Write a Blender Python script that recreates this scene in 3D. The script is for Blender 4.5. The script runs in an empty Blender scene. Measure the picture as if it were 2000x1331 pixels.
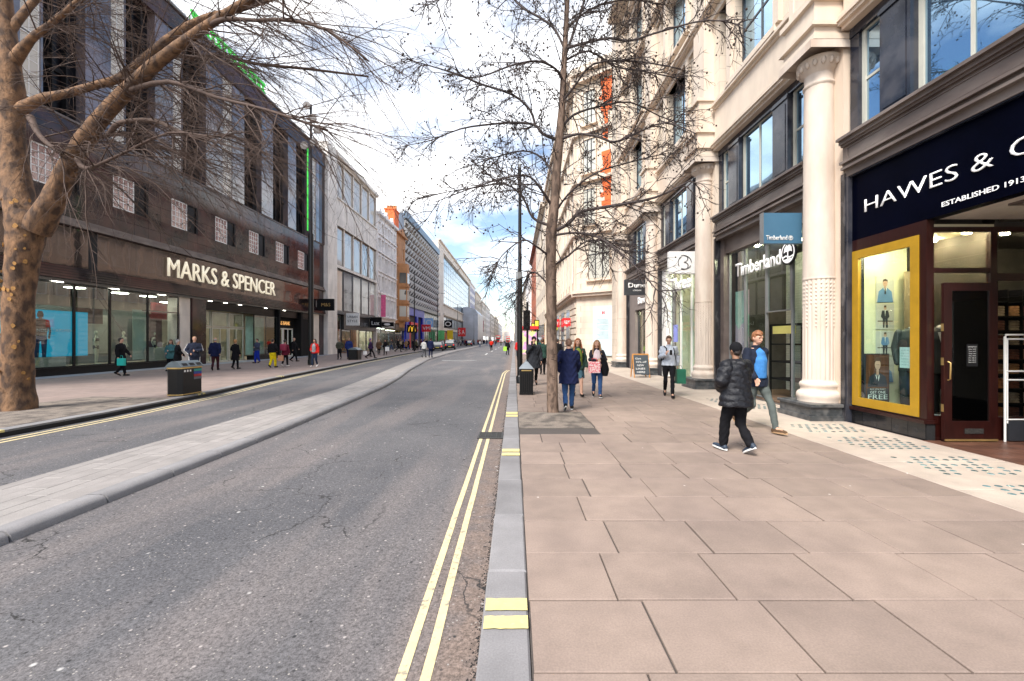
import bpy, bmesh, math, random
import numpy as np
from mathutils import Vector, Matrix, noise
random.seed(7)
R = math.radians
PI = math.pi
scene = bpy.context.scene
COL = scene.collection

# ------------------------------------------------------------------ camera
cam_data = bpy.data.cameras.new("camera")
cam_data.sensor_width = 36.0
cam_data.lens = 36.0 * 850 / 2000
cam_data.shift_x = -4 / 2000
cam_data.shift_y = -1.5 / 2000
cam_data.clip_start = 0.05
cam_data.clip_end = 6000
cam = bpy.data.objects.new("camera", cam_data)
cam.location = (0, 0, 1.65)
cam.rotation_euler = (R(90), 0, 0)
COL.objects.link(cam)
scene.camera = cam

# ------------------------------------------------------------------ sky and sun
SUN_EL, SUN_AZ = 50.0, 216.0      # azimuth clockwise from +Y (the way the camera looks)
world = bpy.data.worlds.new("World")
scene.world = world
world.use_nodes = True
wn, wl = world.node_tree.nodes, world.node_tree.links
wn.clear()
w_out = wn.new("ShaderNodeOutputWorld")
w_sky = wn.new("ShaderNodeTexSky")
w_sky.sky_type = 'NISHITA'
w_sky.sun_disc = False
w_sky.sun_elevation = R(SUN_EL)
w_sky.sun_rotation = R(SUN_AZ)
w_bg = wn.new("ShaderNodeBackground")
w_bg.inputs[1].default_value = 0.15
w_cl = wn.new("ShaderNodeBackground")
w_cl.inputs[0].default_value = (1.0, 0.99, 0.98, 1)
w_cl.inputs[1].default_value = 1.42
w_mix = wn.new("ShaderNodeMixShader")
w_tc = wn.new("ShaderNodeTexCoord")
w_map = wn.new("ShaderNodeMapping")
w_map.inputs['Scale'].default_value = (1.0, 1.0, 2.2)
w_map.inputs['Location'].default_value = (0.35, 0.2, 0.1)
w_n = wn.new("ShaderNodeTexNoise")
w_n.inputs['Scale'].default_value = 2.1
w_n.inputs['Detail'].default_value = 7
w_n.inputs['Roughness'].default_value = 0.55
w_r = wn.new("ShaderNodeMapRange")
w_r.inputs['From Min'].default_value = 0.44
w_r.inputs['From Max'].default_value = 0.62
wl.new(w_tc.outputs['Generated'], w_map.inputs['Vector'])
wl.new(w_map.outputs[0], w_n.inputs['Vector'])
wl.new(w_n.outputs[0], w_r.inputs['Value'])
wl.new(w_sky.outputs[0], w_bg.inputs[0])
wl.new(w_r.outputs[0], w_mix.inputs[0])
wl.new(w_bg.outputs[0], w_mix.inputs[1])
wl.new(w_cl.outputs[0], w_mix.inputs[2])
wl.new(w_mix.outputs[0], w_out.inputs[0])

sun_data = bpy.data.lights.new("sun", 'SUN')
sun_data.energy = 4.0
sun_data.angle = R(20)
sun_data.color = (1.0, 0.94, 0.86)
sun = bpy.data.objects.new("sun", sun_data)
sun.location = (-20, -20, 60)
az, el = R(SUN_AZ), R(SUN_EL)
sdir = Vector((math.sin(az) * math.cos(el), math.cos(az) * math.cos(el), math.sin(el)))
sun.rotation_euler = sdir.to_track_quat('Z', 'Y').to_euler()
COL.objects.link(sun)

scene.view_settings.view_transform = 'Standard'
scene.view_settings.look = 'None'
scene.view_settings.exposure = 0.76
scene.view_settings.gamma = 1.0
scene.view_settings.use_curve_mapping = False
scene.cycles.max_bounces = 6
scene.cycles.transparent_max_bounces = 12
scene.cycles.use_denoising = True
scene.cycles.caustics_reflective = False
scene.cycles.caustics_refractive = False
scene.cycles.sample_clamp_indirect = 6.0

# ------------------------------------------------------------------ materials
MATS = {}
def nodes_of(name):
    m = bpy.data.materials.new(name)
    m.use_nodes = True
    nt = m.node_tree
    return m, nt.nodes, nt.links, nt.nodes['Principled BSDF']

def mat(name, col, rough=0.6, var=0.12, scale=3.0, bump=0.0, bscale=60.0, metal=0.0, spec=0.5, tint=None, rnd=0.0,
        stretch=(1, 1, 1), tintscale=None, tint_lo=0.45, tint_hi=0.62, emit=None, estr=1.0, rvar=0.0, coat=0.0):
    """procedural material: base colour with noise variation, a second colour in patches, bump and per-object variation"""
    if name in MATS:
        return MATS[name]
    m, n, l, p = nodes_of(name)
    geo = n.new("ShaderNodeNewGeometry")
    mp = n.new("ShaderNodeMapping"); mp.inputs['Scale'].default_value = stretch
    l.new(geo.outputs['Position'], mp.inputs['Vector'])
    nz = n.new("ShaderNodeTexNoise"); nz.inputs['Scale'].default_value = scale
    nz.inputs['Detail'].default_value = 6; nz.inputs['Roughness'].default_value = 0.6
    l.new(mp.outputs[0], nz.inputs['Vector'])
    hsv = n.new("ShaderNodeHueSaturation")
    hsv.inputs['Color'].default_value = (*col, 1)
    mr = n.new("ShaderNodeMapRange")
    mr.inputs['From Min'].default_value = 0.3; mr.inputs['From Max'].default_value = 0.7
    mr.inputs['To Min'].default_value = 1 - var; mr.inputs['To Max'].default_value = 1 + var
    l.new(nz.outputs[0], mr.inputs['Value'])
    val = mr.outputs[0]
    if rnd:
        oi = n.new("ShaderNodeObjectInfo")
        m2 = n.new("ShaderNodeMapRange"); m2.inputs['To Min'].default_value = 1 - rnd; m2.inputs['To Max'].default_value = 1 + rnd
        l.new(oi.outputs['Random'], m2.inputs['Value'])
        mu = n.new("ShaderNodeMath"); mu.operation = 'MULTIPLY'
        l.new(val, mu.inputs[0]); l.new(m2.outputs[0], mu.inputs[1]); val = mu.outputs[0]
    l.new(val, hsv.inputs['Value'])
    out = hsv.outputs[0]
    if tint:
        n2 = n.new("ShaderNodeTexNoise"); n2.inputs['Scale'].default_value = tintscale or scale * 0.4
        n2.inputs['Detail'].default_value = 5
        l.new(mp.outputs[0], n2.inputs['Vector'])
        r2 = n.new("ShaderNodeMapRange"); r2.inputs['From Min'].default_value = tint_lo; r2.inputs['From Max'].default_value = tint_hi
        l.new(n2.outputs[0], r2.inputs['Value'])
        mx = n.new("ShaderNodeMix"); mx.data_type = 'RGBA'
        l.new(r2.outputs[0], mx.inputs['Factor']); l.new(out, mx.inputs['A']); mx.inputs['B'].default_value = (*tint, 1)
        out = mx.outputs['Result']
    l.new(out, p.inputs['Base Color'])
    p.inputs['Roughness'].default_value = rough
    if rvar:
        r3 = n.new("ShaderNodeMapRange"); r3.inputs['From Min'].default_value = 0.3; r3.inputs['From Max'].default_value = 0.7
        r3.inputs['To Min'].default_value = rough - rvar; r3.inputs['To Max'].default_value = rough + rvar
        l.new(nz.outputs[0], r3.inputs['Value']); l.new(r3.outputs[0], p.inputs['Roughness'])
    p.inputs['Metallic'].default_value = metal
    p.inputs['Specular IOR Level'].default_value = spec
    p.inputs['Coat Weight'].default_value = coat
    p.inputs['Coat Roughness'].default_value = 0.05
    if bump:
        nb = n.new("ShaderNodeTexNoise"); nb.inputs['Scale'].default_value = bscale; nb.inputs['Detail'].default_value = 5
        l.new(mp.outputs[0], nb.inputs['Vector'])
        b = n.new("ShaderNodeBump"); b.inputs['Strength'].default_value = bump; b.inputs['Distance'].default_value = 0.02
        l.new(nb.outputs[0], b.inputs['Height']); l.new(b.outputs[0], p.inputs['Normal'])
    if emit:
        p.inputs['Emission Color'].default_value = (*emit, 1); p.inputs['Emission Strength'].default_value = estr
    MATS[name] = m
    return m

def glass_clear(name, tint=(0.85, 0.93, 0.9), refl=0.12, ior=1.5):
    if name in MATS: return MATS[name]
    m, n, l, p = nodes_of(name)
    n.remove(p)
    out = n['Material Output']
    tr = n.new("ShaderNodeBsdfTransparent"); tr.inputs[0].default_value = (*tint, 1)
    gl = n.new("ShaderNodeBsdfGlossy"); gl.inputs['Roughness'].default_value = 0.015
    gl.inputs[0].default_value = (0.95, 0.97, 1, 1)
    fr = n.new("ShaderNodeFresnel"); fr.inputs[0].default_value = ior
    ad = n.new("ShaderNodeMath"); ad.operation = 'ADD'; ad.inputs[1].default_value = refl; ad.use_clamp = True
    l.new(fr.outputs[0], ad.inputs[0])
    gb = n.new("ShaderNodeNewGeometry")
    fb = n.new("ShaderNodeMath"); fb.operation = 'SUBTRACT'; fb.inputs[0].default_value = 1.0; l.new(gb.outputs['Backfacing'], fb.inputs[1])
    mu = n.new("ShaderNodeMath"); mu.operation = 'MULTIPLY'; l.new(ad.outputs[0], mu.inputs[0]); l.new(fb.outputs[0], mu.inputs[1]); ad = mu
    mx = n.new("ShaderNodeMixShader")
    l.new(ad.outputs[0], mx.inputs[0]); l.new(tr.outputs[0], mx.inputs[1]); l.new(gl.outputs[0], mx.inputs[2])
    l.new(mx.outputs[0], out.inputs[0])
    MATS[name] = m
    return m

def glass_dark(name, base=(0.02, 0.03, 0.04), refl=0.35, rtint=(0.8, 0.9, 1.0), pattern=0.0, pat_col=(0.5, 0.5, 0.45), wob=0.0, ior=1.5):
    """a window pane that shows mostly what it mirrors, the room behind it dark with some pale blinds"""
    if name in MATS: return MATS[name]
    m, n, l, p = nodes_of(name)
    out = n['Material Output']
    p.inputs['Base Color'].default_value = (*base, 1)
    p.inputs['Roughness'].default_value = 0.1
    if pattern:
        oi = n.new("ShaderNodeObjectInfo")
        geo = n.new("ShaderNodeNewGeometry")
        nz = n.new("ShaderNodeTexNoise"); nz.inputs['Scale'].default_value = 0.9
        mp = n.new("ShaderNodeMapping"); mp.inputs['Scale'].default_value = (1, 3.0, 0.7)
        l.new(geo.outputs['Position'], mp.inputs[0]); l.new(mp.outputs[0], nz.inputs['Vector'])
        ad = n.new("ShaderNodeMath"); ad.operation = 'ADD'
        l.new(nz.outputs[0], ad.inputs[0]); l.new(oi.outputs['Random'], ad.inputs[1])
        r = n.new("ShaderNodeMapRange"); r.inputs['From Min'].default_value = 1.3 - pattern; r.inputs['From Max'].default_value = 1.36 - pattern
        l.new(ad.outputs[0], r.inputs['Value'])
        mx = n.new("ShaderNodeMix"); mx.data_type = 'RGBA'
        mx.inputs['A'].default_value = (*base, 1); mx.inputs['B'].default_value = (*pat_col, 1)
        l.new(r.outputs[0], mx.inputs['Factor']); l.new(mx.outputs['Result'], p.inputs['Base Color'])
    gl = n.new("ShaderNodeBsdfGlossy"); gl.inputs['Roughness'].default_value = 0.02
    gl.inputs[0].default_value = (*rtint, 1)
    if wob:
        g2 = n.new("ShaderNodeNewGeometry")
        nb = n.new("ShaderNodeTexNoise"); nb.inputs['Scale'].default_value = 0.8
        l.new(g2.outputs['Position'], nb.inputs['Vector'])
        b = n.new("ShaderNodeBump"); b.inputs['Strength'].default_value = wob; b.inputs['Distance'].default_value = 0.05
        l.new(nb.outputs[0], b.inputs['Height']); l.new(b.outputs[0], gl.inputs['Normal'])
    fr = n.new("ShaderNodeFresnel"); fr.inputs[0].default_value = ior
    ad2 = n.new("ShaderNodeMath"); ad2.operation = 'ADD'; ad2.inputs[1].default_value = refl; ad2.use_clamp = True
    l.new(fr.outputs[0], ad2.inputs[0])
    mx2 = n.new("ShaderNodeMixShader")
    l.new(ad2.outputs[0], mx2.inputs[0]); l.new(p.outputs[0], mx2.inputs[1]); l.new(gl.outputs[0], mx2.inputs[2])
    l.new(mx2.outputs[0], out.inputs[0])
    MATS[name] = m
    return m

# ------------------------------------------------------------------ mesh builder
ORI = {}
class MB:
    def __init__(s):
        s.v = []; s.f = []; s.m = []; s.sm = []
    def add(s, vs, fs, m=0, smooth=False):
        o = len(s.v)
        s.v.extend(vs)
        for f in fs:
            s.f.append(tuple(o + i for i in f)); s.m.append(m); s.sm.append(smooth)
        return s
    def box(s, x0, x1, y0, y1, z0, z1, m=0):
        if x0 > x1: x0, x1 = x1, x0
        if y0 > y1: y0, y1 = y1, y0
        if z0 > z1: z0, z1 = z1, z0
        return s.add([(x0, y0, z0), (x1, y0, z0), (x1, y1, z0), (x0, y1, z0), (x0, y0, z1), (x1, y0, z1), (x1, y1, z1), (x0, y1, z1)],
              [(0, 3, 2, 1), (4, 5, 6, 7), (0, 1, 5, 4), (1, 2, 6, 5), (2, 3, 7, 6), (3, 0, 4, 7)], m)
    def slab(s, x0, x1, y0, y1, z0, z1, bv=0.008, m=0):
        """box with a bevelled top edge"""
        b = bv
        vs = [(x0, y0, z0), (x1, y0, z0), (x1, y1, z0), (x0, y1, z0), (x0, y0, z1 - b), (x1, y0, z1 - b), (x1, y1, z1 - b), (x0, y1, z1 - b),
              (x0 + b, y0 + b, z1), (x1 - b, y0 + b, z1), (x1 - b, y1 - b, z1), (x0 + b, y1 - b, z1)]
        return s.add(vs, [(0, 1, 5, 4), (1, 2, 6, 5), (2, 3, 7, 6), (3, 0, 4, 7), (4, 5, 9, 8), (5, 6, 10, 9), (6, 7, 11, 10), (7, 4, 8, 11), (8, 9, 10, 11)], m)
    def prism(s, poly, a0, a1, axis='y', m=0, smooth=False):
        """closed polygon in the plane across `axis`, pushed from a0 to a1. axis y: poly=(x,z); x: (y,z); z: (x,y)"""
        def P(p, a):
            return {'y': (p[0], a, p[1]), 'x': (a, p[0], p[1]), 'z': (p[0], p[1], a)}[axis]
        n = len(poly)
        vs = [P(p, a0) for p in poly] + [P(p, a1) for p in poly]
        fs = [(i, (i + 1) % n, n + (i + 1) % n, n + i) for i in range(n)]
        s.add(vs, fs, m, smooth)
        s.add([P(p, a0) for p in poly], [tuple(range(n))], m)
        return s.add([P(p, a1) for p in poly], [tuple(range(n))], m)
    def tube(s, pts, rad, n=6, m=0, cap=True, smooth=True):
        pts = [Vector(p) for p in pts]
        if not hasattr(rad, '__len__'): rad = [rad] * len(pts)
        vs = []
        for i, p in enumerate(pts):
            a = pts[min(i + 1, len(pts) - 1)] - pts[max(i - 1, 0)]
            if a.length < 1e-9: a = Vector((0, 0, 1))
            a.normalize()
            u = a.cross(Vector((0, 0, 1)) if abs(a.z) < 0.9 else Vector((1, 0, 0))).normalized()
            w = a.cross(u)
            for k in range(n):
                t = 2 * PI * k / n
                vs.append(tuple(p + (u * math.cos(t) + w * math.sin(t)) * rad[i]))
        fs = []
        for i in range(len(pts) - 1):
            for k in range(n):
                k2 = (k + 1) % n
                fs.append((i * n + k, i * n + k2, (i + 1) * n + k2, (i + 1) * n + k))
        if cap:
            s.add(vs[:n], [tuple(range(n - 1, -1, -1))], m); s.add(vs[-n:], [tuple(range(n))], m)
        return s.add(vs, fs, m, smooth)
    def lathe(s, prof, c=(0, 0), n=24, m=0, mod=None, smooth=True, a0=0, a1=2 * PI):
        """profile (r, z) turned about a vertical axis at c"""
        vs = []; full = abs(a1 - a0 - 2 * PI) < 1e-6
        cnt = n if full else n + 1
        for r, z in prof:
            for k in range(cnt):
                t = a0 + (a1 - a0) * k / n
                rr = r * (mod(t, z) if mod else 1)
                vs.append((c[0] + rr * math.cos(t), c[1] + rr * math.sin(t), z))
        fs = []
        for i in range(len(prof) - 1):
            for k in range(n):
                k2 = (k + 1) % cnt
                fs.append((i * cnt + k, i * cnt + k2, (i + 1) * cnt + k2, (i + 1) * cnt + k))
        if full:
            s.add(vs[:cnt], [tuple(range(cnt - 1, -1, -1))], m); s.add(vs[-cnt:], [tuple(range(cnt))], m)
        return s.add(vs, fs, m, smooth)
    def ball(s, c, r, n=10, k=7, m=0, rot=None):
        if not hasattr(r, '__len__'): r = (r, r, r)
        vs = []
        for i in range(k + 1):
            ph = PI * i / k
            for j in range(n):
                t = 2 * PI * j / n
                v = Vector((r[0] * math.sin(ph) * math.cos(t), r[1] * math.sin(ph) * math.sin(t), r[2] * math.cos(ph)))
                if rot: v = rot @ v
                vs.append((c[0] + v.x, c[1] + v.y, c[2] + v.z))
        fs = []
        for i in range(k):
            for j in range(n):
                j2 = (j + 1) % n
                fs.append((i * n + j, (i + 1) * n + j, (i + 1) * n + j2, i * n + j2))
        return s.add(vs, fs, m, True)
    def limb(s, pts, rad, n=12):
        """tapered rounded limb; overlapping closed shapes, meant to be fused by voxels"""
        s.tube(pts, rad, n)
        for p, r in zip(pts, rad): s.ball(p, r, n, 8)
        return s
    def loft(s, secs, n=18, m=0):
        """closed elliptic sections (x, y, z, rx, ry)"""
        vs = []
        for (x, y, z, rx, ry) in secs:
            for k in range(n):
                t = 2 * PI * k / n
                vs.append((x + rx * math.cos(t), y + ry * math.sin(t), z))
        fs = [(i * n + k, i * n + (k + 1) % n, (i + 1) * n + (k + 1) % n, (i + 1) * n + k) for i in range(len(secs) - 1) for k in range(n)]
        fs.append(tuple(range(n - 1, -1, -1))); fs.append(tuple((len(secs) - 1) * n + k for k in range(n)))
        return s.add(vs, fs, m, True)
    def mesh(s, name, mats, off=(0, 0, 0)):
        me = bpy.data.meshes.new(name)
        if off[0] or off[1] or off[2]:
            vs = (np.array(s.v, dtype=float) - np.array(off)).tolist()
        else:
            vs = s.v
        me.from_pydata(vs, [], s.f)
        for m in (mats if isinstance(mats, (list, tuple)) else [mats]): me.materials.append(m)
        me.polygons.foreach_set('material_index', s.m)
        me.polygons.foreach_set('use_smooth', s.sm)
        bm = bmesh.new(); bm.from_mesh(me)
        bmesh.ops.recalc_face_normals(bm, faces=bm.faces)
        bm.to_mesh(me); bm.free()
        me.update()
        return me
    def build(s, name, mats, parent=None, kind=None, local=False, loc=None):
        """link as ONE object; world coordinates unless local"""
        off = (0, 0, 0)
        if parent is not None and not local: off = ORI.get(parent.name, (0, 0, 0))
        if parent is None and loc is not None and not local: off = loc
        o = bpy.data.objects.new(name, s.mesh(name, mats, off))
        COL.objects.link(o)
        if parent is not None:
            o.parent = parent; ORI[o.name] = ORI.get(parent.name, (0, 0, 0))
        else:
            if loc is not None: o.location = loc
            ORI[o.name] = loc or (0, 0, 0)
        if kind: o['kind'] = kind
        return o

def piece(name, me, parent, loc, rz=0.0, kind=None):
    """an object sharing mesh data, at a world place, child of parent"""
    o = bpy.data.objects.new(name, me); COL.objects.link(o)
    po = ORI.get(parent.name, (0, 0, 0)) if parent is not None else (0, 0, 0)
    if parent is not None: o.parent = parent
    o.location = (loc[0] - po[0], loc[1] - po[1], loc[2] - po[2]); o.rotation_euler = (0, 0, rz)
    ORI[o.name] = tuple(loc)
    if kind: o['kind'] = kind
    return o

def thing(name, label, cat, loc=(0, 0, 0), rz=0.0, group=None):
    o = bpy.data.objects.new(name, None); COL.objects.link(o)
    o.empty_display_size = 0.2
    o.location = loc; o.rotation_euler = (0, 0, rz)
    o['label'] = label; o['category'] = cat
    if group: o['group'] = group
    ORI[o.name] = tuple(loc)
    return o
def tag(o, label, cat, group=None):
    o['label'] = label; o['category'] = cat
    if group: o['group'] = group
    return o
def struct(o):
    o['kind'] = 'structure'; return o

def px(u, v, Y):
    """the point that the photograph shows at pixel (u, v), taken at Y metres down the street"""
    return Vector(((u - 1004) * Y / 850, Y, 1.65 + (664 - v) * Y / 850))

# ------------------------------------------------------------------ lettering (evaluated once, at the end)
TEXTS = []
def text(s, parent, start, width, cap, facing, m, depth=0.02, letters=True, bold=0.0, name='letter', shear=0.0):
    """facing 'L': on a left-hand front (reads towards +Y), 'R': right-hand front (reads towards -Y), 'C': faces the camera"""
    TEXTS.append(dict(s=s, parent=parent, start=Vector(start), width=width, cap=cap, facing=facing, m=m, depth=depth, letters=letters, bold=bold, name=name, shear=shear))

def run_texts():
    tmp = []
    def mk(body, t):
        c = bpy.data.curves.new('t', 'FONT'); c.body = body; c.size = 1.0; c.extrude = 0.0; c.offset = t['bold']; c.shear = t['shear']
        c.resolution_u = 3
        o = bpy.data.objects.new('t', c); COL.objects.link(o); tmp.append(o); return o
    ref = None
    for t in TEXTS:
        t['full'] = mk(t['s'], t)
        t['H'] = mk('H', t)
        t['items'] = []
        if t['letters']:
            for i, ch in enumerate(t['s']):
                if ch == ' ': continue
                t['items'].append((mk(ch, t), mk(t['s'][:i + 1], t)))
        else:
            t['items'].append((t['full'], t['full']))
    bpy.context.view_layer.update()
    dg = bpy.context.evaluated_depsgraph_get()
    rot = {'L': Matrix.Rotation(R(90), 4, 'Z') @ Matrix.Rotation(R(90), 4, 'X'),
           'R': Matrix.Rotation(R(-90), 4, 'Z') @ Matrix.Rotation(R(90), 4, 'X'),
           'C': Matrix.Rotation(R(90), 4, 'X')}
    def ext(o):
        bb = o.evaluated_get(dg).bound_box
        return min(b[0] for b in bb), max(b[0] for b in bb), min(b[1] for b in bb), max(b[1] for b in bb)
    for t in TEXTS:
        f0, f1, _, _ = ext(t['full']); h = ext(t['H'])[3]
        sx = t['width'] / (f1 - f0); sy = t['cap'] / h
        po = Vector(ORI.get(t['parent'].name, (0, 0, 0)))
        rm = rot[t['facing']]
        for (co, pre) in t['items']:
            dx = ext(pre)[1] - ext(co)[1] - f0
            ev = co.evaluated_get(dg)
            flat = bpy.data.meshes.new_from_object(ev)
            bm = bmesh.new(); bm.from_mesh(flat)
            bmesh.ops.remove_doubles(bm, verts=bm.verts, dist=1e-5)
            if t['depth'] > 0.002:
                r = bmesh.ops.extrude_face_region(bm, geom=bm.faces[:])
                vv = [g for g in r['geom'] if isinstance(g, bmesh.types.BMVert)]
                bmesh.ops.translate(bm, verts=vv, vec=(0, 0, t['depth']))
            for v in bm.verts:
                v.co.x = (v.co.x + dx) * sx; v.co.y *= sy
            bmesh.ops.transform(bm, matrix=rm, verts=bm.verts)
            bmesh.ops.recalc_face_normals(bm, faces=bm.faces)
            me = bpy.data.meshes.new(t['name']); bm.to_mesh(me); bm.free()
            bpy.data.meshes.remove(flat)
            me.materials.append(t['m'])
            o = bpy.data.objects.new(t['name'], me); COL.objects.link(o)
            o.parent = t['parent']; o.location = t['start'] - po
    for o in tmp:
        c = o.data; bpy.data.objects.remove(o); bpy.data.curves.remove(c)

# ------------------------------------------------------------------ voxel-fused bodies (evaluated once, at the end)
VOX = []
def vox(mb, voxel, smooth, name, m, parent, post=None, share=None):
    o = bpy.data.objects.new(name, None)
    VOX.append((mb, voxel, smooth, name, m, parent, post, share))

def run_vox():
    objs = []
    cache = {}
    for (mb, voxel, smooth, name, m, parent, post, share) in VOX:
        me = bpy.data.meshes.new(name); me.from_pydata(mb.v, [], mb.f)
        bm = bmesh.new(); bm.from_mesh(me); bmesh.ops.recalc_face_normals(bm, faces=bm.faces); bm.to_mesh(me); bm.free()
        o = bpy.data.objects.new('tmpvox', me); COL.objects.link(o)
        r = o.modifiers.new('r', 'REMESH'); r.mode = 'VOXEL'; r.voxel_size = voxel; r.use_smooth_shade = True
        if smooth:
            sm = o.modifiers.new('s', 'SMOOTH'); sm.factor = 0.5; sm.iterations = smooth
        objs.append(o)
    bpy.context.view_layer.update()
    dg = bpy.context.evaluated_depsgraph_get()
    for o, (mb, voxel, smooth, name, m, parent, post, share) in zip(objs, VOX):
        me = bpy.data.meshes.new_from_object(o.evaluated_get(dg)); me.name = name
        if post:
            n = len(me.vertices); co = np.empty(n * 3); no = np.empty(n * 3)
            me.vertices.foreach_get('co', co); me.vertices.foreach_get('normal', no)
            co = co.reshape(-1, 3); no = no.reshape(-1, 3)
            co = post(co, no); me.vertices.foreach_set('co', co.ravel()); me.update()
        me.polygons.foreach_set('use_smooth', [True] * len(me.polygons))
        me.materials.clear(); me.materials.append(m)
        if share is not None: share.append(me)
        else:
            k = bpy.data.objects.new(name, me); COL.objects.link(k); k.parent = parent
    for o in objs:
        d = o.data; bpy.data.objects.remove(o); bpy.data.meshes.remove(d)
    VOX.clear()

# ------------------------------------------------------------------ street fronts
class Front:
    """a street front in the plane x = X; d is metres out towards the street (negative: into the building)"""
    def __init__(s, X, side):
        s.X = X; s.S = 1 if side == 'L' else -1; s.side = side
    def b(s, mb, y0, y1, d0, d1, z0, z1, m=0):
        return mb.box(s.X + s.S * d0, s.X + s.S * d1, y0, y1, z0, z1, m)
    def wall(s, mb, y0, y1, z0, z1, holes, depth=0.4, d=0.0, m=0):
        zs = sorted({z0, z1} | {min(max(h[2], z0), z1) for h in holes} | {min(max(h[3], z0), z1) for h in holes})
        for a, b2 in zip(zs, zs[1:]):
            if b2 - a < 1e-4: continue
            hs = sorted((h[0], h[1]) for h in holes if h[2] < b2 - 1e-4 and h[3] > a + 1e-4)
            y = y0
            for h0, h1 in hs:
                if h0 > y + 1e-4: s.b(mb, y, h0, d - depth, d, a, b2, m)
                y = max(y, h1)
            if y < y1 - 1e-4: s.b(mb, y, y1, d - depth, d, a, b2, m)
    def window(s, parent, y0, y1, z0, z1, d, nx, nz, fm, gm, fw=0.07, bw=0.04, name='window', thick=0.08):
        w, h = y1 - y0, z1 - z0
        key = (s.S, round(w, 3), round(h, 3), nx, nz, fm.name, fw, bw, thick)
        if key not in WCACHE:
            b = MB(); S = s.S
            t0, t1 = -thick * S, 0
            b.box(t0, t1, 0, fw, 0, h); b.box(t0, t1, w - fw, w, 0, h)
            b.box(t0, t1, fw, w - fw, 0, fw); b.box(t0, t1, fw, w - fw, h - fw, h)
            u0, u1 = -thick * 0.8 * S, -0.012 * S
            for i in range(1, nx):
                c = fw + (w - 2 * fw) * i / nx; b.box(u0, u1, c - bw / 2, c + bw / 2, fw, h - fw)
            for j in range(1, nz):
                c = fw + (h - 2 * fw) * j / nz; b.box(u0 * 0.96, u1 * 1.3, fw, w - fw, c - bw / 2, c + bw / 2)
            WCACHE[key] = b.mesh(name, fm)
        k2 = (s.S, round(w, 3), round(h, 3), gm.name, fw, 'p')
        if k2 not in WCACHE:
            b = MB(); S = s.S
            b.box(-0.035 * S, -0.050 * S, fw * 0.5, w - fw * 0.5, fw * 0.5, h - fw * 0.5)
            WCACHE[k2] = b.mesh('pane', gm)
        X = s.X + s.S * d
        o = piece(name, WCACHE[key], parent, (X, y0, z0))
        piece('pane', WCACHE[k2], o, (X, y0, z0))
        return o
WCACHE = {}
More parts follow.
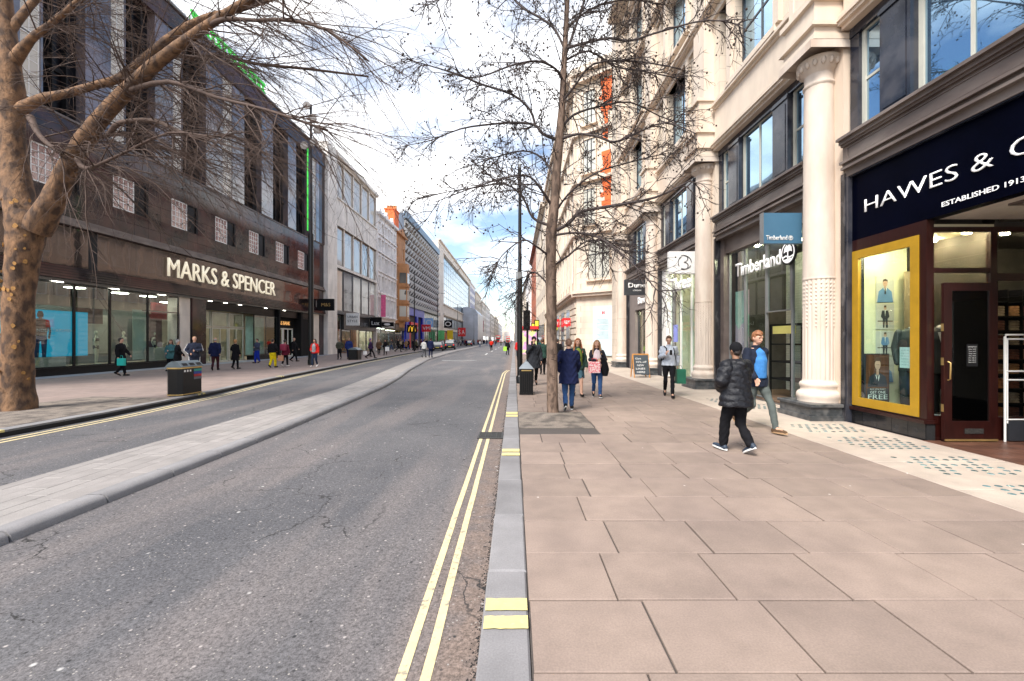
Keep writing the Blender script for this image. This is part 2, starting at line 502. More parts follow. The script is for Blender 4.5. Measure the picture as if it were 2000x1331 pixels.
# ------------------------------------------------------------------ the materials of the place
def road_material():
    m, n, l, p = nodes_of('asphalt')
    geo = n.new("ShaderNodeNewGeometry")
    def noise_(scale, detail=5, rough=0.6):
        t = n.new("ShaderNodeTexNoise"); t.inputs['Scale'].default_value = scale; t.inputs['Detail'].default_value = detail
        t.inputs['Roughness'].default_value = rough; l.new(geo.outputs['Position'], t.inputs['Vector']); return t
    def rng(src, a, b, c=0.0, d=1.0):
        r = n.new("ShaderNodeMapRange"); r.inputs['From Min'].default_value = a; r.inputs['From Max'].default_value = b
        r.inputs['To Min'].default_value = c; r.inputs['To Max'].default_value = d; l.new(src, r.inputs['Value']); return r.outputs[0]
    def mix(fac, A, B):
        x = n.new("ShaderNodeMix"); x.data_type = 'RGBA'; l.new(fac, x.inputs['Factor'])
        if hasattr(A, 'links'): l.new(A, x.inputs['A'])
        else: x.inputs['A'].default_value = (*A, 1)
        if hasattr(B, 'links'): l.new(B, x.inputs['B'])
        else: x.inputs['B'].default_value = (*B, 1)
        return x.outputs['Result']
    def mul(a, b):
        x = n.new("ShaderNodeMath"); x.operation = 'MULTIPLY'; l.new(a, x.inputs[0]); l.new(b, x.inputs[1]); return x.outputs[0]
    big = noise_(0.35, 4)
    mp = n.new("ShaderNodeMapping"); mp.inputs['Scale'].default_value = (0.9, 0.10, 1)
    l.new(geo.outputs['Position'], mp.inputs['Vector'])
    lane = n.new("ShaderNodeTexNoise"); lane.inputs['Scale'].default_value = 1.3; lane.inputs['Detail'].default_value = 3
    l.new(mp.outputs[0], lane.inputs['Vector'])
    c = mix(rng(big.outputs[0], 0.38, 0.62), (0.072, 0.072, 0.079), (0.104, 0.101, 0.106))
    c = mix(rng(lane.outputs[0], 0.5, 0.66), c, (0.135, 0.121, 0.120))
    # brown dirt in the gutter by the kerb
    sx = n.new("ShaderNodeSeparateXYZ"); l.new(geo.outputs['Position'], sx.inputs[0])
    gut = rng(sx.outputs[0], -0.75, -0.35)
    gn = noise_(5.0)
    c = mix(mul(gut, rng(gn.outputs[0], 0.3, 0.55, 0.45, 1.0)), c, (0.165, 0.125, 0.105))
    fine = noise_(55, 3, 0.8)
    c2 = n.new("ShaderNodeHueSaturation"); l.new(c, c2.inputs['Color']); l.new(rng(fine.outputs[0], 0.3, 0.7, 0.35, 1.65), c2.inputs['Value']); c = c2.outputs[0]
    vor = n.new("ShaderNodeTexVoronoi"); vor.inputs['Scale'].default_value = 42; l.new(geo.outputs['Position'], vor.inputs['Vector'])
    sep = n.new("ShaderNodeSeparateColor"); l.new(vor.outputs['Color'], sep.inputs[0])
    chip = mul(rng(vor.outputs['Distance'], 0.28, 0.18), rng(sep.outputs[0], 0.85, 0.87))
    c = mix(chip, c, (0.30, 0.28, 0.26))
    vb = n.new("ShaderNodeTexVoronoi"); vb.inputs['Scale'].default_value = 15; l.new(geo.outputs['Position'], vb.inputs['Vector'])
    sb_ = n.new("ShaderNodeSeparateColor"); l.new(vb.outputs['Color'], sb_.inputs[0])
    c = mix(mul(rng(vb.outputs['Distance'], 0.20, 0.10), rng(sb_.outputs[0], 0.80, 0.83)), c, (0.34, 0.31, 0.30))
    c = mix(mul(rng(vb.outputs['Distance'], 0.22, 0.12), rng(sb_.outputs[1], 0.88, 0.90)), c, (0.02, 0.02, 0.022))
    # trodden gum and pale spots, a few centimetres across
    v2 = n.new("ShaderNodeTexVoronoi"); v2.inputs['Scale'].default_value = 5.0; l.new(geo.outputs['Position'], v2.inputs['Vector'])
    s2 = n.new("ShaderNodeSeparateColor"); l.new(v2.outputs['Color'], s2.inputs[0])
    gum = mul(rng(v2.outputs['Distance'], 0.11, 0.06), rng(s2.outputs[0], 0.70, 0.72))
    c = mix(gum, c, (0.42, 0.41, 0.40))
    # cracks
    wob = noise_(2.2, 5)
    va = n.new("ShaderNodeVectorMath"); va.operation = 'MULTIPLY_ADD'; va.inputs[1].default_value = (0.55, 0.55, 0)
    l.new(wob.outputs[1], va.inputs[0]); l.new(geo.outputs['Position'], va.inputs[2])
    v3 = n.new("ShaderNodeTexVoronoi"); v3.feature = 'DISTANCE_TO_EDGE'; v3.inputs['Scale'].default_value = 1.1
    l.new(va.outputs[0], v3.inputs['Vector'])
    msk = noise_(0.6, 2)
    crack = mul(rng(v3.outputs['Distance'], 0.010, 0.003), rng(msk.outputs[0], 0.50, 0.56))
    c = mix(crack, c, (0.018, 0.017, 0.017))
    l.new(c, p.inputs['Base Color'])
    p.inputs['Roughness'].default_value = 0.75
    b = n.new("ShaderNodeBump"); b.inputs['Strength'].default_value = 0.75; b.inputs['Distance'].default_value = 0.006
    l.new(fine.outputs[0], b.inputs['Height']); l.new(b.outputs[0], p.inputs['Normal'])
    return m

def slab_material(name, col, tint, rnd=0.10, spots=True, brick=None):
    """paving: stains, gum spots, fine grain; brick=(w,h) draws joints where stones are too far away to tell apart"""
    m, n, l, p = nodes_of(name)
    geo = n.new("ShaderNodeNewGeometry"); oi = n.new("ShaderNodeObjectInfo")
    def rng(src, a, b, c=0.0, d=1.0):
        r = n.new("ShaderNodeMapRange"); r.inputs['From Min'].default_value = a; r.inputs['From Max'].default_value = b
        r.inputs['To Min'].default_value = c; r.inputs['To Max'].default_value = d; l.new(src, r.inputs['Value']); return r.outputs[0]
    def nz(scale, det=5):
        t = n.new("ShaderNodeTexNoise"); t.inputs['Scale'].default_value = scale; t.inputs['Detail'].default_value = det
        l.new(geo.outputs['Position'], t.inputs['Vector']); return t.outputs[0]
    x = n.new("ShaderNodeMix"); x.data_type = 'RGBA'
    l.new(rng(nz(0.8), 0.4, 0.65), x.inputs['Factor']); x.inputs['A'].default_value = (*col, 1); x.inputs['B'].default_value = (*tint, 1)
    h = n.new("ShaderNodeHueSaturation"); l.new(x.outputs['Result'], h.inputs['Color'])
    a = n.new("ShaderNodeMath"); a.operation = 'MULTIPLY'
    l.new(rng(nz(90, 3), 0.3, 0.7, 0.89, 1.11), a.inputs[0]); l.new(rng(oi.outputs['Random'], 0, 1, 1 - rnd, 1 + rnd), a.inputs[1])
    a2 = n.new("ShaderNodeMath"); a2.operation = 'MULTIPLY'; l.new(a.outputs[0], a2.inputs[0]); l.new(rng(nz(4), 0.3, 0.7, 0.9, 1.1), a2.inputs[1])
    l.new(a2.outputs[0], h.inputs['Value']); out = h.outputs[0]
    if spots:
        v2 = n.new("ShaderNodeTexVoronoi"); v2.inputs['Scale'].default_value = 3.4; l.new(geo.outputs['Position'], v2.inputs['Vector'])
        s2 = n.new("ShaderNodeSeparateColor"); l.new(v2.outputs['Color'], s2.inputs[0])
        mm = n.new("ShaderNodeMath"); mm.operation = 'MULTIPLY'
        l.new(rng(v2.outputs['Distance'], 0.045, 0.03), mm.inputs[0]); l.new(rng(s2.outputs[0], 0.42, 0.44), mm.inputs[1])
        y = n.new("ShaderNodeMix"); y.data_type = 'RGBA'; l.new(mm.outputs[0], y.inputs['Factor']); l.new(out, y.inputs['A'])
        y.inputs['B'].default_value = (0.55, 0.5, 0.46, 1); out = y.outputs['Result']
    if brick:
        mp = n.new("ShaderNodeMapping"); mp.inputs['Rotation'].default_value = (0, 0, 0)
        l.new(geo.outputs['Position'], mp.inputs['Vector'])
        bt = n.new("ShaderNodeTexBrick"); bt.inputs['Scale'].default_value = 1.0
        bt.inputs['Brick Width'].default_value = brick[0]; bt.inputs['Row Height'].default_value = brick[1]
        bt.inputs['Mortar Size'].default_value = 0.006; bt.inputs['Mortar Smooth'].default_value = 0.1
        bt.inputs['Color1'].default_value = (1, 1, 1, 1); bt.inputs['Color2'].default_value = (0.88, 0.88, 0.88, 1)
        bt.inputs['Mortar'].default_value = (0.45, 0.42, 0.4, 1)
        l.new(mp.outputs[0], bt.inputs['Vector'])
        z = n.new("ShaderNodeMix"); z.data_type = 'RGBA'; z.blend_type = 'MULTIPLY'; z.inputs['Factor'].default_value = 1
        l.new(out, z.inputs['A']); l.new(bt.outputs['Color'], z.inputs['B']); out = z.outputs['Result']
    l.new(out, p.inputs['Base Color'])
    p.inputs['Roughness'].default_value = 0.8
    b = n.new("ShaderNodeBump"); b.inputs['Strength'].default_value = 0.35; b.inputs['Distance'].default_value = 0.004
    l.new(nz(120, 4), b.inputs['Height']); l.new(b.outputs[0], p.inputs['Normal'])
    MATS[name] = m
    return m

def stone_courses(name, col, row=0.45, w=1.1, axis='y', rough=0.75, dark=0.75):
    """ashlar too far off to build stone by stone: joints and stains"""
    m, n, l, p = nodes_of(name)
    geo = n.new("ShaderNodeNewGeometry")
    sx = n.new("ShaderNodeSeparateXYZ"); l.new(geo.outputs['Position'], sx.inputs[0])
    ad = n.new("ShaderNodeMath"); ad.operation = 'ADD'; l.new(sx.outputs[0], ad.inputs[0]); l.new(sx.outputs[1], ad.inputs[1])
    cb = n.new("ShaderNodeCombineXYZ"); l.new(ad.outputs[0], cb.inputs[0]); l.new(sx.outputs[2], cb.inputs[1])
    bt = n.new("ShaderNodeTexBrick"); bt.inputs['Scale'].default_value = 1.0
    bt.inputs['Brick Width'].default_value = w; bt.inputs['Row Height'].default_value = row
    bt.inputs['Mortar Size'].default_value = 0.008
    bt.inputs['Color1'].default_value = (*col, 1); bt.inputs['Color2'].default_value = (*[c * 0.9 for c in col], 1)
    bt.inputs['Mortar'].default_value = (*[c * dark for c in col], 1)
    l.new(cb.outputs[0], bt.inputs['Vector'])
    nz = n.new("ShaderNodeTexNoise"); nz.inputs['Scale'].default_value = 1.5; nz.inputs['Detail'].default_value = 6
    mp = n.new("ShaderNodeMapping"); mp.inputs['Scale'].default_value = (1, 1, 0.35); l.new(geo.outputs['Position'], mp.inputs[0]); l.new(mp.outputs[0], nz.inputs['Vector'])
    mr = n.new("ShaderNodeMapRange"); mr.inputs['From Min'].default_value = 0.3; mr.inputs['From Max'].default_value = 0.7
    mr.inputs['To Min'].default_value = 0.8; mr.inputs['To Max'].default_value = 1.12; l.new(nz.outputs[0], mr.inputs['Value'])
    h = n.new("ShaderNodeHueSaturation"); l.new(bt.outputs[0], h.inputs['Color']); l.new(mr.outputs[0], h.inputs['Value'])
    l.new(h.outputs[0], p.inputs['Base Color']); p.inputs['Roughness'].default_value = rough
    b = n.new("ShaderNodeBump"); b.inputs['Strength'].default_value = 0.2; b.inputs['Distance'].default_value = 0.01
    l.new(nz.outputs[0], b.inputs['Height']); l.new(b.outputs[0], p.inputs['Normal'])
    MATS[name] = m
    return m

M_road = road_material()
M_slab = slab_material('paving_slab', (0.245, 0.188, 0.156), (0.205, 0.157, 0.133))
M_pave_far = slab_material('paving_far', (0.245, 0.188, 0.156), (0.205, 0.157, 0.133), brick=(0.74, 0.606))
M_pave_left = slab_material('paving_left', (0.235, 0.18, 0.16), (0.205, 0.16, 0.145), brick=(0.75, 0.6))
M_kerb = slab_material('granite_kerb', (0.21, 0.205, 0.21), (0.175, 0.17, 0.175), spots=False)
M_paver = slab_material('pale_paver', (0.27, 0.25, 0.24), (0.235, 0.22, 0.21), rnd=0.08, spots=False)
M_bed = mat('mortar_bed', (0.07, 0.06, 0.055), 0.95, bump=0.5, bscale=80)
M_conc = slab_material('concrete_strip', (0.42, 0.355, 0.30), (0.35, 0.29, 0.245))
M_yellow = mat('yellow_paint', (0.62, 0.52, 0.29), 0.6, var=0.1, scale=12, tint=(0.26, 0.23, 0.18), tintscale=22, tint_lo=0.56, tint_hi=0.68)
M_yellow2 = mat('bright_yellow_paint', (0.66, 0.56, 0.22), 0.6, var=0.06, scale=20, tint=(0.42, 0.38, 0.25), tintscale=30, tint_lo=0.62, tint_hi=0.7)
M_white = mat('white_paint', (0.75, 0.75, 0.74), 0.5, var=0.05)
M_gravel = mat('bound_gravel', (0.22, 0.185, 0.155), 0.9, var=0.45, scale=70, bump=1.0, bscale=90, tint=(0.10, 0.085, 0.075), tintscale=3)
M_iron = mat('cast_iron', (0.05, 0.048, 0.045), 0.55, var=0.3, scale=30, metal=0.5, bump=0.3)
M_black = mat('black_paint', (0.005, 0.005, 0.006), 0.3, var=0.2, scale=8, bump=0.05, spec=0.35)
M_blackmatt = mat('black_matt', (0.006, 0.006, 0.007), 0.7, var=0.2, spec=0.2)
M_cream = stone_courses('cream_stone', (0.66, 0.57, 0.47), 0.42, 0.95, dark=0.72)
M_creamsmooth = mat('cream_stone_smooth', (0.62, 0.53, 0.44), 0.7, var=0.10, scale=2.5, bump=0.12, bscale=30, tint=(0.58, 0.46, 0.36), tintscale=1.1, stretch=(1, 1, 0.35), tint_lo=0.5, tint_hi=0.75)
M_column = mat('column_stone', (0.58, 0.50, 0.43), 0.75, var=0.08, scale=6, bump=0.1, bscale=40, tint=(0.47, 0.37, 0.30), tintscale=2.2, stretch=(1, 1, 0.3), tint_lo=0.5, tint_hi=0.78)
M_portland = stone_courses('white_stone', (0.78, 0.73, 0.68), 0.6, 1.4, dark=0.82)
M_ornate = stone_courses('ornate_white_stone', (0.86, 0.83, 0.82), 0.35, 0.8, dark=0.85)
M_terracotta = stone_courses('terracotta', (0.50, 0.24, 0.10), 0.3, 0.6, dark=0.7)
M_brick = stone_courses('red_brick', (0.75, 0.15, 0.035), 0.075, 0.22, dark=0.8)
M_pale = stone_courses('pale_render', (0.72, 0.65, 0.57), 0.8, 2.0, dark=0.9)
M_bronze = mat('bronze_moulding', (0.105, 0.082, 0.074), 0.42, var=0.18, scale=5, bump=0.08, bscale=25, tint=(0.17, 0.14, 0.125), tintscale=2.0, stretch=(1, 0.4, 1))
M_darkpier = mat('dark_marble', (0.016, 0.019, 0.03), 0.16, var=0.4, scale=3, tint=(0.05, 0.05, 0.06), tintscale=2.0, rvar=0.06)
M_marble = mat('black_marble', (0.018, 0.018, 0.022), 0.14, var=0.4, scale=2, tint=(0.10, 0.095, 0.10), tintscale=4.0, tint_lo=0.56, tint_hi=0.72, stretch=(1, 1, 0.5))
M_plinth = mat('plinth_granite', (0.045, 0.05, 0.055), 0.35, var=0.4, scale=9, tint=(0.11, 0.11, 0.11), tintscale=5, bump=0.1)
M_granite = mat('polished_granite', (0.020, 0.016, 0.020), 0.09, var=0.35, scale=1.4, tint=(0.075, 0.032, 0.030), tintscale=0.55, tint_lo=0.42, tint_hi=0.68, rnd=0.25, rvar=0.04, spec=0.4)
M_granite_hi = mat('polished_granite_pier', (0.075, 0.07, 0.08), 0.05, var=0.25, scale=1.4, rnd=0.2, spec=1.0, coat=0.6, tint=(0.17, 0.13, 0.13), tintscale=0.5)
M_dullblack = mat('joint_black', (0.008, 0.008, 0.009), 0.8)
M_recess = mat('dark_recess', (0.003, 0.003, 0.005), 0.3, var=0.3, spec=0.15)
M_whiteframe = mat('white_frame', (0.74, 0.73, 0.71), 0.45, var=0.05)
M_darkframe = mat('dark_frame', (0.03, 0.032, 0.038), 0.35, var=0.15)
M_greyframe = mat('grey_frame', (0.17, 0.175, 0.18), 0.4, var=0.1)
M_paleframe = mat('pale_frame', (0.50, 0.50, 0.44), 0.45, var=0.08)
M_bronzeframe = mat('bronze_frame', (0.16, 0.10, 0.065), 0.35, var=0.15)
G_shop = glass_clear('shop_glass', (0.86, 0.95, 0.92), 0.06)
G_shop_green = glass_clear('green_shop_glass', (0.80, 0.88, 0.86), 0.07)
G_lobby = glass_clear('doorway_glass', (0.75, 0.75, 0.72), 0.03)
G_sky = glass_dark('sky_glass', (0.02, 0.05, 0.09), 0.42, (0.55, 0.8, 1.0), wob=0.06)
G_win = glass_dark('window_glass', (0.05, 0.05, 0.05), 0.04, (0.85, 0.92, 1.0), ior=1.2, pattern=0.55, wob=0.05)
G_pale = glass_dark('pale_window_glass', (0.26, 0.24, 0.19), 0.0, (0.85, 0.92, 1.0), ior=1.14, pattern=0.7, pat_col=(0.55, 0.5, 0.42), wob=0.05)
G_leftwin = glass_dark('frosted_window_glass', (0.42, 0.38, 0.38), 0.12, pattern=0.7, pat_col=(0.36, 0.20, 0.18))  # reddish patches put mirrored red brick into the pane colour
G_curtain = glass_dark('curtain_wall_glass', (0.30, 0.40, 0.46), 0.02, (0.8, 0.93, 1.0), ior=1.15, wob=0.04)
G_fascia = glass_dark('fascia_glass', (0.020, 0.013, 0.013), 0.05, (0.62, 0.46, 0.42), wob=0.12)
G_bluesky = glass_dark('blue_glass', (0.03, 0.16, 0.38), 0.30, (0.45, 0.72, 1.0), wob=0.05)
M_lamp = mat('shop_lamp', (1, 1, 1), 0.5, emit=(1.0, 0.93, 0.78), estr=17.0)
M_lamp_soft = mat('shop_ceiling_light', (1, 1, 1), 0.5, emit=(1.0, 0.94, 0.8), estr=10.0)
M_whitelit = mat('lit_letter', (0.9, 0.9, 0.9), 0.5, emit=(1, 1, 1), estr=0.12)
M_warmletter = mat('warm_lit_letter', (0.8, 0.72, 0.55), 0.45, emit=(1.0, 0.9, 0.68), estr=0.32)
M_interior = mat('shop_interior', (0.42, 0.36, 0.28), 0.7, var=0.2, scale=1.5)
M_interior_cream = mat('cream_display_wall', (0.70, 0.66, 0.48), 0.6, var=0.06)
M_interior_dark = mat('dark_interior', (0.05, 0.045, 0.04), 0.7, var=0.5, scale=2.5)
M_navy = mat('navy_fascia', (0.0008, 0.0012, 0.0055), 0.35, var=0.3, scale=1.5, spec=0.03)
M_gold = mat('gold_frame', (0.36, 0.205, 0.012), 0.38, var=0.1, scale=6)
M_mahog = mat('mahogany', (0.020, 0.004, 0.003), 0.30, var=0.4, scale=5, stretch=(4, 4, 0.5), coat=0.15)
M_brass = mat('brass', (0.55, 0.38, 0.15), 0.35, metal=0.8, var=0.2)
M_steel = mat('steel', (0.55, 0.56, 0.58), 0.3, metal=0.9, var=0.1)
M_bark = mat('plane_bark', (0.185, 0.100, 0.050), 0.85, var=0.55, scale=14, bump=1.0, bscale=16, tint=(0.055, 0.030, 0.018), tintscale=7.0, tint_lo=0.44, tint_hi=0.60, stretch=(1, 1, 0.6))
M_bark2 = mat('young_bark', (0.17, 0.115, 0.085), 0.85, var=0.3, scale=20, bump=0.7, bscale=45, tint=(0.07, 0.045, 0.032), tintscale=11, stretch=(1, 1, 0.4))
M_barkplate = mat('orange_bark_patch', (0.33, 0.17, 0.05), 0.85, var=0.3, scale=30)
M_twig = mat('twig_bark', (0.060, 0.034, 0.024), 0.8, var=0.3, scale=10)
M_twig2 = mat('dark_twig_bark', (0.045, 0.033, 0.032), 0.8, var=0.3, scale=10)
M_seed = mat('seed_ball', (0.05, 0.035, 0.028), 0.9, var=0.3, scale=40)
M_green = mat('green_led', (0.04, 0.45, 0.05), 0.5, emit=(0.05, 0.9, 0.1), estr=0.25)
M_brown_tile = mat('brown_tile', (0.10, 0.045, 0.03), 0.4, var=0.25, scale=5, rnd=0.2)
M_blacktile = mat('black_tile', (0.014, 0.014, 0.016), 0.12, var=0.4, scale=4, rnd=0.3)
M_lens = mat('pavement_light_glass', (0.09, 0.16, 0.17), 0.15, var=0.4, scale=8, rnd=0.5)
# ------------------------------------------------------------------ ground, road, pavements
ZR = -0.12                          # road level; the pavements are at 0
def lerp_line(tab, y):
    if y <= tab[0][0]: return tab[0][1]
    for (a, b), (c, d) in zip(tab, tab[1:]):
        if y <= c: return b + (d - b) * (y - a) / (c - a)
    return tab[-1][1]
LK = [(-30, -9.2), (10, -9.3), (14, -9.65), (18, -10.3), (25, -11.0), (34, -11.8), (48, -12.8), (63, -13.6), (110, -14.3), (300, -14.8), (700, -15)]
ML = [(-30, -5.95), (8, -6.0), (15, -6.1), (20, -6.6), (28, -7.6), (40, -8.9), (60, -9.9), (110, -10.4), (220, -10.8)]
MR = [(-30, -4.38), (8, -4.40), (13, -4.6), (16, -4.75), (20, -5.2), (25, -5.95), (38, -7.4), (60, -8.4), (110, -8.9), (220, -9.3)]
left_kerb = lambda y: lerp_line(LK, y)
med_l = lambda y: lerp_line(ML, y)
med_r = lambda y: lerp_line(MR, y)

g = MB(); g.box(-1500, 1500, -200, 3500, -0.30, -0.20)
struct(g.build('ground', M_pale))
g = MB()
ys = [-30] + list(range(0, 300, 4)) + [300, 700]
g.add([(-17, y, ZR) for y in ys] + [(1.0, y, ZR) for y in ys], [(i, i + 1, len(ys) + i + 1, len(ys) + i) for i in range(len(ys) - 1)])
struct(g.build('road', M_road))

# painted lines: sheets 4 mm above the road
def strip(pts_l, pts_r, z):
    b = MB(); n = len(pts_l)
    b.add([(x, y, z) for x, y in pts_l] + [(x, y, z) for x, y in pts_r], [(i, i + 1, n + i + 1, n + i) for i in range(n - 1)])
    return b
road_marks = thing('road_marking', 'double yellow no-waiting lines painted along the right-hand gutter', 'road marking', (0, 5, ZR))
for x in (-0.59, -0.462):
    yy = list(np.linspace(-1, 22, 47)) ; L_ = []; R_ = []
    for y in yy:
        j = 0.006 * noise.noise((x * 9, y * 1.7, 0))
        L_.append((x - 0.029 + j, y)); R_.append((x + 0.027 + j, y))
    for k in range(1, 9):           # the curved end
        a = k / 8; L_.append((x - 0.029 + 0.20 * a * a + j, 22 + 3.2 * a)); R_.append((x + 0.027 + 0.20 * a * a + j, 22 + 3.2 * a))
    strip(L_, R_, ZR + 0.004).build('yellow_line', M_yellow, road_marks)
lm = thing('road_marking', 'yellow lines painted along the left-hand gutter below the large plane tree', 'road marking', (-9, 10, ZR))
for dx in (0.22, 0.42):
    yy = [-2, 4, 8] + list(np.linspace(10, 60, 51))
    strip([(left_kerb(y) + dx + 0.01, y) for y in yy], [(left_kerb(y) + dx + 0.085, y) for y in yy], ZR + 0.004).build('yellow_line', M_yellow, lm)
am = thing('road_marking', 'worn white curved mark on the asphalt in the middle distance', 'road marking', (-4.4, 34, ZR))
b = strip([(-6.2 + .3 * k, 37.2 - 1.0 * math.sin(k * PI / 10)) for k in range(11)], [(-6.2 + .3 * k, 37.6 - 1.0 * math.sin(k * PI / 10)) for k in range(11)], ZR + .004); b.build('curve', mat('worn_white_paint', (.4, .4, .4), .7, var=.3), am)
cm = thing('road_marking', 'white lane dashes on the carriageway between walkers far down the street', 'road marking', (-3.4, 60, ZR))
for y in (52, 66, 80, 96, 112): 
    b = MB(); b.box(-3.5, -3.35, y, y + 4, ZR + .003, ZR + .0045); b.build('dash', M_white, cm)

# right-hand kerb of granite stones
kerb = MB(); kerb.box(-0.165, 0.085, -1, 260, -0.25, -0.02); kerb = struct(kerb.build('kerb_bed', M_bed))
ky = [-0.9, 0.1, 1.06, 2.08, 3.11, 4.10, 5.13, 6.2, 7.25, 8.2, 9.2, 10.2]
while ky[-1] < 60: ky.append(ky[-1] + 1.02)
KST = {}
def kerb_me(L, i):
    k = (round(L, 2), i % 3)
    if k not in KST:
        b = MB(); j = (i % 3 - 1) * 0.003
        b.slab(-0.185 + j, 0.088 + j, 0.003, L - 0.003, -0.2, 0.002 * (i % 3), 0.012)
        KST[k] = b.mesh('kerb_stone', M_kerb)
    return KST[k]
for i in range(len(ky) - 1):
    piece('kerb_stone', kerb_me(ky[i + 1] - ky[i], i), kerb, (0, ky[i], 0.0))
b = MB(); b.slab(-0.185, 0.088, ky[-1], 260, -0.2, 0.0, 0.012); b.build('kerb_run', M_kerb, kerb, kind='stuff')
for y0, y1, nm in ((2.475, 2.765, 'two yellow loading bars painted across the nearest kerb stone'), (6.18, 6.55, 'two yellow loading bars painted across the kerb beside the drain'), (9.3, 9.9, 'pale bars painted across the kerb beside the tree pit')):
    t = thing('kerb_marking', nm, 'kerb marking', (-0.05, y0, 0.005))
    h = (y1 - y0)
    for (a, c) in ((0, 0.40), (0.58, 1.0)):
        b = MB(); n = 9; L_ = []; R_ = []
        for k in range(n):
            x = -0.176 + 0.257 * k / (n - 1)
            L_.append((x, y0 + a * h + 0.006 * noise.noise((x * 30, y0, a)))); R_.append((x, y0 + c * h + 0.006 * noise.noise((x * 30, y0, c + 5))))
        b.add([(x, y, 0.0082) for x, y in L_] + [(x, y, 0.0082) for x, y in R_], [(i, i + 1, n + i + 1, n + i) for i in range(n - 1)])
        b.build('bar', M_yellow2, t)

# right-hand pavement: bed, then stones one by one
pb = MB(); pb.box(0.09, 12, -6, 700, -0.25, -0.018); pav = struct(pb.build('pavement', M_bed))
PY0 = 2.157 - 0.606 * 3
SL = {}
def slab_me(w, h, i):
    k = (round(w, 2), round(h, 3), i % 4)
    if k not in SL:
        b = MB(); t = [0.0, 0.0025, -0.002, 0.001][i % 4]; g = [.0045, .0055, .009, .004][i % 4]
        b.slab(g, w - g, g, h - g, -0.1, t, 0.005); SL[k] = b.mesh('paving_stone', M_slab)
    return SL[k]
cnt = 0
RX1 = 4.86
PIT = (0.09, 1.52, 8.2, 9.98)
rr = random.Random(3)
for r in range(42):
    y = PY0 + r * 0.606
    off = (0.66, 0.812)[r % 2] if r < 9 else rr.uniform(0.45, 0.95)
    xs = [0.092, off - 0.0]
    while xs[-1] < RX1 - 0.2: xs.append(xs[-1] + 0.735 + (0.0 if r < 4 else rr.uniform(-0.05, 0.05)))
    xs[-1] = RX1
    for i in range(len(xs) - 1):
        x0, x1 = xs[i], xs[i + 1]
        yy0, yy1 = y, y + 0.606
        if yy1 > PIT[2] and yy0 < PIT[3] and x0 < PIT[1]:
            if x1 > PIT[1] + 0.1: x0 = PIT[1]
            else: continue
        if x1 - x0 < 0.06: continue
        if r < 28:
            piece('paving_stone', slab_me(x1 - x0, 0.606, rr.randrange(4)), pav, (x0, y, 0)); cnt += 1
        else:
            if r == 28 and i == 0: far = MB()
            far.slab(x0 + .004, x1 - .004, y + .004, y + .602, -0.1, 0.0, 0.006)
yfar = PY0 + 42 * 0.606
far.build('paving_stones_far', M_slab, pav, kind='stuff')
b = MB(); b.box(0.092, RX1, yfar, 250, -0.1, 0.0); b.build('paving_beyond', M_pave_far, pav, kind='stuff')
b = MB(); b.box(PIT[0] + .005, PIT[1] - .01, PIT[2], PIT[3], -0.1, -0.006)
b.build('gravel_bed', M_gravel, pav)
# a mound of bound gravel at the foot of the young tree
b = MB(); b.lathe([(0.62, -0.005), (0.45, 0.02), (0.28, 0.05), (0.12, 0.07), (0.01, 0.075)], (0.86, 9.3), 22, mod=lambda t, z: 1 + 0.12 * math.sin(3 * t) + 0.06 * math.sin(7 * t)); b.build('gravel_mound', M_gravel, pav)

# concrete strip with pavement lights along the shops
ly = thing('pavement_lights', 'cream concrete strip along the shop fronts set with grids of small glass lenses', 'pavement lights', (5.5, 6, 0))
b = MB()
LX0, LX1 = RX1 + .006, 6.70
py = 3.0
for i in range(10):
    b.slab(LX0, LX1, 1.5 + i * 1.1 + .003, 1.5 + (i + 1) * 1.1 - .003, -0.1, 0.001, 0.006)
b.build('concrete_slab', M_conc, ly)
b = MB(); b.slab(LX0, LX1, 12.505, 32, -0.1, 0.0, 0.006); b.build('concrete_run', M_conc, ly)
lb = MB(); lb.lathe([(0.036, -0.01), (0.036, 0.004), (0.028, 0.0065)], (0, 0), 8, smooth=False); LENS = lb.mesh('glass_lens', M_lens)
for (y0, nrow) in ((1.9, 6), (3.0, 6), (4.15, 7), (5.35, 7), (6.6, 7), (7.8, 6), (10.4, 6), (11.5, 6)):
    for j in range(nrow):
        for i in range(8):
            x = 5.32 + i * 0.135 + (0.0675 if j % 2 else 0); y = y0 + j * 0.125
            if rr.random() < 0.12: continue
            if cnt < 10000: piece('glass_lens', LENS, ly, (x, y, 0.0))

# drain grate in the gutter
dg_ = thing('drain_grate', 'black iron drain grate set in the gutter across the yellow lines', 'drain', (-0.43, 8.0, ZR))
b = MB(); fr_ = (-0.66, -0.20, 7.76, 8.28)
b.box(fr_[0], fr_[1], fr_[2], fr_[2] + .04, ZR, ZR + .016); b.box(fr_[0], fr_[1], fr_[3] - .04, fr_[3], ZR, ZR + .016)
b.box(fr_[0], fr_[0] + .03, fr_[2] + .04, fr_[3] - .04, ZR, ZR + .016); b.box(fr_[1] - .03, fr_[1], fr_[2] + .04, fr_[3] - .04, ZR, ZR + .016)
b.build('frame', M_iron, dg_)
b = MB(); b.box(fr_[0] + .03, fr_[1] - .03, fr_[2] + .04, fr_[3] - .04, ZR + .001, ZR + .003); b.build('well', M_dullblack, dg_)
bar = MB(); bar.box(-0.2, 0.2, -0.012, 0.012, 0.004, 0.014); BAR = bar.mesh('bar', M_iron)
for k in range(9): piece('bar', BAR, dg_, (-0.43, 7.83 + k * 0.046, ZR))
b = MB(); [b.box(-0.63 + k * 0.1, -0.615 + k * 0.1, 7.8, 8.24, ZR + .005, ZR + .0125) for k in range(1, 5)]; b.build('cross_bar', M_iron, dg_)

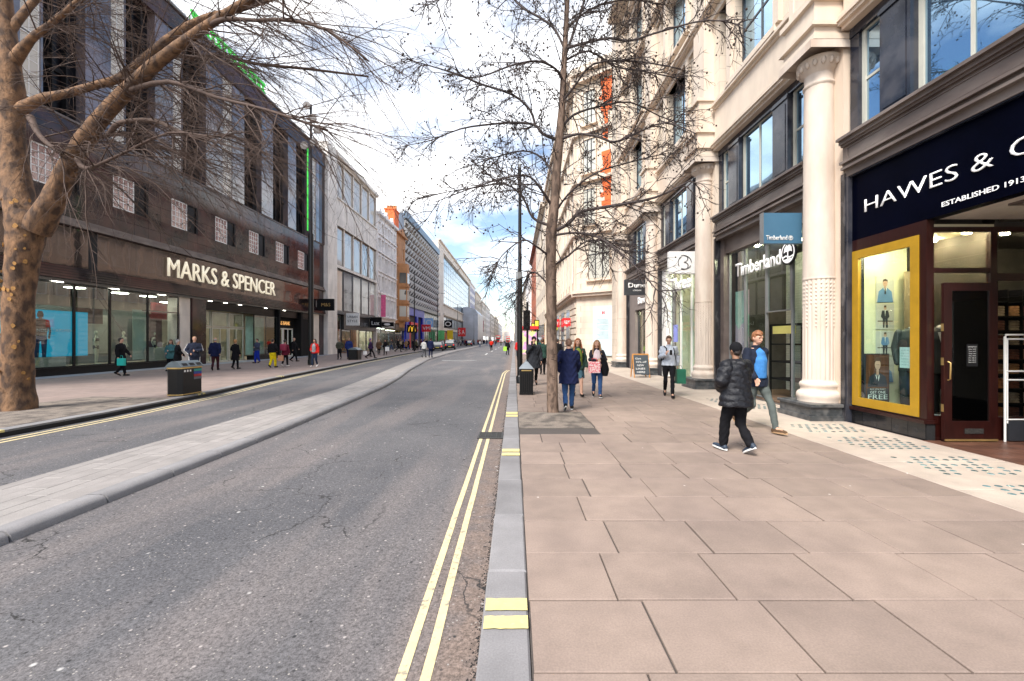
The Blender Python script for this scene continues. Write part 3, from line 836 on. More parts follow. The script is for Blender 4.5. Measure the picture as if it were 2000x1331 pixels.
# grit along the kerb joint
gb = MB(); rg = random.Random(5)
for k in range(1500):
    y = 1.9 + rg.random() ** 1.6 * 12; x = -0.19 - abs(rg.gauss(0, 0.022)); s = rg.uniform(0.003, 0.009)
    gb.add([(x - s, y - s, ZR), (x + s, y - s * .6, ZR), (x, y + s, ZR), (x, y, ZR + s)], [(0, 1, 3), (1, 2, 3), (2, 0, 3)])
o = gb.build('gutter_grit', M_dullblack, None, kind='stuff')

# median: bevelled kerb stones, rows of pale pavers
mb_ = MB(); yy = [-8, 0] + list(range(2, 60, 2)) + list(range(60, 231, 10)); n = len(yy)
mb_.add([(med_l(y) + .02, y, ZR - .02) for y in yy] + [(med_l(y) + .02, y, -0.068) for y in yy] + [(med_r(y) - .10, y, -0.068) for y in yy] + [(med_r(y) - .10, y, ZR - .02) for y in yy],
        [(a * n + i, a * n + i + 1, (a + 1) * n + i + 1, (a + 1) * n + i) for a in range(3) for i in range(n - 1)])
med = struct(mb_.build('median', M_bed))
ZM = -0.055
def quadstone(mbb, y0, y1, fa, fb, z0, z1, bv=0.006, g=0.006, gx=0.006):
    """a stone between fractions fa..fb of the median's width"""
    def X(f, y): l_, r_ = med_l(y), med_r(y) - 0.02; return l_ + (r_ - l_) * f
    y0 += g; y1 -= g
    c = [(X(fa, y0) + gx, y0), (X(fb, y0) - gx, y0), (X(fb, y1) - gx, y1), (X(fa, y1) + gx, y1)]
    cb = [(X(fa, y0) + gx + bv, y0 + bv), (X(fb, y0) - gx - bv, y0 + bv), (X(fb, y1) - gx - bv, y1 - bv), (X(fa, y1) + gx + bv, y1 - bv)]
    mbb.add([(x, y, z0) for x, y in c] + [(x, y, z1 - bv) for x, y in c] + [(x, y, z1) for x, y in cb],
            [(0, 1, 5, 4), (1, 2, 6, 5), (2, 3, 7, 6), (3, 0, 4, 7), (4, 5, 9, 8), (5, 6, 10, 9), (6, 7, 11, 10), (7, 4, 8, 11), (8, 9, 10, 11)])
FR = [0.0, 0.115, 0.27, 0.425, 0.58, 0.70, 0.86]
farm = MB()
for r in range(6):
    y = -4 + rr.uniform(0, .5)
    while y < 60:
        L = {0: 0.62, 5: 0.95}.get(r, 0.62) * (1 if r in (0, 5) else rr.choice([1, 1, 1.25, .8]))
        if y < 16 and y > 1.5:
            b = MB(); quadstone(b, y, y + L, FR[r], FR[r + 1], -0.1, ZM + rr.uniform(-.0015, .0015) + r * .004); b.build('paver', M_paver, med)
        else: quadstone(farm, y, y + L, FR[r], FR[r + 1], -0.1, ZM + r * .004)
        y += L
farm.build('pavers_far', M_paver, med, kind='stuff')
b = MB(); yy = list(range(60, 231, 10)); n = len(yy)
b.add([(med_l(y), y, ZM) for y in yy] + [(med_r(y) - .1, y, ZM) for y in yy], [(i, i + 1, n + i + 1, n + i) for i in range(n - 1)]); b.build('paving_beyond', M_paver, med, kind='stuff')
def med_kerb(mbb, y0, y1):
    y0 += .011; y1 -= .011
    vs = []; prof = [(-0.24, -0.1), (-0.24, ZM + .025), (-0.10, ZM + .03), (-0.05, ZM + .02), (-0.015, ZM - .01), (0, ZR - .02)]
    for y in (y0, y1):
        for (dx, z) in prof: vs.append((med_r(y) + dx, y, z))
    k = len(prof)
    mbb.add(vs, [(i, i + 1, k + i + 1, k + i) for i in range(k - 1)], 0, True)
    mbb.add(vs[:k], [tuple(range(k))]); mbb.add(vs[k:], [tuple(range(k))])
y = -2.6; fk = MB()
while y < 120:
    if 1 < y < 22: b = MB(); med_kerb(b, y, y + .915); b.build('kerb_stone', M_kerb, med)
    else: med_kerb(fk, y, y + .915)
    y += .915
fk.build('kerb_far', M_kerb, med, kind='stuff')

# left-hand pavement
yy = [-20, 0, 4, 8] + list(range(10, 40, 1)) + list(range(40, 110, 4)) + [110, 160, 220, 300, 700]; n = len(yy)
b = MB()
b.add([(-23.5, y, -0.001) for y in yy] + [(left_kerb(y) - .28, y, -0.001) for y in yy], [(i, i + 1, n + i + 1, n + i) for i in range(n - 1)])
lp = struct(b.build('pavement_left', M_pave_left))
def kst(mbb, y0, y1, g=.004):
    y0 += g; y1 -= g
    c = [(left_kerb(y0) - .275, y0), (left_kerb(y0), y0), (left_kerb(y1), y1), (left_kerb(y1) - .275, y1)]
    mbb.add([(x, y, ZR - .02) for x, y in c] + [(x, y, .003) for x, y in c], [(0, 1, 5, 4), (1, 2, 6, 5), (2, 3, 7, 6), (3, 0, 4, 7), (4, 5, 6, 7)])
y = 1.0; fk = MB()
while y < 150:
    if 5 < y < 30: b = MB(); kst(b, y, y + 1.0); b.build('kerb_stone', M_kerb, lp)
    else: kst(fk, y, y + 1.0)
    y += 1.0
fk.build('kerb_far', M_kerb, lp, kind='stuff')
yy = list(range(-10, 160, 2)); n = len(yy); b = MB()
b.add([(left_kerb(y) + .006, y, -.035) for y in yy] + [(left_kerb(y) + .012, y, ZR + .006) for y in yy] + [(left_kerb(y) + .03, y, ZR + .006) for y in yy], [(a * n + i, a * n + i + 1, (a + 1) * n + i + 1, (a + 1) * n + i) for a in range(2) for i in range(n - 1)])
b.build('shaded_kerb_face', M_dullblack, lp)  # black strip puts the shade of the kerb face into the colour
for (y0, nm) in ((7.6, 'yellow loading bars painted on the left kerb at the picture edge'), (13.2, 'yellow loading bars painted on the left kerb beside the large litter bin'), (19.5, 'yellow loading bars painted on the left kerb beyond the large litter bin')):
    t = thing('kerb_marking', nm, 'kerb marking', (left_kerb(y0), y0, 0))
    for k in (0, .22):
        b = MB(); a, c = y0 + k, y0 + k + .12
        b.add([(left_kerb(a) - .25, a, .0072), (left_kerb(a) + .003, a, .0072), (left_kerb(c) + .003, c, .0072), (left_kerb(c) - .25, c, .0072), (left_kerb(a) + .003, a, -.1), (left_kerb(c) + .003, c, -.1)], [(0, 1, 2, 3), (1, 4, 5, 2)]); b.build('bar', M_yellow2, t)
# tree pit of the plane tree, pale apron by the store, joints of some loose slabs
b = MB(); b.prism([(-12.9, 8.4), (-9.6, 8.2), (-9.62, 12.3), (-12.2, 12.6)], -0.05, 0.004, 'z'); b.build('gravel_bed', M_gravel, lp)
b = MB(); b.box(-22.5, -19.9, 15, 48, -0.05, 0.006); b.build('store_apron', mat('blue_grey_granite', (0.25, 0.27, 0.30), 0.55, var=0.12, scale=2), lp)
# ------------------------------------------------------------------ the department store on the left
FL = Front(-21.0, 'L')
ms = thing('department_store', 'long dark polished granite department store with black window bays, left of the street', 'building', (-21, 30, 0))
Y0, Y1 = 10.0, 48.0
b = MB()
b.box(-45, -21.45, Y0, Y1, 7.0, 21.0); b.build('wall', M_dullblack, ms)
# small windows, recesses and panels of the lower band
wins = [(Y0 + 1.25, ), ]
ws = [11.1 + 3.9 * k for k in range(10)]           # window left edges: 19.0 ... 42.3
holes = []
for y in ws:
    if y + 2.3 > Y1: continue
    holes.append((y, y + 1.28)); 
wy = [y for y in ws if y + 1.3 < Y1 - 1]
PN = {}
def panel(F, parent, y0, y1, z0, z1, d, m, name, g=0.008, th=0.05, bv=0.006):
    w, h = y1 - y0 - g, z1 - z0 - g
    k = (F.S, round(w, 3), round(h, 3), m.name, th)
    if k not in PN:
        b = MB(); S = F.S
        b.add([(-th * S, 0, 0), (-th * S, w, 0), (-th * S, w, h), (-th * S, 0, h), (-bv * S, 0, 0), (-bv * S, w, 0), (-bv * S, w, h), (-bv * S, 0, h),
               (0, bv, bv), (0, w - bv, bv), (0, w - bv, h - bv), (0, bv, h - bv)],
              [(0, 1, 5, 4), (1, 2, 6, 5), (2, 3, 7, 6), (3, 0, 4, 7), (4, 5, 9, 8), (5, 6, 10, 9), (6, 7, 11, 10), (7, 4, 8, 11), (8, 9, 10, 11)])
        PN[k] = b.mesh(name, m)
    return piece(name, PN[k], parent, (F.X + F.S * d, y0 + g / 2, z0 + g / 2))
b = MB(); FL.b(b, Y0, Y1, -0.44, -0.06, 7.3, 12.05); 
zb = [7.42, 8.63, 10.35, 12.0]
edges = sorted({Y0, Y1} | {y for y in wy} | {y + 1.28 for y in wy} | {min(y + 2.2, Y1) for y in wy} | {min(y + 3.05, Y1) for y in wy})
rs = random.Random(11)
for a, c in zip(edges, edges[1:]):
    if c - a < .05: continue
    mid = (a + c) / 2
    iswin = any(y < mid < y + 1.28 for y in wy); isrec = any(y + 1.28 < mid < y + 2.2 for y in wy)
    for j in range(3):
        if j == 1 and iswin:
            FL.window(ms, a, c, zb[1], zb[2], -0.02, 4, 5, M_whiteframe, G_leftwin, 0.06, 0.035)
        elif j == 1 and isrec:
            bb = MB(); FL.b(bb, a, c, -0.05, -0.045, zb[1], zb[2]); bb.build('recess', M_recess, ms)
            bb = MB(); FL.b(bb, c - .18, c, -0.045, 0.0, zb[1], zb[2]); FL.b(bb, a, c, -0.045, 0.01, zb[2] - .06, zb[2]); bb.build('recess_edge', M_blackmatt, ms)
        else:
            z0, z1 = zb[j], zb[j + 1]
            panel(FL, ms, a, c, z0, (z0 + z1) / 2, 0.0 + rs.uniform(-.002, .002), M_granite, 'granite_panel')
            panel(FL, ms, a, c, (z0 + z1) / 2, z1, 0.0 + rs.uniform(-.002, .002), M_granite, 'granite_panel')
b.build('backing', M_dullblack, ms)
b = MB()
for y in [Y0 + 1.95 * k for k in range(19)]:
    for z in (9.0, 11.2):
        b.tube([(-21 + .002, y, z), (-20.97, y, z)], 0.045, 8)
b.build('fixing_studs', M_blackmatt, ms, kind='stuff')
# mouldings between the storeys
b = MB(); FL.b(b, Y0, Y1, -0.1, 0.16, 7.12, 7.22); FL.b(b, Y0, Y1, -0.1, 0.07, 7.22, 7.42); FL.b(b, Y0, Y1, -0.1, 0.22, 7.02, 7.12); FL.b(b, Y0, Y1, -.1, .05, 12.0, 12.1)
b.build('string_course', M_bronze, ms)
# tall dark bays, shiny pillars, tall white windows
dark = [(11.6, 13.4), (15.4, 17.3), (19.3, 21.2), (23.4, 25.3), (27.4, 29.5), (33.7, 36.0), (37.7, 40.2), (41.7, 44.3)]
tallw = [(14.2, 15.1), (18.4, 19.2), (22.55, 23.35), (26.65, 27.35), (31.2, 32.25), (44.9, 45.9)]
ZT0, ZT1 = 12.1, 20.6
items = sorted([(a, c, 'd') for a, c in dark] + [(a, c, 'w') for a, c in tallw])
y = Y0
def pillar(a, c):
    if c - a < 0.03: return
    hs = np.linspace(ZT0, ZT1, 5)
    for k in range(4):
        panel(FL, ms, a, c, hs[k], hs[k + 1], 0.12, M_granite_hi, 'pillar_panel', th=0.6)
for a, c, t in items:
    pillar(y, a)
    if t == 'd':
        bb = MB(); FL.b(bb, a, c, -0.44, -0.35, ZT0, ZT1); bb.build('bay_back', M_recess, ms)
        n = 3
        for k in range(1, n):
            yy_ = a + (c - a) * k / n
            bb = MB(); FL.b(bb, yy_ - .04, yy_ + .04, -0.35, -0.12, ZT0, ZT1); bb.build('mullion', M_blackmatt, ms)
        for k in range(1, 4):
            zz = ZT0 + (ZT1 - ZT0) * k / 4
            bb = MB(); FL.b(bb, a, c, -0.35, -0.26, zz - .12, zz + .12); bb.build('transom', M_blackmatt, ms)
    else:
        hs = np.linspace(ZT0, ZT1, 4)
        for k in range(3): FL.window(ms, a, c, hs[k] + .04, hs[k + 1] - .04, 0.06, 2, 5, M_whiteframe, G_pale, 0.05, 0.03)
        bb = MB(); FL.b(bb, a, c, -0.44, -0.05, ZT0, ZT1); bb.build('window_back', M_dullblack, ms)
    y = c
pillar(y, Y1 - 1.4)
for k in range(3):
    panel(FL, ms, Y1 - 1.4, Y1, [12.1, 15, 18][k], [15, 18, 20.6][k], 0.12, M_granite, 'granite_panel', th=.5)
b = MB(); FL.b(b, Y0, Y1 + .05, -0.6, 0.22, 20.6, 20.85); FL.b(b, Y0, Y1 + .05, -.6, .14, 20.85, 22.0); b.build('parapet', M_granite, ms)
b = MB(); FL.b(b, Y0, Y1 + .05, -0.8, 0.26, 22.0, 22.15); b.build('coping', M_greyframe, ms)
# fascia of mirror-dark glass panels above the shop windows
zf0, zf1 = 5.12, 7.02
fy = [10, 12.3, 14.7, 17.1, 19.4, 21.5, 21.95, 24.2, 26.5, 28.8, 31.1, 33.4, 35.7, 38.0, 40.3, 42.6, 44.9, 48]
for a, c in zip(fy, fy[1:]):
    panel(FL, ms, a, c, zf0, zf1, -0.02, G_fascia if c - a > 1 else M_dullblack, 'fascia_panel', th=0.04)
b = MB(); FL.b(b, Y0, Y1, -0.5, -0.07, 4.5, 7.1); b.build('fascia_backing', M_dullblack, ms)
for k in range(5):
    b = MB(); FL.b(b, Y0, Y1, -0.02, 0.10 + .03 * k, 4.50 + .124 * (4 - k), 4.50 + .124 * (4 - k) + .10); b.build('louvre', M_granite, ms)
b = MB(); FL.b(b, Y0, Y1, -2.4, 0.02, 4.36, 4.49); b.build('soffit', M_greyframe, ms)
lb = MB(); lb.box(-.32, .32, -.17, .17, -.02, 0.0); LP = lb.mesh('soffit_light', M_lamp_soft)
for y in (17.5, 20.3, 23.2, 26.3, 30.4, 32.0, 33.7, 37.2, 40.2, 43.2, 46.4): piece('soffit_light', LP, ms, (-21.5, y, 4.358))
# piers at street level
def pier(a, c, m, d0=-1.2, d1=0.0, z1=4.36): 
    b = MB(); FL.b(b, a, c, d0, d1, 0, z1); b.build('pier', m, ms)
pier(27.5, 28.35, M_pale, -.9, -0.10); pier(28.4, 29.65, M_granite, -.9, 0.02); pier(38.95, 39.15, M_blackmatt); pier(42.95, 43.3, M_blackmatt)
pier(45.4, 47.0, M_pale, -.9, -.06); pier(47.0, 48.0, M_granite); pier(10, 10.6, M_granite)
# stall risers
b = MB(); FL.b(b, 10.6, 27.4, -0.7, 0.0, 0, 0.28); FL.b(b, 10.6, 27.4, -0.6, 0.03, .28, 0.36); FL.b(b, 35.5, 38.95, -.8, -.1, 0, .36); b.build('stall_riser', M_black, ms)
# shop windows: glass between black mullions
wy2 = [10.6, 13.2, 15.8, 18.5, 20.9, 22.75, 25.1, 27.4]
for a, c in zip(wy2, wy2[1:]):
    FL.window(ms, a, c, 0.36, 4.32, -0.10, 1, 1, M_black, G_shop_green, 0.05, name='shop_window')
FL.window(ms, 35.5, 38.95, .36, 3.7, -.2, 2, 1, M_black, G_shop_green, 0.06, name='shop_window')
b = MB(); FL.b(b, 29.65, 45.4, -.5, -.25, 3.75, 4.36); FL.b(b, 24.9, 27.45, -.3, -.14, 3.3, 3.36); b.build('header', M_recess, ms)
# interior: back wall, floor, ceiling lights
b = MB(); FL.b(b, 10, 47.5, -6.3, -6.2, 0, 4.36); b.build('interior_back', M_interior, ms)
b = MB(); FL.b(b, 10, 27.5, -2.6, -2.5, 0.36, 3.4); b.build('display_back', mat('display_back', (0.15, 0.17, 0.16), 0.6, var=.2, scale=.7), ms)
b = MB(); FL.b(b, 10.6, 27.4, -2.5, -.14, .30, .36); FL.b(b, 10, 47.5, -6.2, -.5, -.02, .012); b.build('display_floor', M_interior, ms)
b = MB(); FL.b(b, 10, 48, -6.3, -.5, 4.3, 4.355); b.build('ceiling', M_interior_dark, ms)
lb = MB(); lb.box(-.25, .25, -.3, .3, -.03, 0.0); LP2 = lb.mesh('ceiling_light', M_lamp)
for y in (11.8, 14.5, 17, 19.5, 22, 24.5, 26.4): piece('ceiling_light', LP2, ms, (-22.2, y, 4.29))
for y in (30.7, 33, 35.2, 37.2, 40, 42): piece('ceiling_light', LP2, ms, (-24.5, y, 4.29)); 
# entrance doors
for (a, c) in ((29.75, 31.6), (31.7, 33.5), (33.6, 35.4)):
    FL.window(ms, a, c, 0.02, 2.55, -1.0, 2, 1, M_paleframe, G_shop, .08, .07, name='entrance_door'); FL.window(ms, a, c, 2.62, 3.72, -1.0, 1, 1, M_paleframe, G_shop, .06, name='transom_window')
for (a, c) in ((39.2, 41.05), (41.1, 42.9)):
    FL.window(ms, a, c, 0.02, 2.75, -.8, 2, 1, M_whiteframe, G_shop, .12, .10, name='entrance_door')
b = MB(); FL.b(b, 39.15, 43, -.78, -.7, 2.8, 3.75); b.build('door_header', M_blackmatt, ms)
b = MB(); FL.b(b, 43.3, 45.4, -.4, -.3, 0, 4.3); b.build('dark_bay', M_blackmatt, ms)
b = MB(); b.box(-46, -21.5, Y0 - .3, Y0, 0, 21.5); b.box(-46, -21.5, Y1, Y1 + .02, 0, 21.9); b.build('end_wall', M_granite, ms)
# the large sign letters
sg = thing('shop_sign', 'large cream raised store-name letters across the dark granite front', 'sign', (-21, 26, 5.4))
text('MARKS & SPENCER', sg, (-20.93, 26.25, 5.50), 11.8, 1.12, 'L', M_warmletter, 0.09, bold=-0.004)
sm = thing('shop_sign', 'small amber lettering on the dark header above the double entrance doors of the store', 'sign', (-21.6, 40, 3.0))
text('M&S BANK', sm, (-21.69, 39.9, 3.05), 2.2, .34, 'L', mat('amber_letter', (.6, .3, .1), .5, emit=(1, .5, .15), estr=.5), 0.02, letters=False, name='lettering')
pj = thing('projecting_sign', 'small black projecting box sign with gold lettering at the end of the granite store', 'sign', (-20.9, 46.3, 4.5))
b = MB(); b.box(-20.95, -19.15, 46.2, 46.45, 4.75, 6.0); b.build('board', M_blackmatt, pj); b = MB(); b.box(-21, -20.95, 46.25, 46.4, 5.0, 5.8); b.build('bracket', M_steel, pj)
text('M&S', pj, (-20.45, 46.19, 5.2), 0.95, .34, 'C', M_brass, 0.01, letters=False, name='lettering')
# green rooftop lattice sign
gs = thing('rooftop_sign', 'bright green openwork lattice sign on the roof edge of the granite store behind branches', 'sign', (-21, 31, 22))
b = MB()
for z in (22.25, 22.95): FL.b(b, 28.2, 36.6, 0.0, .12, z, z + .16)
b.build('rail', M_green, gs)
b = MB(); y = 28.2; k = 0
while y < 36.6:
    b.tube([(-20.94, y, 22.3), (-20.94, y + .55, 23.05)], .07, 5); b.tube([(-20.94, y + .55, 22.3), (-20.94, y, 23.05)], .07, 5); y += .6
b.build('lattice', M_green, gs)
b = MB(); [b.box(-21.4, -21.2, y, y + .1, 22.15, 22.9) for y in (28.4, 31, 34, 36.6)]; b.build('support', M_steel, gs)
# window posters and mannequins
def flat_person(b, y, z, h, X, S, mi=0, w=1.0, torso=0, legs=None, skin=1):
    """printed figure on a poster: flat shapes a few millimetres proud of the sheet"""
    x = X
    def P(pts, m, k=0): b.add([(x + S * .001 * k, y + a * h * w, z + c * h) for a, c in pts], [tuple(range(len(pts)))], m)
    P([(-.05, .86), (.05, .86), (.06, .93), (.035, 1.0), (-.035, 1.0), (-.06, .93)], skin, 2)
    P([(-.03, .82), (.03, .82), (.03, .88), (-.03, .88)], skin, 1)
    P([(-.16, .80), (-.04, .84), (.04, .84), (.16, .80), (.12, .55), (.11, .46), (-.11, .46), (-.12, .55)], torso, 3)
    P([(-.16, .80), (-.12, .78), (-.15, .55), (-.13, .40), (-.17, .40), (-.19, .56)], skin, 4)
    P([(.16, .80), (.12, .78), (.15, .55), (.13, .40), (.17, .40), (.19, .56)], skin, 4)
    P([(-.11, .46), (.11, .46), (.12, .38), (0.0, .34), (-.12, .38)], legs if legs is not None else torso, 5)
    P([(-.12, .38), (-.01, .36), (-.03, .0), (-.10, .0)], legs if legs is not None else skin, 3)
    P([(.12, .38), (.01, .36), (.03, .0), (.10, .0)], legs if legs is not None else skin, 3)
M_skinprint = mat('printed_skin', (0.23, 0.13, 0.10), 0.6); M_darkprint = mat('printed_navy', (0.03, 0.05, 0.13), 0.6)
M_teal = mat('glowing_teal_print', (0.02, 0.40, 0.60), 0.45, var=0.04, emit=(.01, .33, .55), estr=.35); M_whiteprint = mat('printed_white', (0.8, 0.8, 0.8), 0.6)  # the teal is poster print; its glow is added to brighten it
ps = thing('window_poster', 'wide turquoise poster with a swimwear model and white words in the store window', 'poster', (-21.5, 19, .9))
b = MB(); b.box(-21.53, -21.50, 15.6, 21.95, .86, 3.02); b.build('panel', M_teal, ps)
b = MB(); flat_person(b, 19.75, .86, 2.1, -21.498, 1, torso=1, legs=0, skin=1, w=1.15); b.build('printed_model', [M_darkprint, mat('printed_tan', (.20, .10, .07), .6)], ps)
text('AN UNDERSTATEMENT', ps, (-21.49, 19.05, 2.02), 2.3, .13, 'L', M_whiteprint, .001, letters=False, name='lettering')
text('live your collection', ps, (-21.488, 19.05, 1.82), 1.3, .07, 'L', M_whiteprint, .001, letters=False, name='lettering')
def panelthing(label, a, c, z0, z1, x, m, cat='poster'):
    b = MB(); b.box(x - .02, x, a, c, z0, z1); o = b.build('window_poster', m, None, loc=(x, (a + c) / 2, z0)); tag(o, label, cat); return o
M_p1 = mat('printed_cream', (.50, .47, .40), .6, var=.1); M_p2 = mat('printed_brown', (.14, .07, .06), .6, var=.5, scale=2.5); M_p3 = mat('printed_red', (.35, .02, .03), .5, var=.4, scale=2); M_p4 = mat('printed_grey', (.22, .25, .25), .6, var=.4, scale=1.2)
panelthing('pale poster with small print below the turquoise poster', 19.3, 20.9, .37, .84, -21.51, M_p1)
panelthing('grey lower panel beneath the swimwear model poster', 15.6, 19.2, .37, .84, -21.515, M_p4)
panelthing('cream backdrop panel behind the two mannequins', 22.2, 24.2, .9, 3.0, -22.6, M_p1)
panelthing('brown photograph panel high above the mannequins', 22.1, 23.6, 2.5, 3.3, -22.3, M_p2)
panelthing('pale green printed panel to the right of the mannequins', 25.0, 26.0, .5, 3.4, -21.9, mat('printed_mint', (.42, .52, .44), .6, var=.15, scale=1))
panelthing('dark fashion photograph panel right of the mannequins', 26.0, 27.0, 1.1, 3.2, -21.85, M_p2)
panelthing('red panel with a word at the top of the store window', 26.0, 27.2, 2.9, 3.9, -21.7, M_p3)
panelthing('cream low panel at the right end of the store window', 25.7, 27.2, .38, 1.2, -21.8, M_p1)
panelthing('tall green-lit panel in the window between the entrances', 36.0, 38.6, .4, 3.6, -22.2, mat('green_lit_panel', (.36, .55, .48), .6, var=.25, scale=1.5))
M_manq = mat('mannequin_cream', (.62, .58, .42), .45, var=.05); M_manqd = mat('mannequin_dark_cloth', (.03, .035, .04), .6)
def mannequin(x, y, label, rz, h=1.85, cloth=M_manqd):
    t = thing('mannequin', label, 'mannequin', (x, y, .36), rz)
    b = MB(); b.loft([(0, 0, .86, .15, .1), (0, 0, .95, .17, .11), (0, 0, 1.1, .115, .085), (0, 0, 1.28, .16, .11), (0, 0, 1.42, .17, .08), (0, 0, 1.47, .06, .05)])
    b.limb([(0, 0, 1.45), (0, 0, 1.56)], [.05, .045]); b.ball((0, .01, 1.66), (.075, .09, .115))
    for s in (-1, 1):
        b.limb([(s * .17, 0, 1.40), (s * .24, -.02, 1.15), (s * .25, .07, .92)], [.045, .036, .025]); b.limb([(s * .09, 0, .9), (s * .1, .02, .48), (s * .1, 0, .08)], [.085, .055, .035]); b.limb([(s * .1, 0, .04), (s * .1, .12, .03)], [.04, .03], 8)
    vox(b, .022, 2, 'body', M_manq, t)
    b = MB(); b.loft([(0, 0, .80, .165, .115), (0, 0, .95, .185, .125), (0, 0, 1.0, .17, .12)]); b.loft([(0, 0, 1.22, .165, .12), (0, 0, 1.30, .18, .13), (0, 0, 1.38, .17, .11)])
    vox(b, .022, 2, 'garment', cloth, t)
    b = MB(); b.lathe([(.2, -0.0), (.2, .02), (.02, .03)], (0, 0), 14); b.build('stand', M_steel, t, local=True)
    return t
mannequin(-21.85, 22.75, 'cream mannequin in a dark bra top, left one of the two in the store window', R(-60))
mannequin(-21.85, 24.35, 'cream mannequin in a pale dress, right one of the two in the store window', R(-80), cloth=M_p1)
mannequin(-21.9, 26.45, 'mannequin in dark clothes at the right end of the store window', R(-70))
mannequin(-22.6, 37.3, 'mannequin in the green-lit window between the store entrances', R(-90))

# ------------------------------------------------------------------ buildings beyond on the left
def grid_building(name, label, F, y0, y1, ztop, wallm, rows, cols, fm, gm, depth=14, base=4.6, fw=.09, margin=.6, cornice=.5, cat='building', nx=1, nz=2, gap=.5, recess=-.15, top_trim=True, extra=None, archs=False):
    t = thing(name, label, cat, (F.X, (y0 + y1) / 2, 0))
    if isinstance(cols, int): 
        w = (y1 - y0 - 2 * margin) / cols; cs = [(y0 + margin + w * i + gap / 2, y0 + margin + w * (i + 1) - gap / 2) for i in range(cols)]
    else: cs = cols
    holes = [(a, c, z0, z1) for a, c in cs for (z0, z1) in rows]
    b = MB(); F.wall(b, y0, y1, base, ztop, holes, .45)
    b.build('wall', wallm, t)
    b = MB(); F.b(b, y0 + .01, y1 - .01, -depth, -.46, 0, ztop - .02); b.build('body', wallm, t)
    for (z0, z1) in rows:
        for a, c in cs: F.window(t, a, c, z0, z1, recess, nx, nz, fm, gm, fw, .05)
    if top_trim:
        b = MB(); F.b(b, y0, y1, -.5, cornice, ztop, ztop + .35); F.b(b, y0, y1, -.5, cornice * .6, ztop - .25, ztop); F.b(b, y0, y1, -.5, .1, ztop + .35, ztop + 1.0); b.build('cornice', wallm, t)
    return t
def shopfront(t, F, y0, y1, z1, m, gm=None, d=-.2, name='shop_window', nx=2, door=None, frame=M_darkframe, riser=.4, inner=M_interior, header=1.0, fascia=None):
    b = MB(); F.b(b, y0, y1, -.4, -.02, z1 - header, z1); b.build('fascia', fascia or m, t)
    b = MB(); F.b(b, y0, y1, -3.4, -3.3, 0, z1 - .05); F.b(b, y0, y1, -3.3, -.3, 0.0, .02); b.build('shop_interior', inner, t)
    F.window(t, y0 + .1, y1 - .1, 0.02, z1 - header, d, nx, 1, frame, gm or G_shop, .12, .1, name=name)
    lb = MB(); F.b(lb, y0 + 1, y1 - 1, -2.2, -1.6, z1 - header - .06, z1 - header - .02); lb.build('ceiling_light', M_lamp_soft, t)
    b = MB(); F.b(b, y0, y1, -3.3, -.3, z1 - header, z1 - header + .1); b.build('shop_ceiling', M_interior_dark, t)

# white stone block with picture windows
FB = Front(-21.0, 'L')
b2 = thing('building', 'white stone commercial block with three bands of wide windows next to the granite store', 'building', (-21, 57, 0))
cols2 = [(50.9 + 3.1 * i, 50.9 + 3.1 * i + 2.85) for i in range(5)]
rows2 = [(10.6, 15.2), (18.6, 23.0)]
b = MB(); FB.wall(b, 50.6, 66.4, 10.2, 23.3, [(a, c, z0, z1) for a, c in cols2 for z0, z1 in rows2] + [], .5); b.build('wall', M_portland, b2)
b = MB(); b.box(-20.55, -22, 48.02, 50.6, 0, 23.6); b.build('side_pier', M_portland, b2)
b = MB(); b.box(-36, -21.5, 48.04, 66.38, 4, 23.3); b.build('body', M_portland, b2)
for r_, (z0, z1) in enumerate(rows2):
    for (a, c) in cols2: FB.window(b2, a, c, z0, z1, -.12, 1, 1, M_bronzeframe, G_pale if r_ else G_win, .10)
for (a, c) in cols2:
    panel(FB, b2, a - .1, c + .1, 15.35, 18.45, .06, M_portland, 'stone_panel', g=.12, th=.1)
b = MB(); FB.b(b, 50.6, 66.4, -.3, .22, 18.42, 18.6); FB.b(b, 50.6, 66.4, -.3, .18, 15.2, 15.35); FB.b(b, 50.6, 66.4, -.3, .18, 10.2, 10.45); FB.b(b, 50.6, 66.4, -.6, .4, 23.3, 23.75); b.build('sill_band', M_portland, b2)
FB.window(b2, 50.7, 53.6, 5.1, 10.1, -.1, 1, 1, M_greyframe, G_pale, .12, name='shop_window')
for i in range(1, 5):
    a = 53.7 + 3.15 * (i - 1); FB.window(b2, a, a + 3.05, 5.1, 10.1, -.05, 1, 2 if i % 2 else 1, M_darkframe, G_win, .18, name='shop_window')
b = MB(); FB.b(b, 50.6, 66.4, -.5, .3, 4.7, 5.05); b.build('canopy', M_darkframe, b2)
b = MB(); FB.b(b, 53.6, 65.9, -.4, .05, 2.95, 4.7); b.build('fascia', M_darkframe, b2)
FB.window(b2, 50.7, 53.5, .1, 4.6, -.3, 1, 1, M_greyframe, G_shop_green, .1, name='shop_window')
for i in range(4): 
    if i != 1: FB.window(b2, 53.8 + 3.0 * i, 56.7 + 3.0 * i, .1, 2.95, -.3, 1, 1, M_darkframe, G_shop, .1, name='shop_window')
b = MB(); FB.b(b, 50.7, 66, -3, -2.9, 0, 4.7); FB.b(b, 50.7, 66, -3, -.5, 0, .02); b.build('shop_interior', mat('orange_interior', (.35, .14, .05), .6, var=.6, scale=1), b2)
b = MB(); FB.b(b, 52, 65, -2, -1.5, 4.55, 4.6); b.build('ceiling_light', M_lamp_soft, b2)
b = MB(); FB.b(b, 66.0, 66.4, -.4, .1, 0, 10.2); b.build('end_pier', M_portland, b2)
s1 = thing('shop_sign', 'white raised letters on the dark fascia of the white stone block', 'sign', (-20.9, 54, 3.3)); text('LOOKING', s1, (-20.93, 55, 3.4), 7.0, .6, 'L', M_greyframe, .06, name='letter')
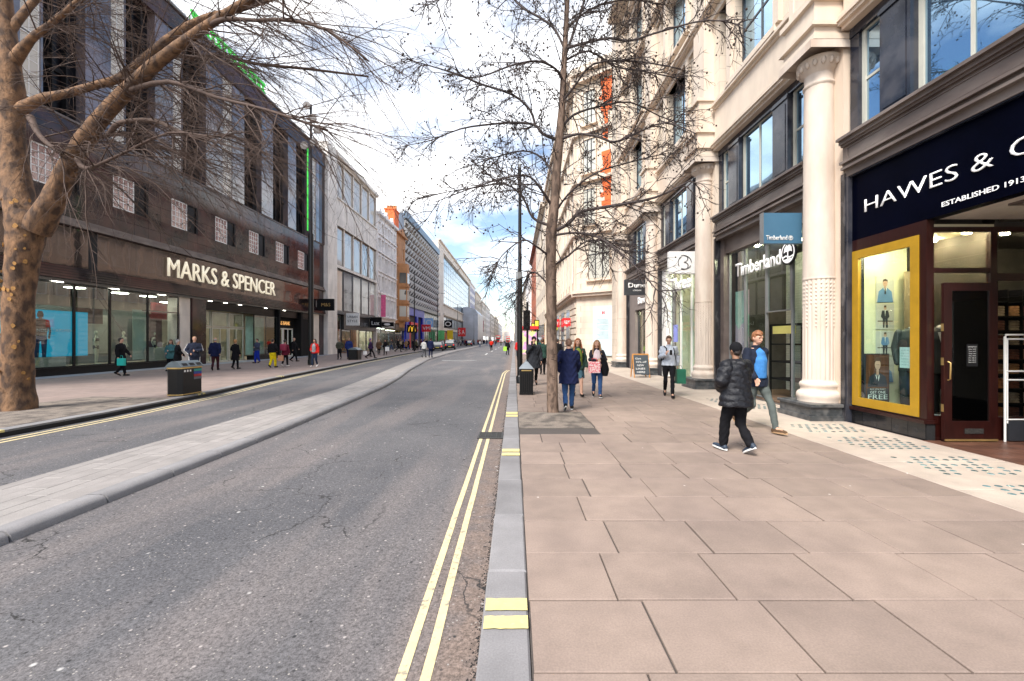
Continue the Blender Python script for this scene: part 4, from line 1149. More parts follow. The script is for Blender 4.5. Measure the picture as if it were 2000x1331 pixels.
s1 = thing('projecting_sign', 'square white projecting sign with dark lettering above the pavement of the white block', 'sign', (-20.6, 53.2, 4.9))
b = MB(); b.box(-20.5, -18.9, 53.1, 53.3, 3.4, 4.9); b.build('board', M_white, s1); text('URBAN', s1, (-20.3, 53.08, 4.3), 1.2, .28, 'C', M_darkframe, .01, False, name='lettering'); text('STYLE', s1, (-20.3, 53.08, 3.8), 1.2, .28, 'C', M_darkframe, .01, False, name='lettering')
s1 = thing('projecting_sign', 'black square sign with white lettering at the far end of the white stone block', 'sign', (-20.6, 63, 4)); b = MB(); b.box(-20.9, -19.2, 63, 63.2, 3.4, 4.9); b.build('board', M_blackmatt, s1); text('Lux', s1, (-20.6, 62.98, 3.8), 1.1, .55, 'C', M_white, .01, False, name='lettering')

# ornate white front
b3 = thing('building', 'ornate white Victorian front with rows of arched windows and deep cornices', 'building', (-21, 72, 0))
F3 = Front(-21.0, 'L')
y0, y1 = 66.4, 77.0
cs = [(y0 + .45 + 1.7 * i, y0 + .45 + 1.7 * i + 1.05) for i in range(6)]
rows3 = [(5.6, 8.2), (9.3, 11.6), (12.6, 14.7), (15.6, 17.4), (18.4, 19.9)]
b = MB(); F3.wall(b, y0, y1, 4.6, 21.2, [(a, c, z0, z1) for a, c in cs for z0, z1 in rows3], .5); b.build('wall', M_ornate, b3)
b = MB(); F3.b(b, y0, y1, -14, -.51, 4, 21.1); b.build('body', M_ornate, b3)
for z0, z1 in rows3:
    for a, c in cs: F3.window(b3, a, c, z0, z1, -.2, 1, 2, M_whiteframe, G_win, .08)
    b = MB(); F3.b(b, y0, y1, 0, .35, z0 - .45, z0 - .28); F3.b(b, y0, y1, 0, .2, z0 - .6, z0 - .45); b.build('string_course', M_ornate, b3)
    for a, c in cs:
        mm = (a + c) / 2; bb = MB(); bb.prism([(a - .15, z1 + .02), (c + .15, z1 + .02), (c + .1, z1 + .3), (mm, z1 + .62), (a - .1, z1 + .3)], -21, -20.8, 'x'); bb.build('window_hood', M_ornate, b3)
b = MB(); 
for i in range(7): F3.b(b, y0 + .1 + 1.7 * i - .05, y0 + .1 + 1.7 * i + .22, 0, .22, 5, 20.7)
b.build('pilasters', M_ornate, b3)
b = MB(); F3.b(b, y0, y1, -.5, .6, 20.9, 21.3)
for yy_ in (68.3, 71.8, 75.2): b.prism([(yy_ - 1.0, 21.3), (yy_ + 1.0, 21.3), (yy_ + .6, 21.9), (yy_, 22.6), (yy_ - .6, 21.9)], -21.4, -20.9, 'x')
b.build('gable', M_ornate, b3)
shopfront(b3, F3, y0 + .2, y1 - .2, 4.6, M_greyframe, nx=4)
s1 = thing('shop_sign', 'white lettering on the grey fascia below the ornate white front', 'sign', (-20.9, 73, 3.8)); text('Holland', s1, (-20.97, 72.3, 3.8), 3.2, .5, 'L', M_whitelit, .05, False, name='lettering')
s1 = thing('hanging_banner', 'pink and white vertical banner on the ornate white front', 'banner', (-20.8, 67.5, 5.2)); b = MB(); b.box(-20.6, -19.9, 67.4, 67.5, 5.2, 8.6); b.build('banner', mat('pink_banner', (.75, .12, .28), .6, var=.2, scale=3), s1); b = MB(); b.box(-21, -19.9, 67.43, 67.47, 8.6, 8.68); b.build('arm', M_steel, s1)
s1 = thing('projecting_sign', 'black oval sign hanging over the pavement below the ornate white front', 'sign', (-20.6, 68, 4)); b = MB(); b.box(-20.9, -18.9, 68.2, 68.4, 3.7, 4.4); b.build('board', M_blackmatt, s1); b = MB(); b.ball((-19.9, 68.19, 4.05), (.5, .02, .18)); b.build('emblem', M_white, s1)

# terracotta front with oriel, brick chimney
F4 = Front(-21.0, 'L')
b4 = thing('building', 'narrow orange terracotta front with a tall projecting oriel window', 'building', (-21, 80, 0))
y0, y1 = 77.0, 84.0
hs = [(78.0, 78.9, z, z + 2.2) for z in (5.5, 9.3, 13, 16.6)] + [(82.1, 83.0, z, z + 2.2) for z in (5.5, 9.3, 13, 16.6)]
b = MB(); F4.wall(b, y0, y1, 4.6, 21, hs, .5); b.build('wall', M_terracotta, b4)
for h_ in hs: F4.window(b4, *h_, -.2, 1, 2, M_whiteframe, G_win, .08)
b = MB(); F4.b(b, y0, y1, -14, -.51, 4, 20.9); b.build('body', M_terracotta, b4)
b = MB()
orl = [(-21, 79.2), (-19.6, 79.8), (-19.6, 81.4), (-21, 82.0)]
b.prism(orl, 5.0, 15.6, 'z'); b.prism([(-21, 79.6), (-20.4, 80.1), (-20.4, 81.1), (-21, 81.6)], 3.9, 5.0, 'z')
b.build('oriel', M_terracotta, b4)
for z in (5.9, 8.9, 12.0):
    for (ya, yb) in ((79.95, 80.5), (80.7, 81.25)): 
        bb = MB(); bb.box(-19.62, -19.57, ya, yb, z, z + 1.9); bb.build('window', M_whiteframe, b4); bb = MB(); bb.box(-19.568, -19.555, ya + .06, yb - .06, z + .06, z + 1.84); bb.build('pane', G_win, b4)
    bb = MB(); bb.add([(-20.85, 79.24, z), (-19.75, 79.71, z), (-19.75, 79.71, z + 1.9), (-20.85, 79.24, z + 1.9)], [(0, 1, 2, 3)]); bb.build('side_pane', G_win, b4)
    bb = MB(); bb.prism([(-21, 79.05), (-19.45, 79.7), (-19.45, 81.5), (-21, 82.15)], z - .7, z - .45, 'z'); bb.build('moulding', M_terracotta, b4)
b = MB(); b.prism([(81.0, 21), (83.9, 21), (83.5, 21.8), (82.5, 22.6), (81.4, 21.8)], -21.5, -20.9, 'x'); F4.b(b, y0, y1, -.5, .5, 20.8, 21.2); b.build('gable', M_terracotta, b4)
shopfront(b4, F4, y0 + .3, y1 - .3, 4.4, M_bronze, nx=2, inner=M_interior_dark)
b = MB(); b.box(-23.4, -21.6, 78.6, 81.5, 20.9, 25.2); b.box(-23.5, -21.5, 78.5, 81.6, 25.2, 25.5); b.build('chimney', M_brick, b4)
pot = MB(); pot.lathe([(.22, 0), (.18, .7), (.22, .8)], (0, 0), 8); POT = pot.mesh('chimney_pot', M_terracotta)
for k in range(5): piece('chimney_pot', POT, b4, (-23.2 + k * .37, 80, 25.5))
s1 = thing('projecting_sign', 'black sign with a yellow arched emblem beside the terracotta oriel', 'sign', (-20.6, 84, 4)); b = MB(); b.box(-20.6, -18.7, 83.8, 84.0, 3.0, 4.5); b.build('board', M_blackmatt, s1)
b = MB()
for dx in (-.32, .32): b.tube([(-19.65 + dx - .3, 83.77, 3.25), (-19.65 + dx - .2, 83.77, 4.0), (-19.65 + dx, 83.77, 4.25), (-19.65 + dx + .2, 83.77, 4.0), (-19.65 + dx + .3, 83.77, 3.25)], .09, 6)
b.build('emblem', mat('yellow_sign', (.8, .5, .02), .5, emit=(1, .6, .05), estr=.3), s1)

# faceted block: rows of folded metal diamonds over a blue shopfront
F5 = Front(-21.0, 'L')
b5 = thing('building', 'tall block clad in rows of folded grey diamond facets above a bright blue shopfront', 'building', (-21, 102, 0))
y0, y1 = 84.0, 121.0
b = MB(); F5.b(b, y0, y1, -16, -.3, 0, 26.2); b.build('wall', mat('slate_blue_flank', (.10, .14, .20), .5, var=.2), b5)
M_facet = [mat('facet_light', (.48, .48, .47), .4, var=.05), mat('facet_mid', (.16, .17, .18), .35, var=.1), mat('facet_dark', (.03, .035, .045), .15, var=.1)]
nr, nc = 10, 17; pw, ph = (y1 - y0) / nc, (25.2 - 9.0) / nr
fb_ = MB(); 
def facet():
    b = MB(); S = 1; w, h = pw, ph
    A, B, C, D = (0, 0, 0), (0, w, 0), (0, w, h), (0, 0, h)
    M1 = (.75, w * .35, h * .55)
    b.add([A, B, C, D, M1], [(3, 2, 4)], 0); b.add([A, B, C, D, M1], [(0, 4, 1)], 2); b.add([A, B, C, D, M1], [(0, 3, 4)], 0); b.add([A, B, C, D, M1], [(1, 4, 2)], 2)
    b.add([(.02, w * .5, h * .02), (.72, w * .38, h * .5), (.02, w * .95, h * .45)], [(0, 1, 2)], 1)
    return b.mesh('facet', M_facet)
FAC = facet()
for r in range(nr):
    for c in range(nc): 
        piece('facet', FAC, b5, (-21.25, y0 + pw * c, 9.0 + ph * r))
b = MB(); F5.b(b, y0, y1, -.3, .35, 25.2, 26.6); b.build('parapet', mat('slate_parapet', (.10, .15, .21), .35, var=.2), b5)
b = MB(); F5.b(b, y0, y1, -.3, .5, 8.2, 9.0); b.build('band', M_greyframe, b5)
M_blue = mat('bright_blue', (.005, .02, .42), .4, var=.1)
b = MB(); F5.b(b, y0, y0 + 17, -.25, .2, 6.6, 8.2); 
for (a, c) in ((84.0, 86.5), (93, 94.5), (99, 101)): F5.b(b, a, c, -.25, .2, 0, 6.6)
b.build('shopfront_frame', M_blue, b5)
b = MB(); F5.b(b, y0, y0 + 17, -3, -.28, 0, 6.6); b.build('shop_interior', M_interior_dark, b5)
for i in range(8): F5.window(b5, 101.2 + 2.5 * i, 103.6 + 2.5 * i, 4.2, 8.0, 0, 2, 2, M_greyframe, G_curtain, .12, name='shop_window'); F5.window(b5, 101.2 + 2.5 * i, 103.6 + 2.5 * i, .1, 3.9, 0, 1, 1, M_darkframe, G_shop_green, .12, name='shop_window')
b = MB(); F5.b(b, 101, 121, -.29, -.25, 0, 8.2); b.build('shop_back', mat('mint_interior', (.25, .45, .35), .6, var=.6, scale=.8), b5)
def board(label, x0, x1, y, z0, z1, m, txt=None, tm=None, cap=.5, name='projecting_sign', cat='sign'):
    t = thing(name, label, cat, ((x0 + x1) / 2, y, z0)); b = MB(); b.box(x0, x1, y, y + .15, z0, z1); b.build('board', m, t)
    if txt: text(txt, t, (x0 + (x1 - x0) * .12, y - .01, z0 + (z1 - z0 - cap) / 2), (x1 - x0) * .76, cap, 'C', tm or M_white, .01, False, name='lettering')
    return t
M_red = mat('red_sign', (.62, .015, .02), .45, var=.08)
b = MB(); F5.b(b, 86.5, 93, .2, .5, 3.4, 5.2); t = thing('shop_sign', 'red fascia with white word across the blue shopfront', 'sign', (-20.7, 90, 3.4)); b.build('board', M_red, t); text('Bonmarche', t, (-20.49, 87, 3.9), 6, .8, 'L', M_white, .02, False, name='lettering')
board('round-cornered red projecting sign on the blue shopfront', -20.4, -18.4, 96, 3.4, 5.0, M_red, 'VM', cap=.7)
board('pale blue ring sign on the blue shopfront column', -20.5, -18.6, 100, 4.6, 6.6, mat('pale_blue_sign', (.25, .5, .8), .5), 'O', M_white, 1.2)
b = MB(); F5.b(b, 86.6, 88.6, -.2, 0, 0, 3.4); b.build('red_doorway', M_red, b5)

# glass curtain-wall block with cream flank
F6 = Front(-21.0, 'L')
b6 = thing('building', 'long cream block with a pale blue glass curtain wall beyond the faceted block', 'building', (-21, 160, 0))
y0, y1 = 121.0, 208.0
b = MB(); F6.wall(b, y0, y1, 0, 29.5, [(130, 206, 12.5, 27.0), (130, 206, 5.2, 8.8), (124, 206, .2, 4.4)], .8); b.box(-45, -21.8, y0, y1, 0, 29.3); b.build('wall', M_pale, b6)
for i in range(19):
    F6.window(b6, 130 + 4 * i, 134 + 4 * i, 12.5, 27.0, -.3, 2, 7, M_greyframe, G_curtain, .20, .14)
for i in range(12): F6.window(b6, 130.2 + 6.3 * i, 136.2 + 6.3 * i, 5.3, 8.7, -.2, 2, 1, M_darkframe, glass_dark('yellow_lit_glass', (.55, .5, .25), .12), .3, name='shop_window')
for i in range(13): F6.window(b6, 124.2 + 6.3 * i, 130.2 + 6.3 * i, .2, 4.4, -.2, 2, 1, M_darkframe, glass_dark('dim_shop_glass', (.16, .13, .08), .10, pattern=.6, pat_col=(.5, .4, .15)), .3, name='shop_window')
b = MB(); F6.b(b, 129.5, 206.5, 0, .35, 12.0, 12.4); F6.b(b, 129.5, 206.5, 0, .35, 27.1, 27.5); F6.b(b, 121, 208, -.8, .5, 29.5, 29.9); F6.b(b, 129.5, 206.5, 0, .3, 9.0, 9.6); b.build('string_course', M_pale, b6)
board('orange poster board by the cream block', -20.8, -19.6, 126, .4, 3.5, mat('orange_board', (.6, .22, .08), .6, var=.3))
board('yellow poster board in the shop row of the cream block', -20.6, -18.8, 134, .8, 4.6, mat('yellow_board', (.8, .58, .02), .6))
board('green poster board beside the blue shopfront', -20.6, -18.9, 118, .8, 4.2, mat('green_board', (.15, .6, .2), .6, var=.3))
board('black round emblem sign over the cream block shops', -20.6, -18.2, 128, 5.2, 7.4, M_blackmatt, 'O', M_white, 1.3)
board('red banner pair hanging from the cream block', -19.4, -16.7, 150, 2.8, 5.8, M_red, 'S A', M_white, 1.5, name='hanging_banner', cat='banner')
board('dark red round hanging sign far down the left row', -19.2, -16.5, 236, 6, 12, mat('dark_red_sign', (.3, .02, .05), .5), None)
# silver kiosk-like hoarding and further rows
t = thing('hoarding', 'tall silver-grey wrapped scaffold hoarding on the left pavement far down', 'hoarding', (-20, 190, 0))
b = MB(); b.prism([(-21, 0), (-14.8, 0), (-14.8, 12.5), (-16, 14.2), (-18.5, 15), (-21, 15)], 178, 208, 'y'); b.build('wrap', mat('silver_wrap', (.42, .44, .50), .35, var=.2, scale=.3, metal=.3), t)
labs = ['white modern block with blue panels beyond the cream curtain-wall block', 'cream stone block with bay windows far down the left row', 'tan brick block with a turret far down the left row',
        'pale stone block near the end of the left row', 'grey block near the end of the left row', 'last hazy cream block closing the left row', 'hazy white block at the vanishing end of the left row']
yy = 208.0; rb = random.Random(4)
for i, (L, h, m, dx) in enumerate(((26, 29, M_ornate, .0), (34, 27, M_cream, .6), (36, 25, M_pale, 1.3), (45, 25, M_portland, 1.6), (60, 22, M_pale, 2.4), (90, 23, M_cream, 3.0), (140, 20, M_ornate, 3.6))):
    F = Front(-21.0 + dx, 'L'); nf = int((h - 6) / 3.8)
    rows = [(6 + 3.8 * k, 6 + 3.8 * k + 2.3) for k in range(nf)]
    t = grid_building('building', labs[i], F, yy, yy + L, h, m, rows, max(3, int(L / 4)), M_whiteframe if i else M_blue, G_bluesky if i == 0 else G_win, depth=15, gap=1.5, base=0)
    b = MB(); F.b(b, yy + .5, yy + L - .5, 0, .08, .3, 4); b.build('shopfront', glass_dark('far_shop_glass', (.08, .07, .06), .1, pattern=.6, pat_col=(.5, .35, .2)), t)
    yy += L
# ------------------------------------------------------------------ the cream stone building with giant columns (right)
FR_ = Front(6.62, 'R')
cb = thing('building', 'cream stone building with giant columns and dark bronze shopfront bands, right of the pavement', 'building', (6.6, 15, 0))
COLY = [3.70, 9.35, 15.0, 20.7, 26.35]
CX = 6.55
# column: shaft mesh with plinth, base and capital as its pieces, shared by all five
def flute(t, z):
    if z < 2.93:
        return 1 - 0.045 * (abs(math.sin(t * 10)) ** 0.6)
    return 1
sh = MB()
prof = [(.365, .80)] + [(.362 - .004 * i, .80 + .355 * i) for i in range(1, 7)]
sh.lathe([(.300, .78), (.298, 2.93)], (0, 0), 160, mod=lambda t, z: 1 - 0.07 * (1 - abs(math.cos(t * 10)) ** 0.5))
sh.lathe([(.305, 2.93), (.311, 2.95), (.305, 2.97)], (0, 0), 40)
sh.lathe([(.297, 2.97), (.292, 4.2), (.284, 5.6), (.270, 7.02)], (0, 0), 40)
sh.lathe([(.270, 7.02), (.295, 7.05), (.295, 7.09), (.268, 7.12), (.268, 7.3)], (0, 0), 40)
SHAFT = sh.mesh('column', M_column)
be = MB()
for k in range(20):
    t = k * PI / 10 + PI / 20
    for j in range(12):
        z = 2.84 - j * .082
        if k % 2 == 0 or j < 6: be.ball((.283 * math.cos(t), .283 * math.sin(t), z), (.023, .023, .03), 6, 4)
BEADS = be.mesh('bead_row', M_column)
bs = MB(); bs.lathe([(.40, .34), (.40, .40), (.415, .44), (.415, .50), (.385, .55), (.345, .57), (.335, .62), (.355, .66), (.365, .70), (.345, .74), (.312, .76), (.303, .80)], (0, 0), 40); BASE = bs.mesh('base', M_column)
pl = MB(); pl.slab(-.56, .30, -.56, .56, .0, .10, .0); pl.slab(-.52, .30, -.52, .52, .10, .28, .0); pl.slab(-.56, .30, -.56, .56, .28, .34, .01); PLIN = pl.mesh('plinth', M_plinth)
cp = MB(); cp.lathe([(.268, 7.28), (.29, 7.32), (.32, 7.34), (.38, 7.46), (.42, 7.54), (.41, 7.58)], (0, 0), 36)
for k in range(16):
    t = 2 * PI * k / 16; cp.ball((.37 * math.cos(t), .37 * math.sin(t), 7.46), (.05, .05, .085), 8, 6)
cp.slab(-.54, .3, -.54, .54, 7.58, 7.74, .0); CAPM = cp.mesh('capital', M_column)
for y in COLY:
    c = piece('column', SHAFT, cb, (CX, y, 0)); 
    for nm, me in (('plinth', PLIN), ('base', BASE), ('capital', CAPM), ('bead_row', BEADS)): piece(nm, me, c, (CX, y, 0), kind='stuff' if nm == 'bead_row' else None)
# wall piers behind the columns
for y in COLY:
    b = MB(); b.box(6.72, 7.6, y - .47, y + .47, 0, 7.74); b.build('pier', M_creamsmooth, cb)
    b = MB(); b.box(6.66, 7.5, y - .58, y - .475, 0, 5.0); b.build('marble_strip', M_marble, cb)
    b = MB(); b.box(6.66, 7.5, y + .475, y + .58, 0, 5.0); b.build('marble_strip', M_marble, cb)
# structural slab and body
b = MB(); b.box(11.5, 24, 1.0, 27.0, 0, 21.5); b.build('body', M_cream, cb)
b = MB(); b.box(7.0, 11.5, 1.0, 27.0, 5.05, 5.6); b.box(7.1, 11.5, 1, 27, 7.95, 8.3); b.build('floor_slab', M_interior_dark, cb)
def moulding(mb, y0, y1, X, steps):
    for (d0, z0, z1) in steps: mb.box(X - d0, X + .5, y0, y1, z0, z1)
BAYS = [(-1.36 - .4, 3.12), (4.28, 8.77), (9.93, 14.42), (15.58, 20.12), (21.28, 25.77)]
EXT = [(-1.4, 3.15), (4.25, 8.8), (9.9, 14.45), (15.55, 20.15), (21.25, 25.8)]
for bi, (y0, y1) in enumerate(EXT):
    if bi == 0: continue
    # bronze band between shop and first floor
    b = MB(); X = 6.70
    for (d0, z0, z1) in ((.02, 4.92, 5.06), (.10, 5.06, 5.11), (.06, 5.11, 5.17), (.13, 5.17, 5.22), (.05, 5.22, 5.52), (.10, 5.52, 5.56), (.14, 5.56, 5.63), (.20, 5.63, 5.68), (.16, 5.68, 5.71)):
        b.box(X - d0, X + .5, y0, y1, z0, z1)
    b.box(X - .065, X - .05, y0 + .12, y0 + .135, 5.26, 5.48); b.box(X - .065, X - .05, y1 - .135, y1 - .12, 5.26, 5.48); b.box(X - .065, X - .05, y0 + .135, y1 - .135, 5.465, 5.48); b.box(X - .065, X - .05, y0 + .135, y1 - .135, 5.26, 5.275)
    b.build('bronze_band', M_bronze, cb)
    # first floor: windows between dark piers
    Fw = Front(6.86, 'R'); L = y1 - y0
    segs = [('p', 0, .22), ('w', .22, .80), ('p', .80, 1.42), ('w', 1.42, L - 1.42), ('p', L - 1.42, L - .80), ('w', L - .80, L - .22), ('p', L - .22, L)]
    for t, a, c in segs:
        if t == 'w': 
            Fw.window(cb, y0 + a, y0 + c, 5.72, 7.78, 0, 1 if c - a < 1 else 2, 1 if c - a > 1 else 2, M_paleframe, G_sky, .085, .05, name='window', thick=.12)
        else:
            b = MB(); b.box(6.72 if c - a > .3 else 6.8, 7.3, y0 + a, y0 + c, 5.71, 7.72)
            if c - a > .3: b.box(6.69, 7.3, y0 + a - .015, y0 + c + .015, 7.60, 7.66); b.box(6.705, 6.72, y0 + a + .08, y0 + c - .08, 5.85, 7.5)
            b.build('window_pier', M_darkpier, cb)
    b = MB(); b.box(6.78, 7.3, y0, y1, 7.72, 7.90); b.build('window_header', M_darkpier, cb)
# stone entablature over the columns
b = MB(); Ya, Yb = 1.0, 26.95
for (x, z0, z1) in ((6.66, 7.745, 7.82), (6.56, 7.90, 7.97), (6.48, 7.97, 8.05), (6.52, 8.05, 8.16), (6.46, 8.16, 8.22), (6.60, 8.22, 8.30)):
    pass
for (y0, y1) in [(1.0, 3.15)] + EXT[1:] + [(26.9, 27.0)]:
    for (x, z0, z1) in ((6.62, 7.90, 7.98), (6.54, 7.98, 8.05), (6.50, 8.05, 8.12), (6.58, 8.12, 8.24), (6.66, 8.24, 9.25), (6.60, 9.25, 9.32), (6.52, 9.32, 9.40), (6.58, 9.40, 9.48)):
        b.box(x, 7.3, y0, y1, z0, z1)
b.build('entablature', M_creamsmooth, cb)
for y in COLY:       # ressauts above the capitals
    b = MB()
    for (x, h, z0, z1) in ((6.06, .545, 7.745, 7.86), (6.10, .50, 7.86, 8.02), (6.02, .57, 8.02, 8.10), (6.12, .48, 8.10, 8.55), (6.04, .55, 8.55, 8.66), (6.18, .44, 8.66, 9.62), (6.10, .50, 9.62, 9.72)):
        b.box(x, 7.3, y - h, y + h, z0, z1)
    b.build('entablature_block', M_creamsmooth, cb)
    b = MB(); b.box(6.155, 6.18, y - .30, y - .25, 8.8, 9.5); b.box(6.155, 6.18, y + .25, y + .30, 8.8, 9.5); b.box(6.155, 6.18, y - .25, y + .25, 9.44, 9.5); b.box(6.155, 6.18, y - .25, y + .25, 8.8, 8.86); b.build('panel_moulding', M_creamsmooth, cb)
# upper storeys
Fu = Front(6.70, 'R')
UZ = [(9.62, 12.3), (13.6, 16.2), (17.4, 19.8)]
for zi, (z0, z1) in enumerate(UZ):
    holes = []
    for (y0, y1) in EXT:
        L = y1 - y0
        for (a, c) in ((.25, .75), (1.25, L - 1.25), (L - .75, L - .25)):
            if y0 + a > 1.2: holes.append((y0 + a, y0 + c, z0, z1))
    b = MB(); Fu.wall(b, 1.0, 27.0, z0 - (.14 if zi == 0 else 1.3), z1, holes, .45)
    b.build('wall', M_cream, cb)
    for h_ in holes: Fu.window(cb, *h_, -.22, 2 if h_[1] - h_[0] > 1 else 1, 2, M_darkframe, G_sky, .07, .06)
    b = MB()
    for (y0, y1) in EXT:
        L = y1 - y0
        if y0 < 0: continue
        Fu.b(b, y0 + 1.08, y0 + L - 1.08, 0, .14, z0 - .14, z0); Fu.b(b, y0 + 1.0, y0 + L - 1.0, 0, .2, z0 - .22, z0 - .14)
        Fu.b(b, y0 + .95, y0 + 1.18, 0, .12, z0, z1 + .1); Fu.b(b, y0 + L - 1.18, y0 + L - .95, 0, .12, z0, z1 + .1)
        b.build('window_surround', M_creamsmooth, cb); b = MB()
    b = MB()
    Fu.b(b, 1, 27, -.4, .10, z1, z1 + .25); Fu.b(b, 1, 27, -.4, .28, z1 + .25, z1 + .34); Fu.b(b, 1, 27, -.4, .36, z1 + .34, z1 + .44)
    for y in COLY: b.box(6.36, 7.2, y - .42, y + .42, z0 - (0 if zi == 0 else 1.0), z1)
    b.build('string_course', M_creamsmooth, cb)
b = MB(); Fu.b(b, 1, 27, -1, 0, 20.25, 22.4); Fu.b(b, 1, 27, -.4, .9, 21.2, 21.5); b.build('parapet', M_cream, cb)
b = MB(); b.box(6.30, 7.3, 26.9, 28.0, 0, 22); b.box(7.3, 24, 27.0, 28.0, 0, 22); b.build('end_pier', M_cream, cb)

# ------------------------------------------------------------------ menswear shop (nearest)
hs_ = thing('shopfront', 'menswear shopfront with navy fascia, gold framed display window and open mahogany door', 'shopfront', (6.8, 7, 0))
b = MB(); b.box(6.76, 6.95, 1.2, 8.76, 3.62, 4.92); b.build('fascia', M_navy, hs_)
b = MB(); b.box(6.70, 6.95, 1.2, 8.77, 4.895, 4.92); b.box(6.68, 7.0, 8.70, 8.86, .0, 4.92); b.build('fascia_edge', M_darkpier, hs_)
hsn = thing('shop_sign', 'wide white shop-name letters on the navy fascia', 'sign', (6.75, 8.3, 4.0))
text('HAWES & CURTIS', hsn, (6.757, 8.38, 4.10), 4.2, .245, 'R', M_whitelit, .02, bold=-.015)
hse = thing('shop_sign', 'small white line of founding date under the large letters on navy', 'sign', (6.75, 6.86, 3.74))
text('ESTABLISHED 1913', hse, (6.757, 6.87, 3.745), 1.12, .072, 'R', M_whitelit, .008, letters=False, name='lettering')
# display window: x = 6.8, y 7.25..8.70
b = MB(); b.box(6.74, 6.80, 8.53, 8.68, .36, 3.40); b.box(6.74, 6.80, 7.26, 7.41, .36, 3.40); b.box(6.74, 6.80, 7.41, 8.53, 3.24, 3.40); b.box(6.74, 6.80, 7.41, 8.53, .36, .52); b.build('gold_frame', M_gold, hs_)
b = MB(); b.box(6.775, 6.785, 7.41, 8.53, .52, 3.24); b.build('window_pane', G_shop, hs_)
b = MB(); b.box(6.76, 6.88, 7.13, 7.26, .30, 3.62); b.box(6.76, 6.88, 8.68, 8.72, .3, 3.62); b.box(6.70, 6.9, 7.11, 8.74, .27, .33); b.box(6.76, 6.9, 7.26, 8.68, 3.40, 3.62); b.box(6.755, 6.88, 7.26, 8.68, .33, .36); b.build('mahogany_frame', M_mahog, hs_)
tl = MB(); tl.slab(-.012, .006, .004, .316, .004, .262, .0); TILE = tl.mesh('tile', M_blacktile)
b = MB(); b.box(6.765, 6.9, 7.13, 8.74, 0, .27); b.build('stall_riser', M_dullblack, hs_)
for k in range(5): piece('tile', TILE, hs_, (6.763, 7.14 + k * .32, 0))
tl2 = MB(); tl2.slab(.004, .30, -.012, .006, .004, .262, 0); TILE2 = tl2.mesh('tile', M_blacktile)
# display interior
b = MB(); b.box(6.89, 7.9, 8.752, 8.767, .33, 3.6); b.build('display_side_wall', M_interior_cream, hs_)
b = MB(); b.box(7.93, 7.98, 7.18, 8.86, .33, 3.6); b.build('display_back_wall', M_interior_dark, hs_)
b = MB(); b.box(6.88, 7.93, 7.19, 8.752, .27, .33); b.build('display_floor', M_mahog, hs_)
b = MB(); b.box(6.88, 7.93, 7.19, 8.752, 3.5, 3.56); b.build('display_ceiling', M_interior_cream, hs_)
lb = MB(); lb.lathe([(.06, 0), (.06, .03), (.05, .04)], (0, 0), 12); SPOT = lb.mesh('spot_lamp', mat('warm_spot', (1, 1, 1), .5, emit=(1.0, .86, .55), estr=220))
for (x, y) in ((7.1, 7.5), (7.1, 8.4), (7.7, 8.0), (7.7, 7.4)): piece('spot_lamp', SPOT, hs_, (x, y, 3.455))
# return window into the lobby (faces the camera), with mullions
b = MB(); b.box(6.88, 7.80, 7.13, 7.19, 2.75, 2.83); b.box(6.88, 7.80, 7.13, 7.19, .27, .40); b.box(7.80, 7.90, 7.12, 7.20, 0, 3.5); b.box(6.88, 7.80, 7.13, 7.19, 3.42, 3.5); b.box(6.88, 7.80, 7.14, 7.18, 0, .27); b.box(7.90, 9.2, 7.13, 7.19, 2.62, 2.74); b.box(7.90, 9.2, 7.13, 7.19, 3.42, 3.5); b.box(7.90, 9.2, 7.13, 7.19, 0, .38); b.build('return_frame', M_mahog, hs_)
b = MB(); b.box(6.88, 7.80, 7.155, 7.165, .40, 2.75); b.box(6.88, 7.80, 7.155, 7.165, 2.83, 3.42); b.box(7.90, 9.2, 7.155, 7.165, .38, 2.62); b.box(7.90, 9.2, 7.155, 7.165, 2.74, 3.42); b.build('return_pane', G_lobby, hs_)
# lobby: tiled floor, ceiling, back window with shelves
b = MB(); b.box(6.66, 9.2, 3.4, 7.12, -.05, -.002); b.build('lobby_bed', M_dullblack, hs_)
tb = MB(); tb.slab(.003, .317, .003, .147, -.05, .004, .002); BT = tb.mesh('floor_tile', M_brown_tile)
for i in range(8):
    for j in range(24): piece('floor_tile', BT, hs_, (6.67 + i * .32 + 0, 3.52 + j * .15, 0))
b = MB(); b.box(6.96, 9.4, 3.2, 7.12, 3.62, 3.7); b.build('lobby_ceiling', mat('lobby_ceiling', (.6, .56, .5), .7), hs_)
b = MB(); b.box(7.15, 7.6, 5.7, 6.3, 3.59, 3.62); b.build('ceiling_vent', M_bronze, hs_)
b = MB(); b.box(9.2, 9.4, 6.95, 7.14, 0, 3.62); b.box(9.2, 9.35, 3.2, 6.95, 2.45, 2.62); b.box(9.2, 9.35, 3.2, 6.95, 3.35, 3.62); b.build('doorway_frame', M_mahog, hs_)
b = MB(); b.box(9.27, 9.28, 3.2, 6.95, 2.62, 3.35); b.box(9.27, 9.28, 3.2, 6.95, .45, 2.45); b.build('lobby_pane', G_lobby, hs_)
b = MB(); b.box(9.2, 9.35, 3.2, 6.95, 0, .45); b.build('lobby_riser', M_blackmatt, hs_)
b = MB(); b.box(10.6, 10.7, 2, 8.9, 0, 3.6); b.box(8.6, 10.6, 8.85, 8.95, 0, 3.6); b.box(9.4, 10.6, 2, 7.2, 3.5, 3.6); b.box(7.98, 10.6, 7.2, 8.85, 3.5, 3.6); b.box(9.4, 10.6, 2, 7.2, -.05, .01); b.box(7.98, 10.6, 7.2, 8.85, -.05, .01); b.build('shop_interior', M_interior_dark, hs_)
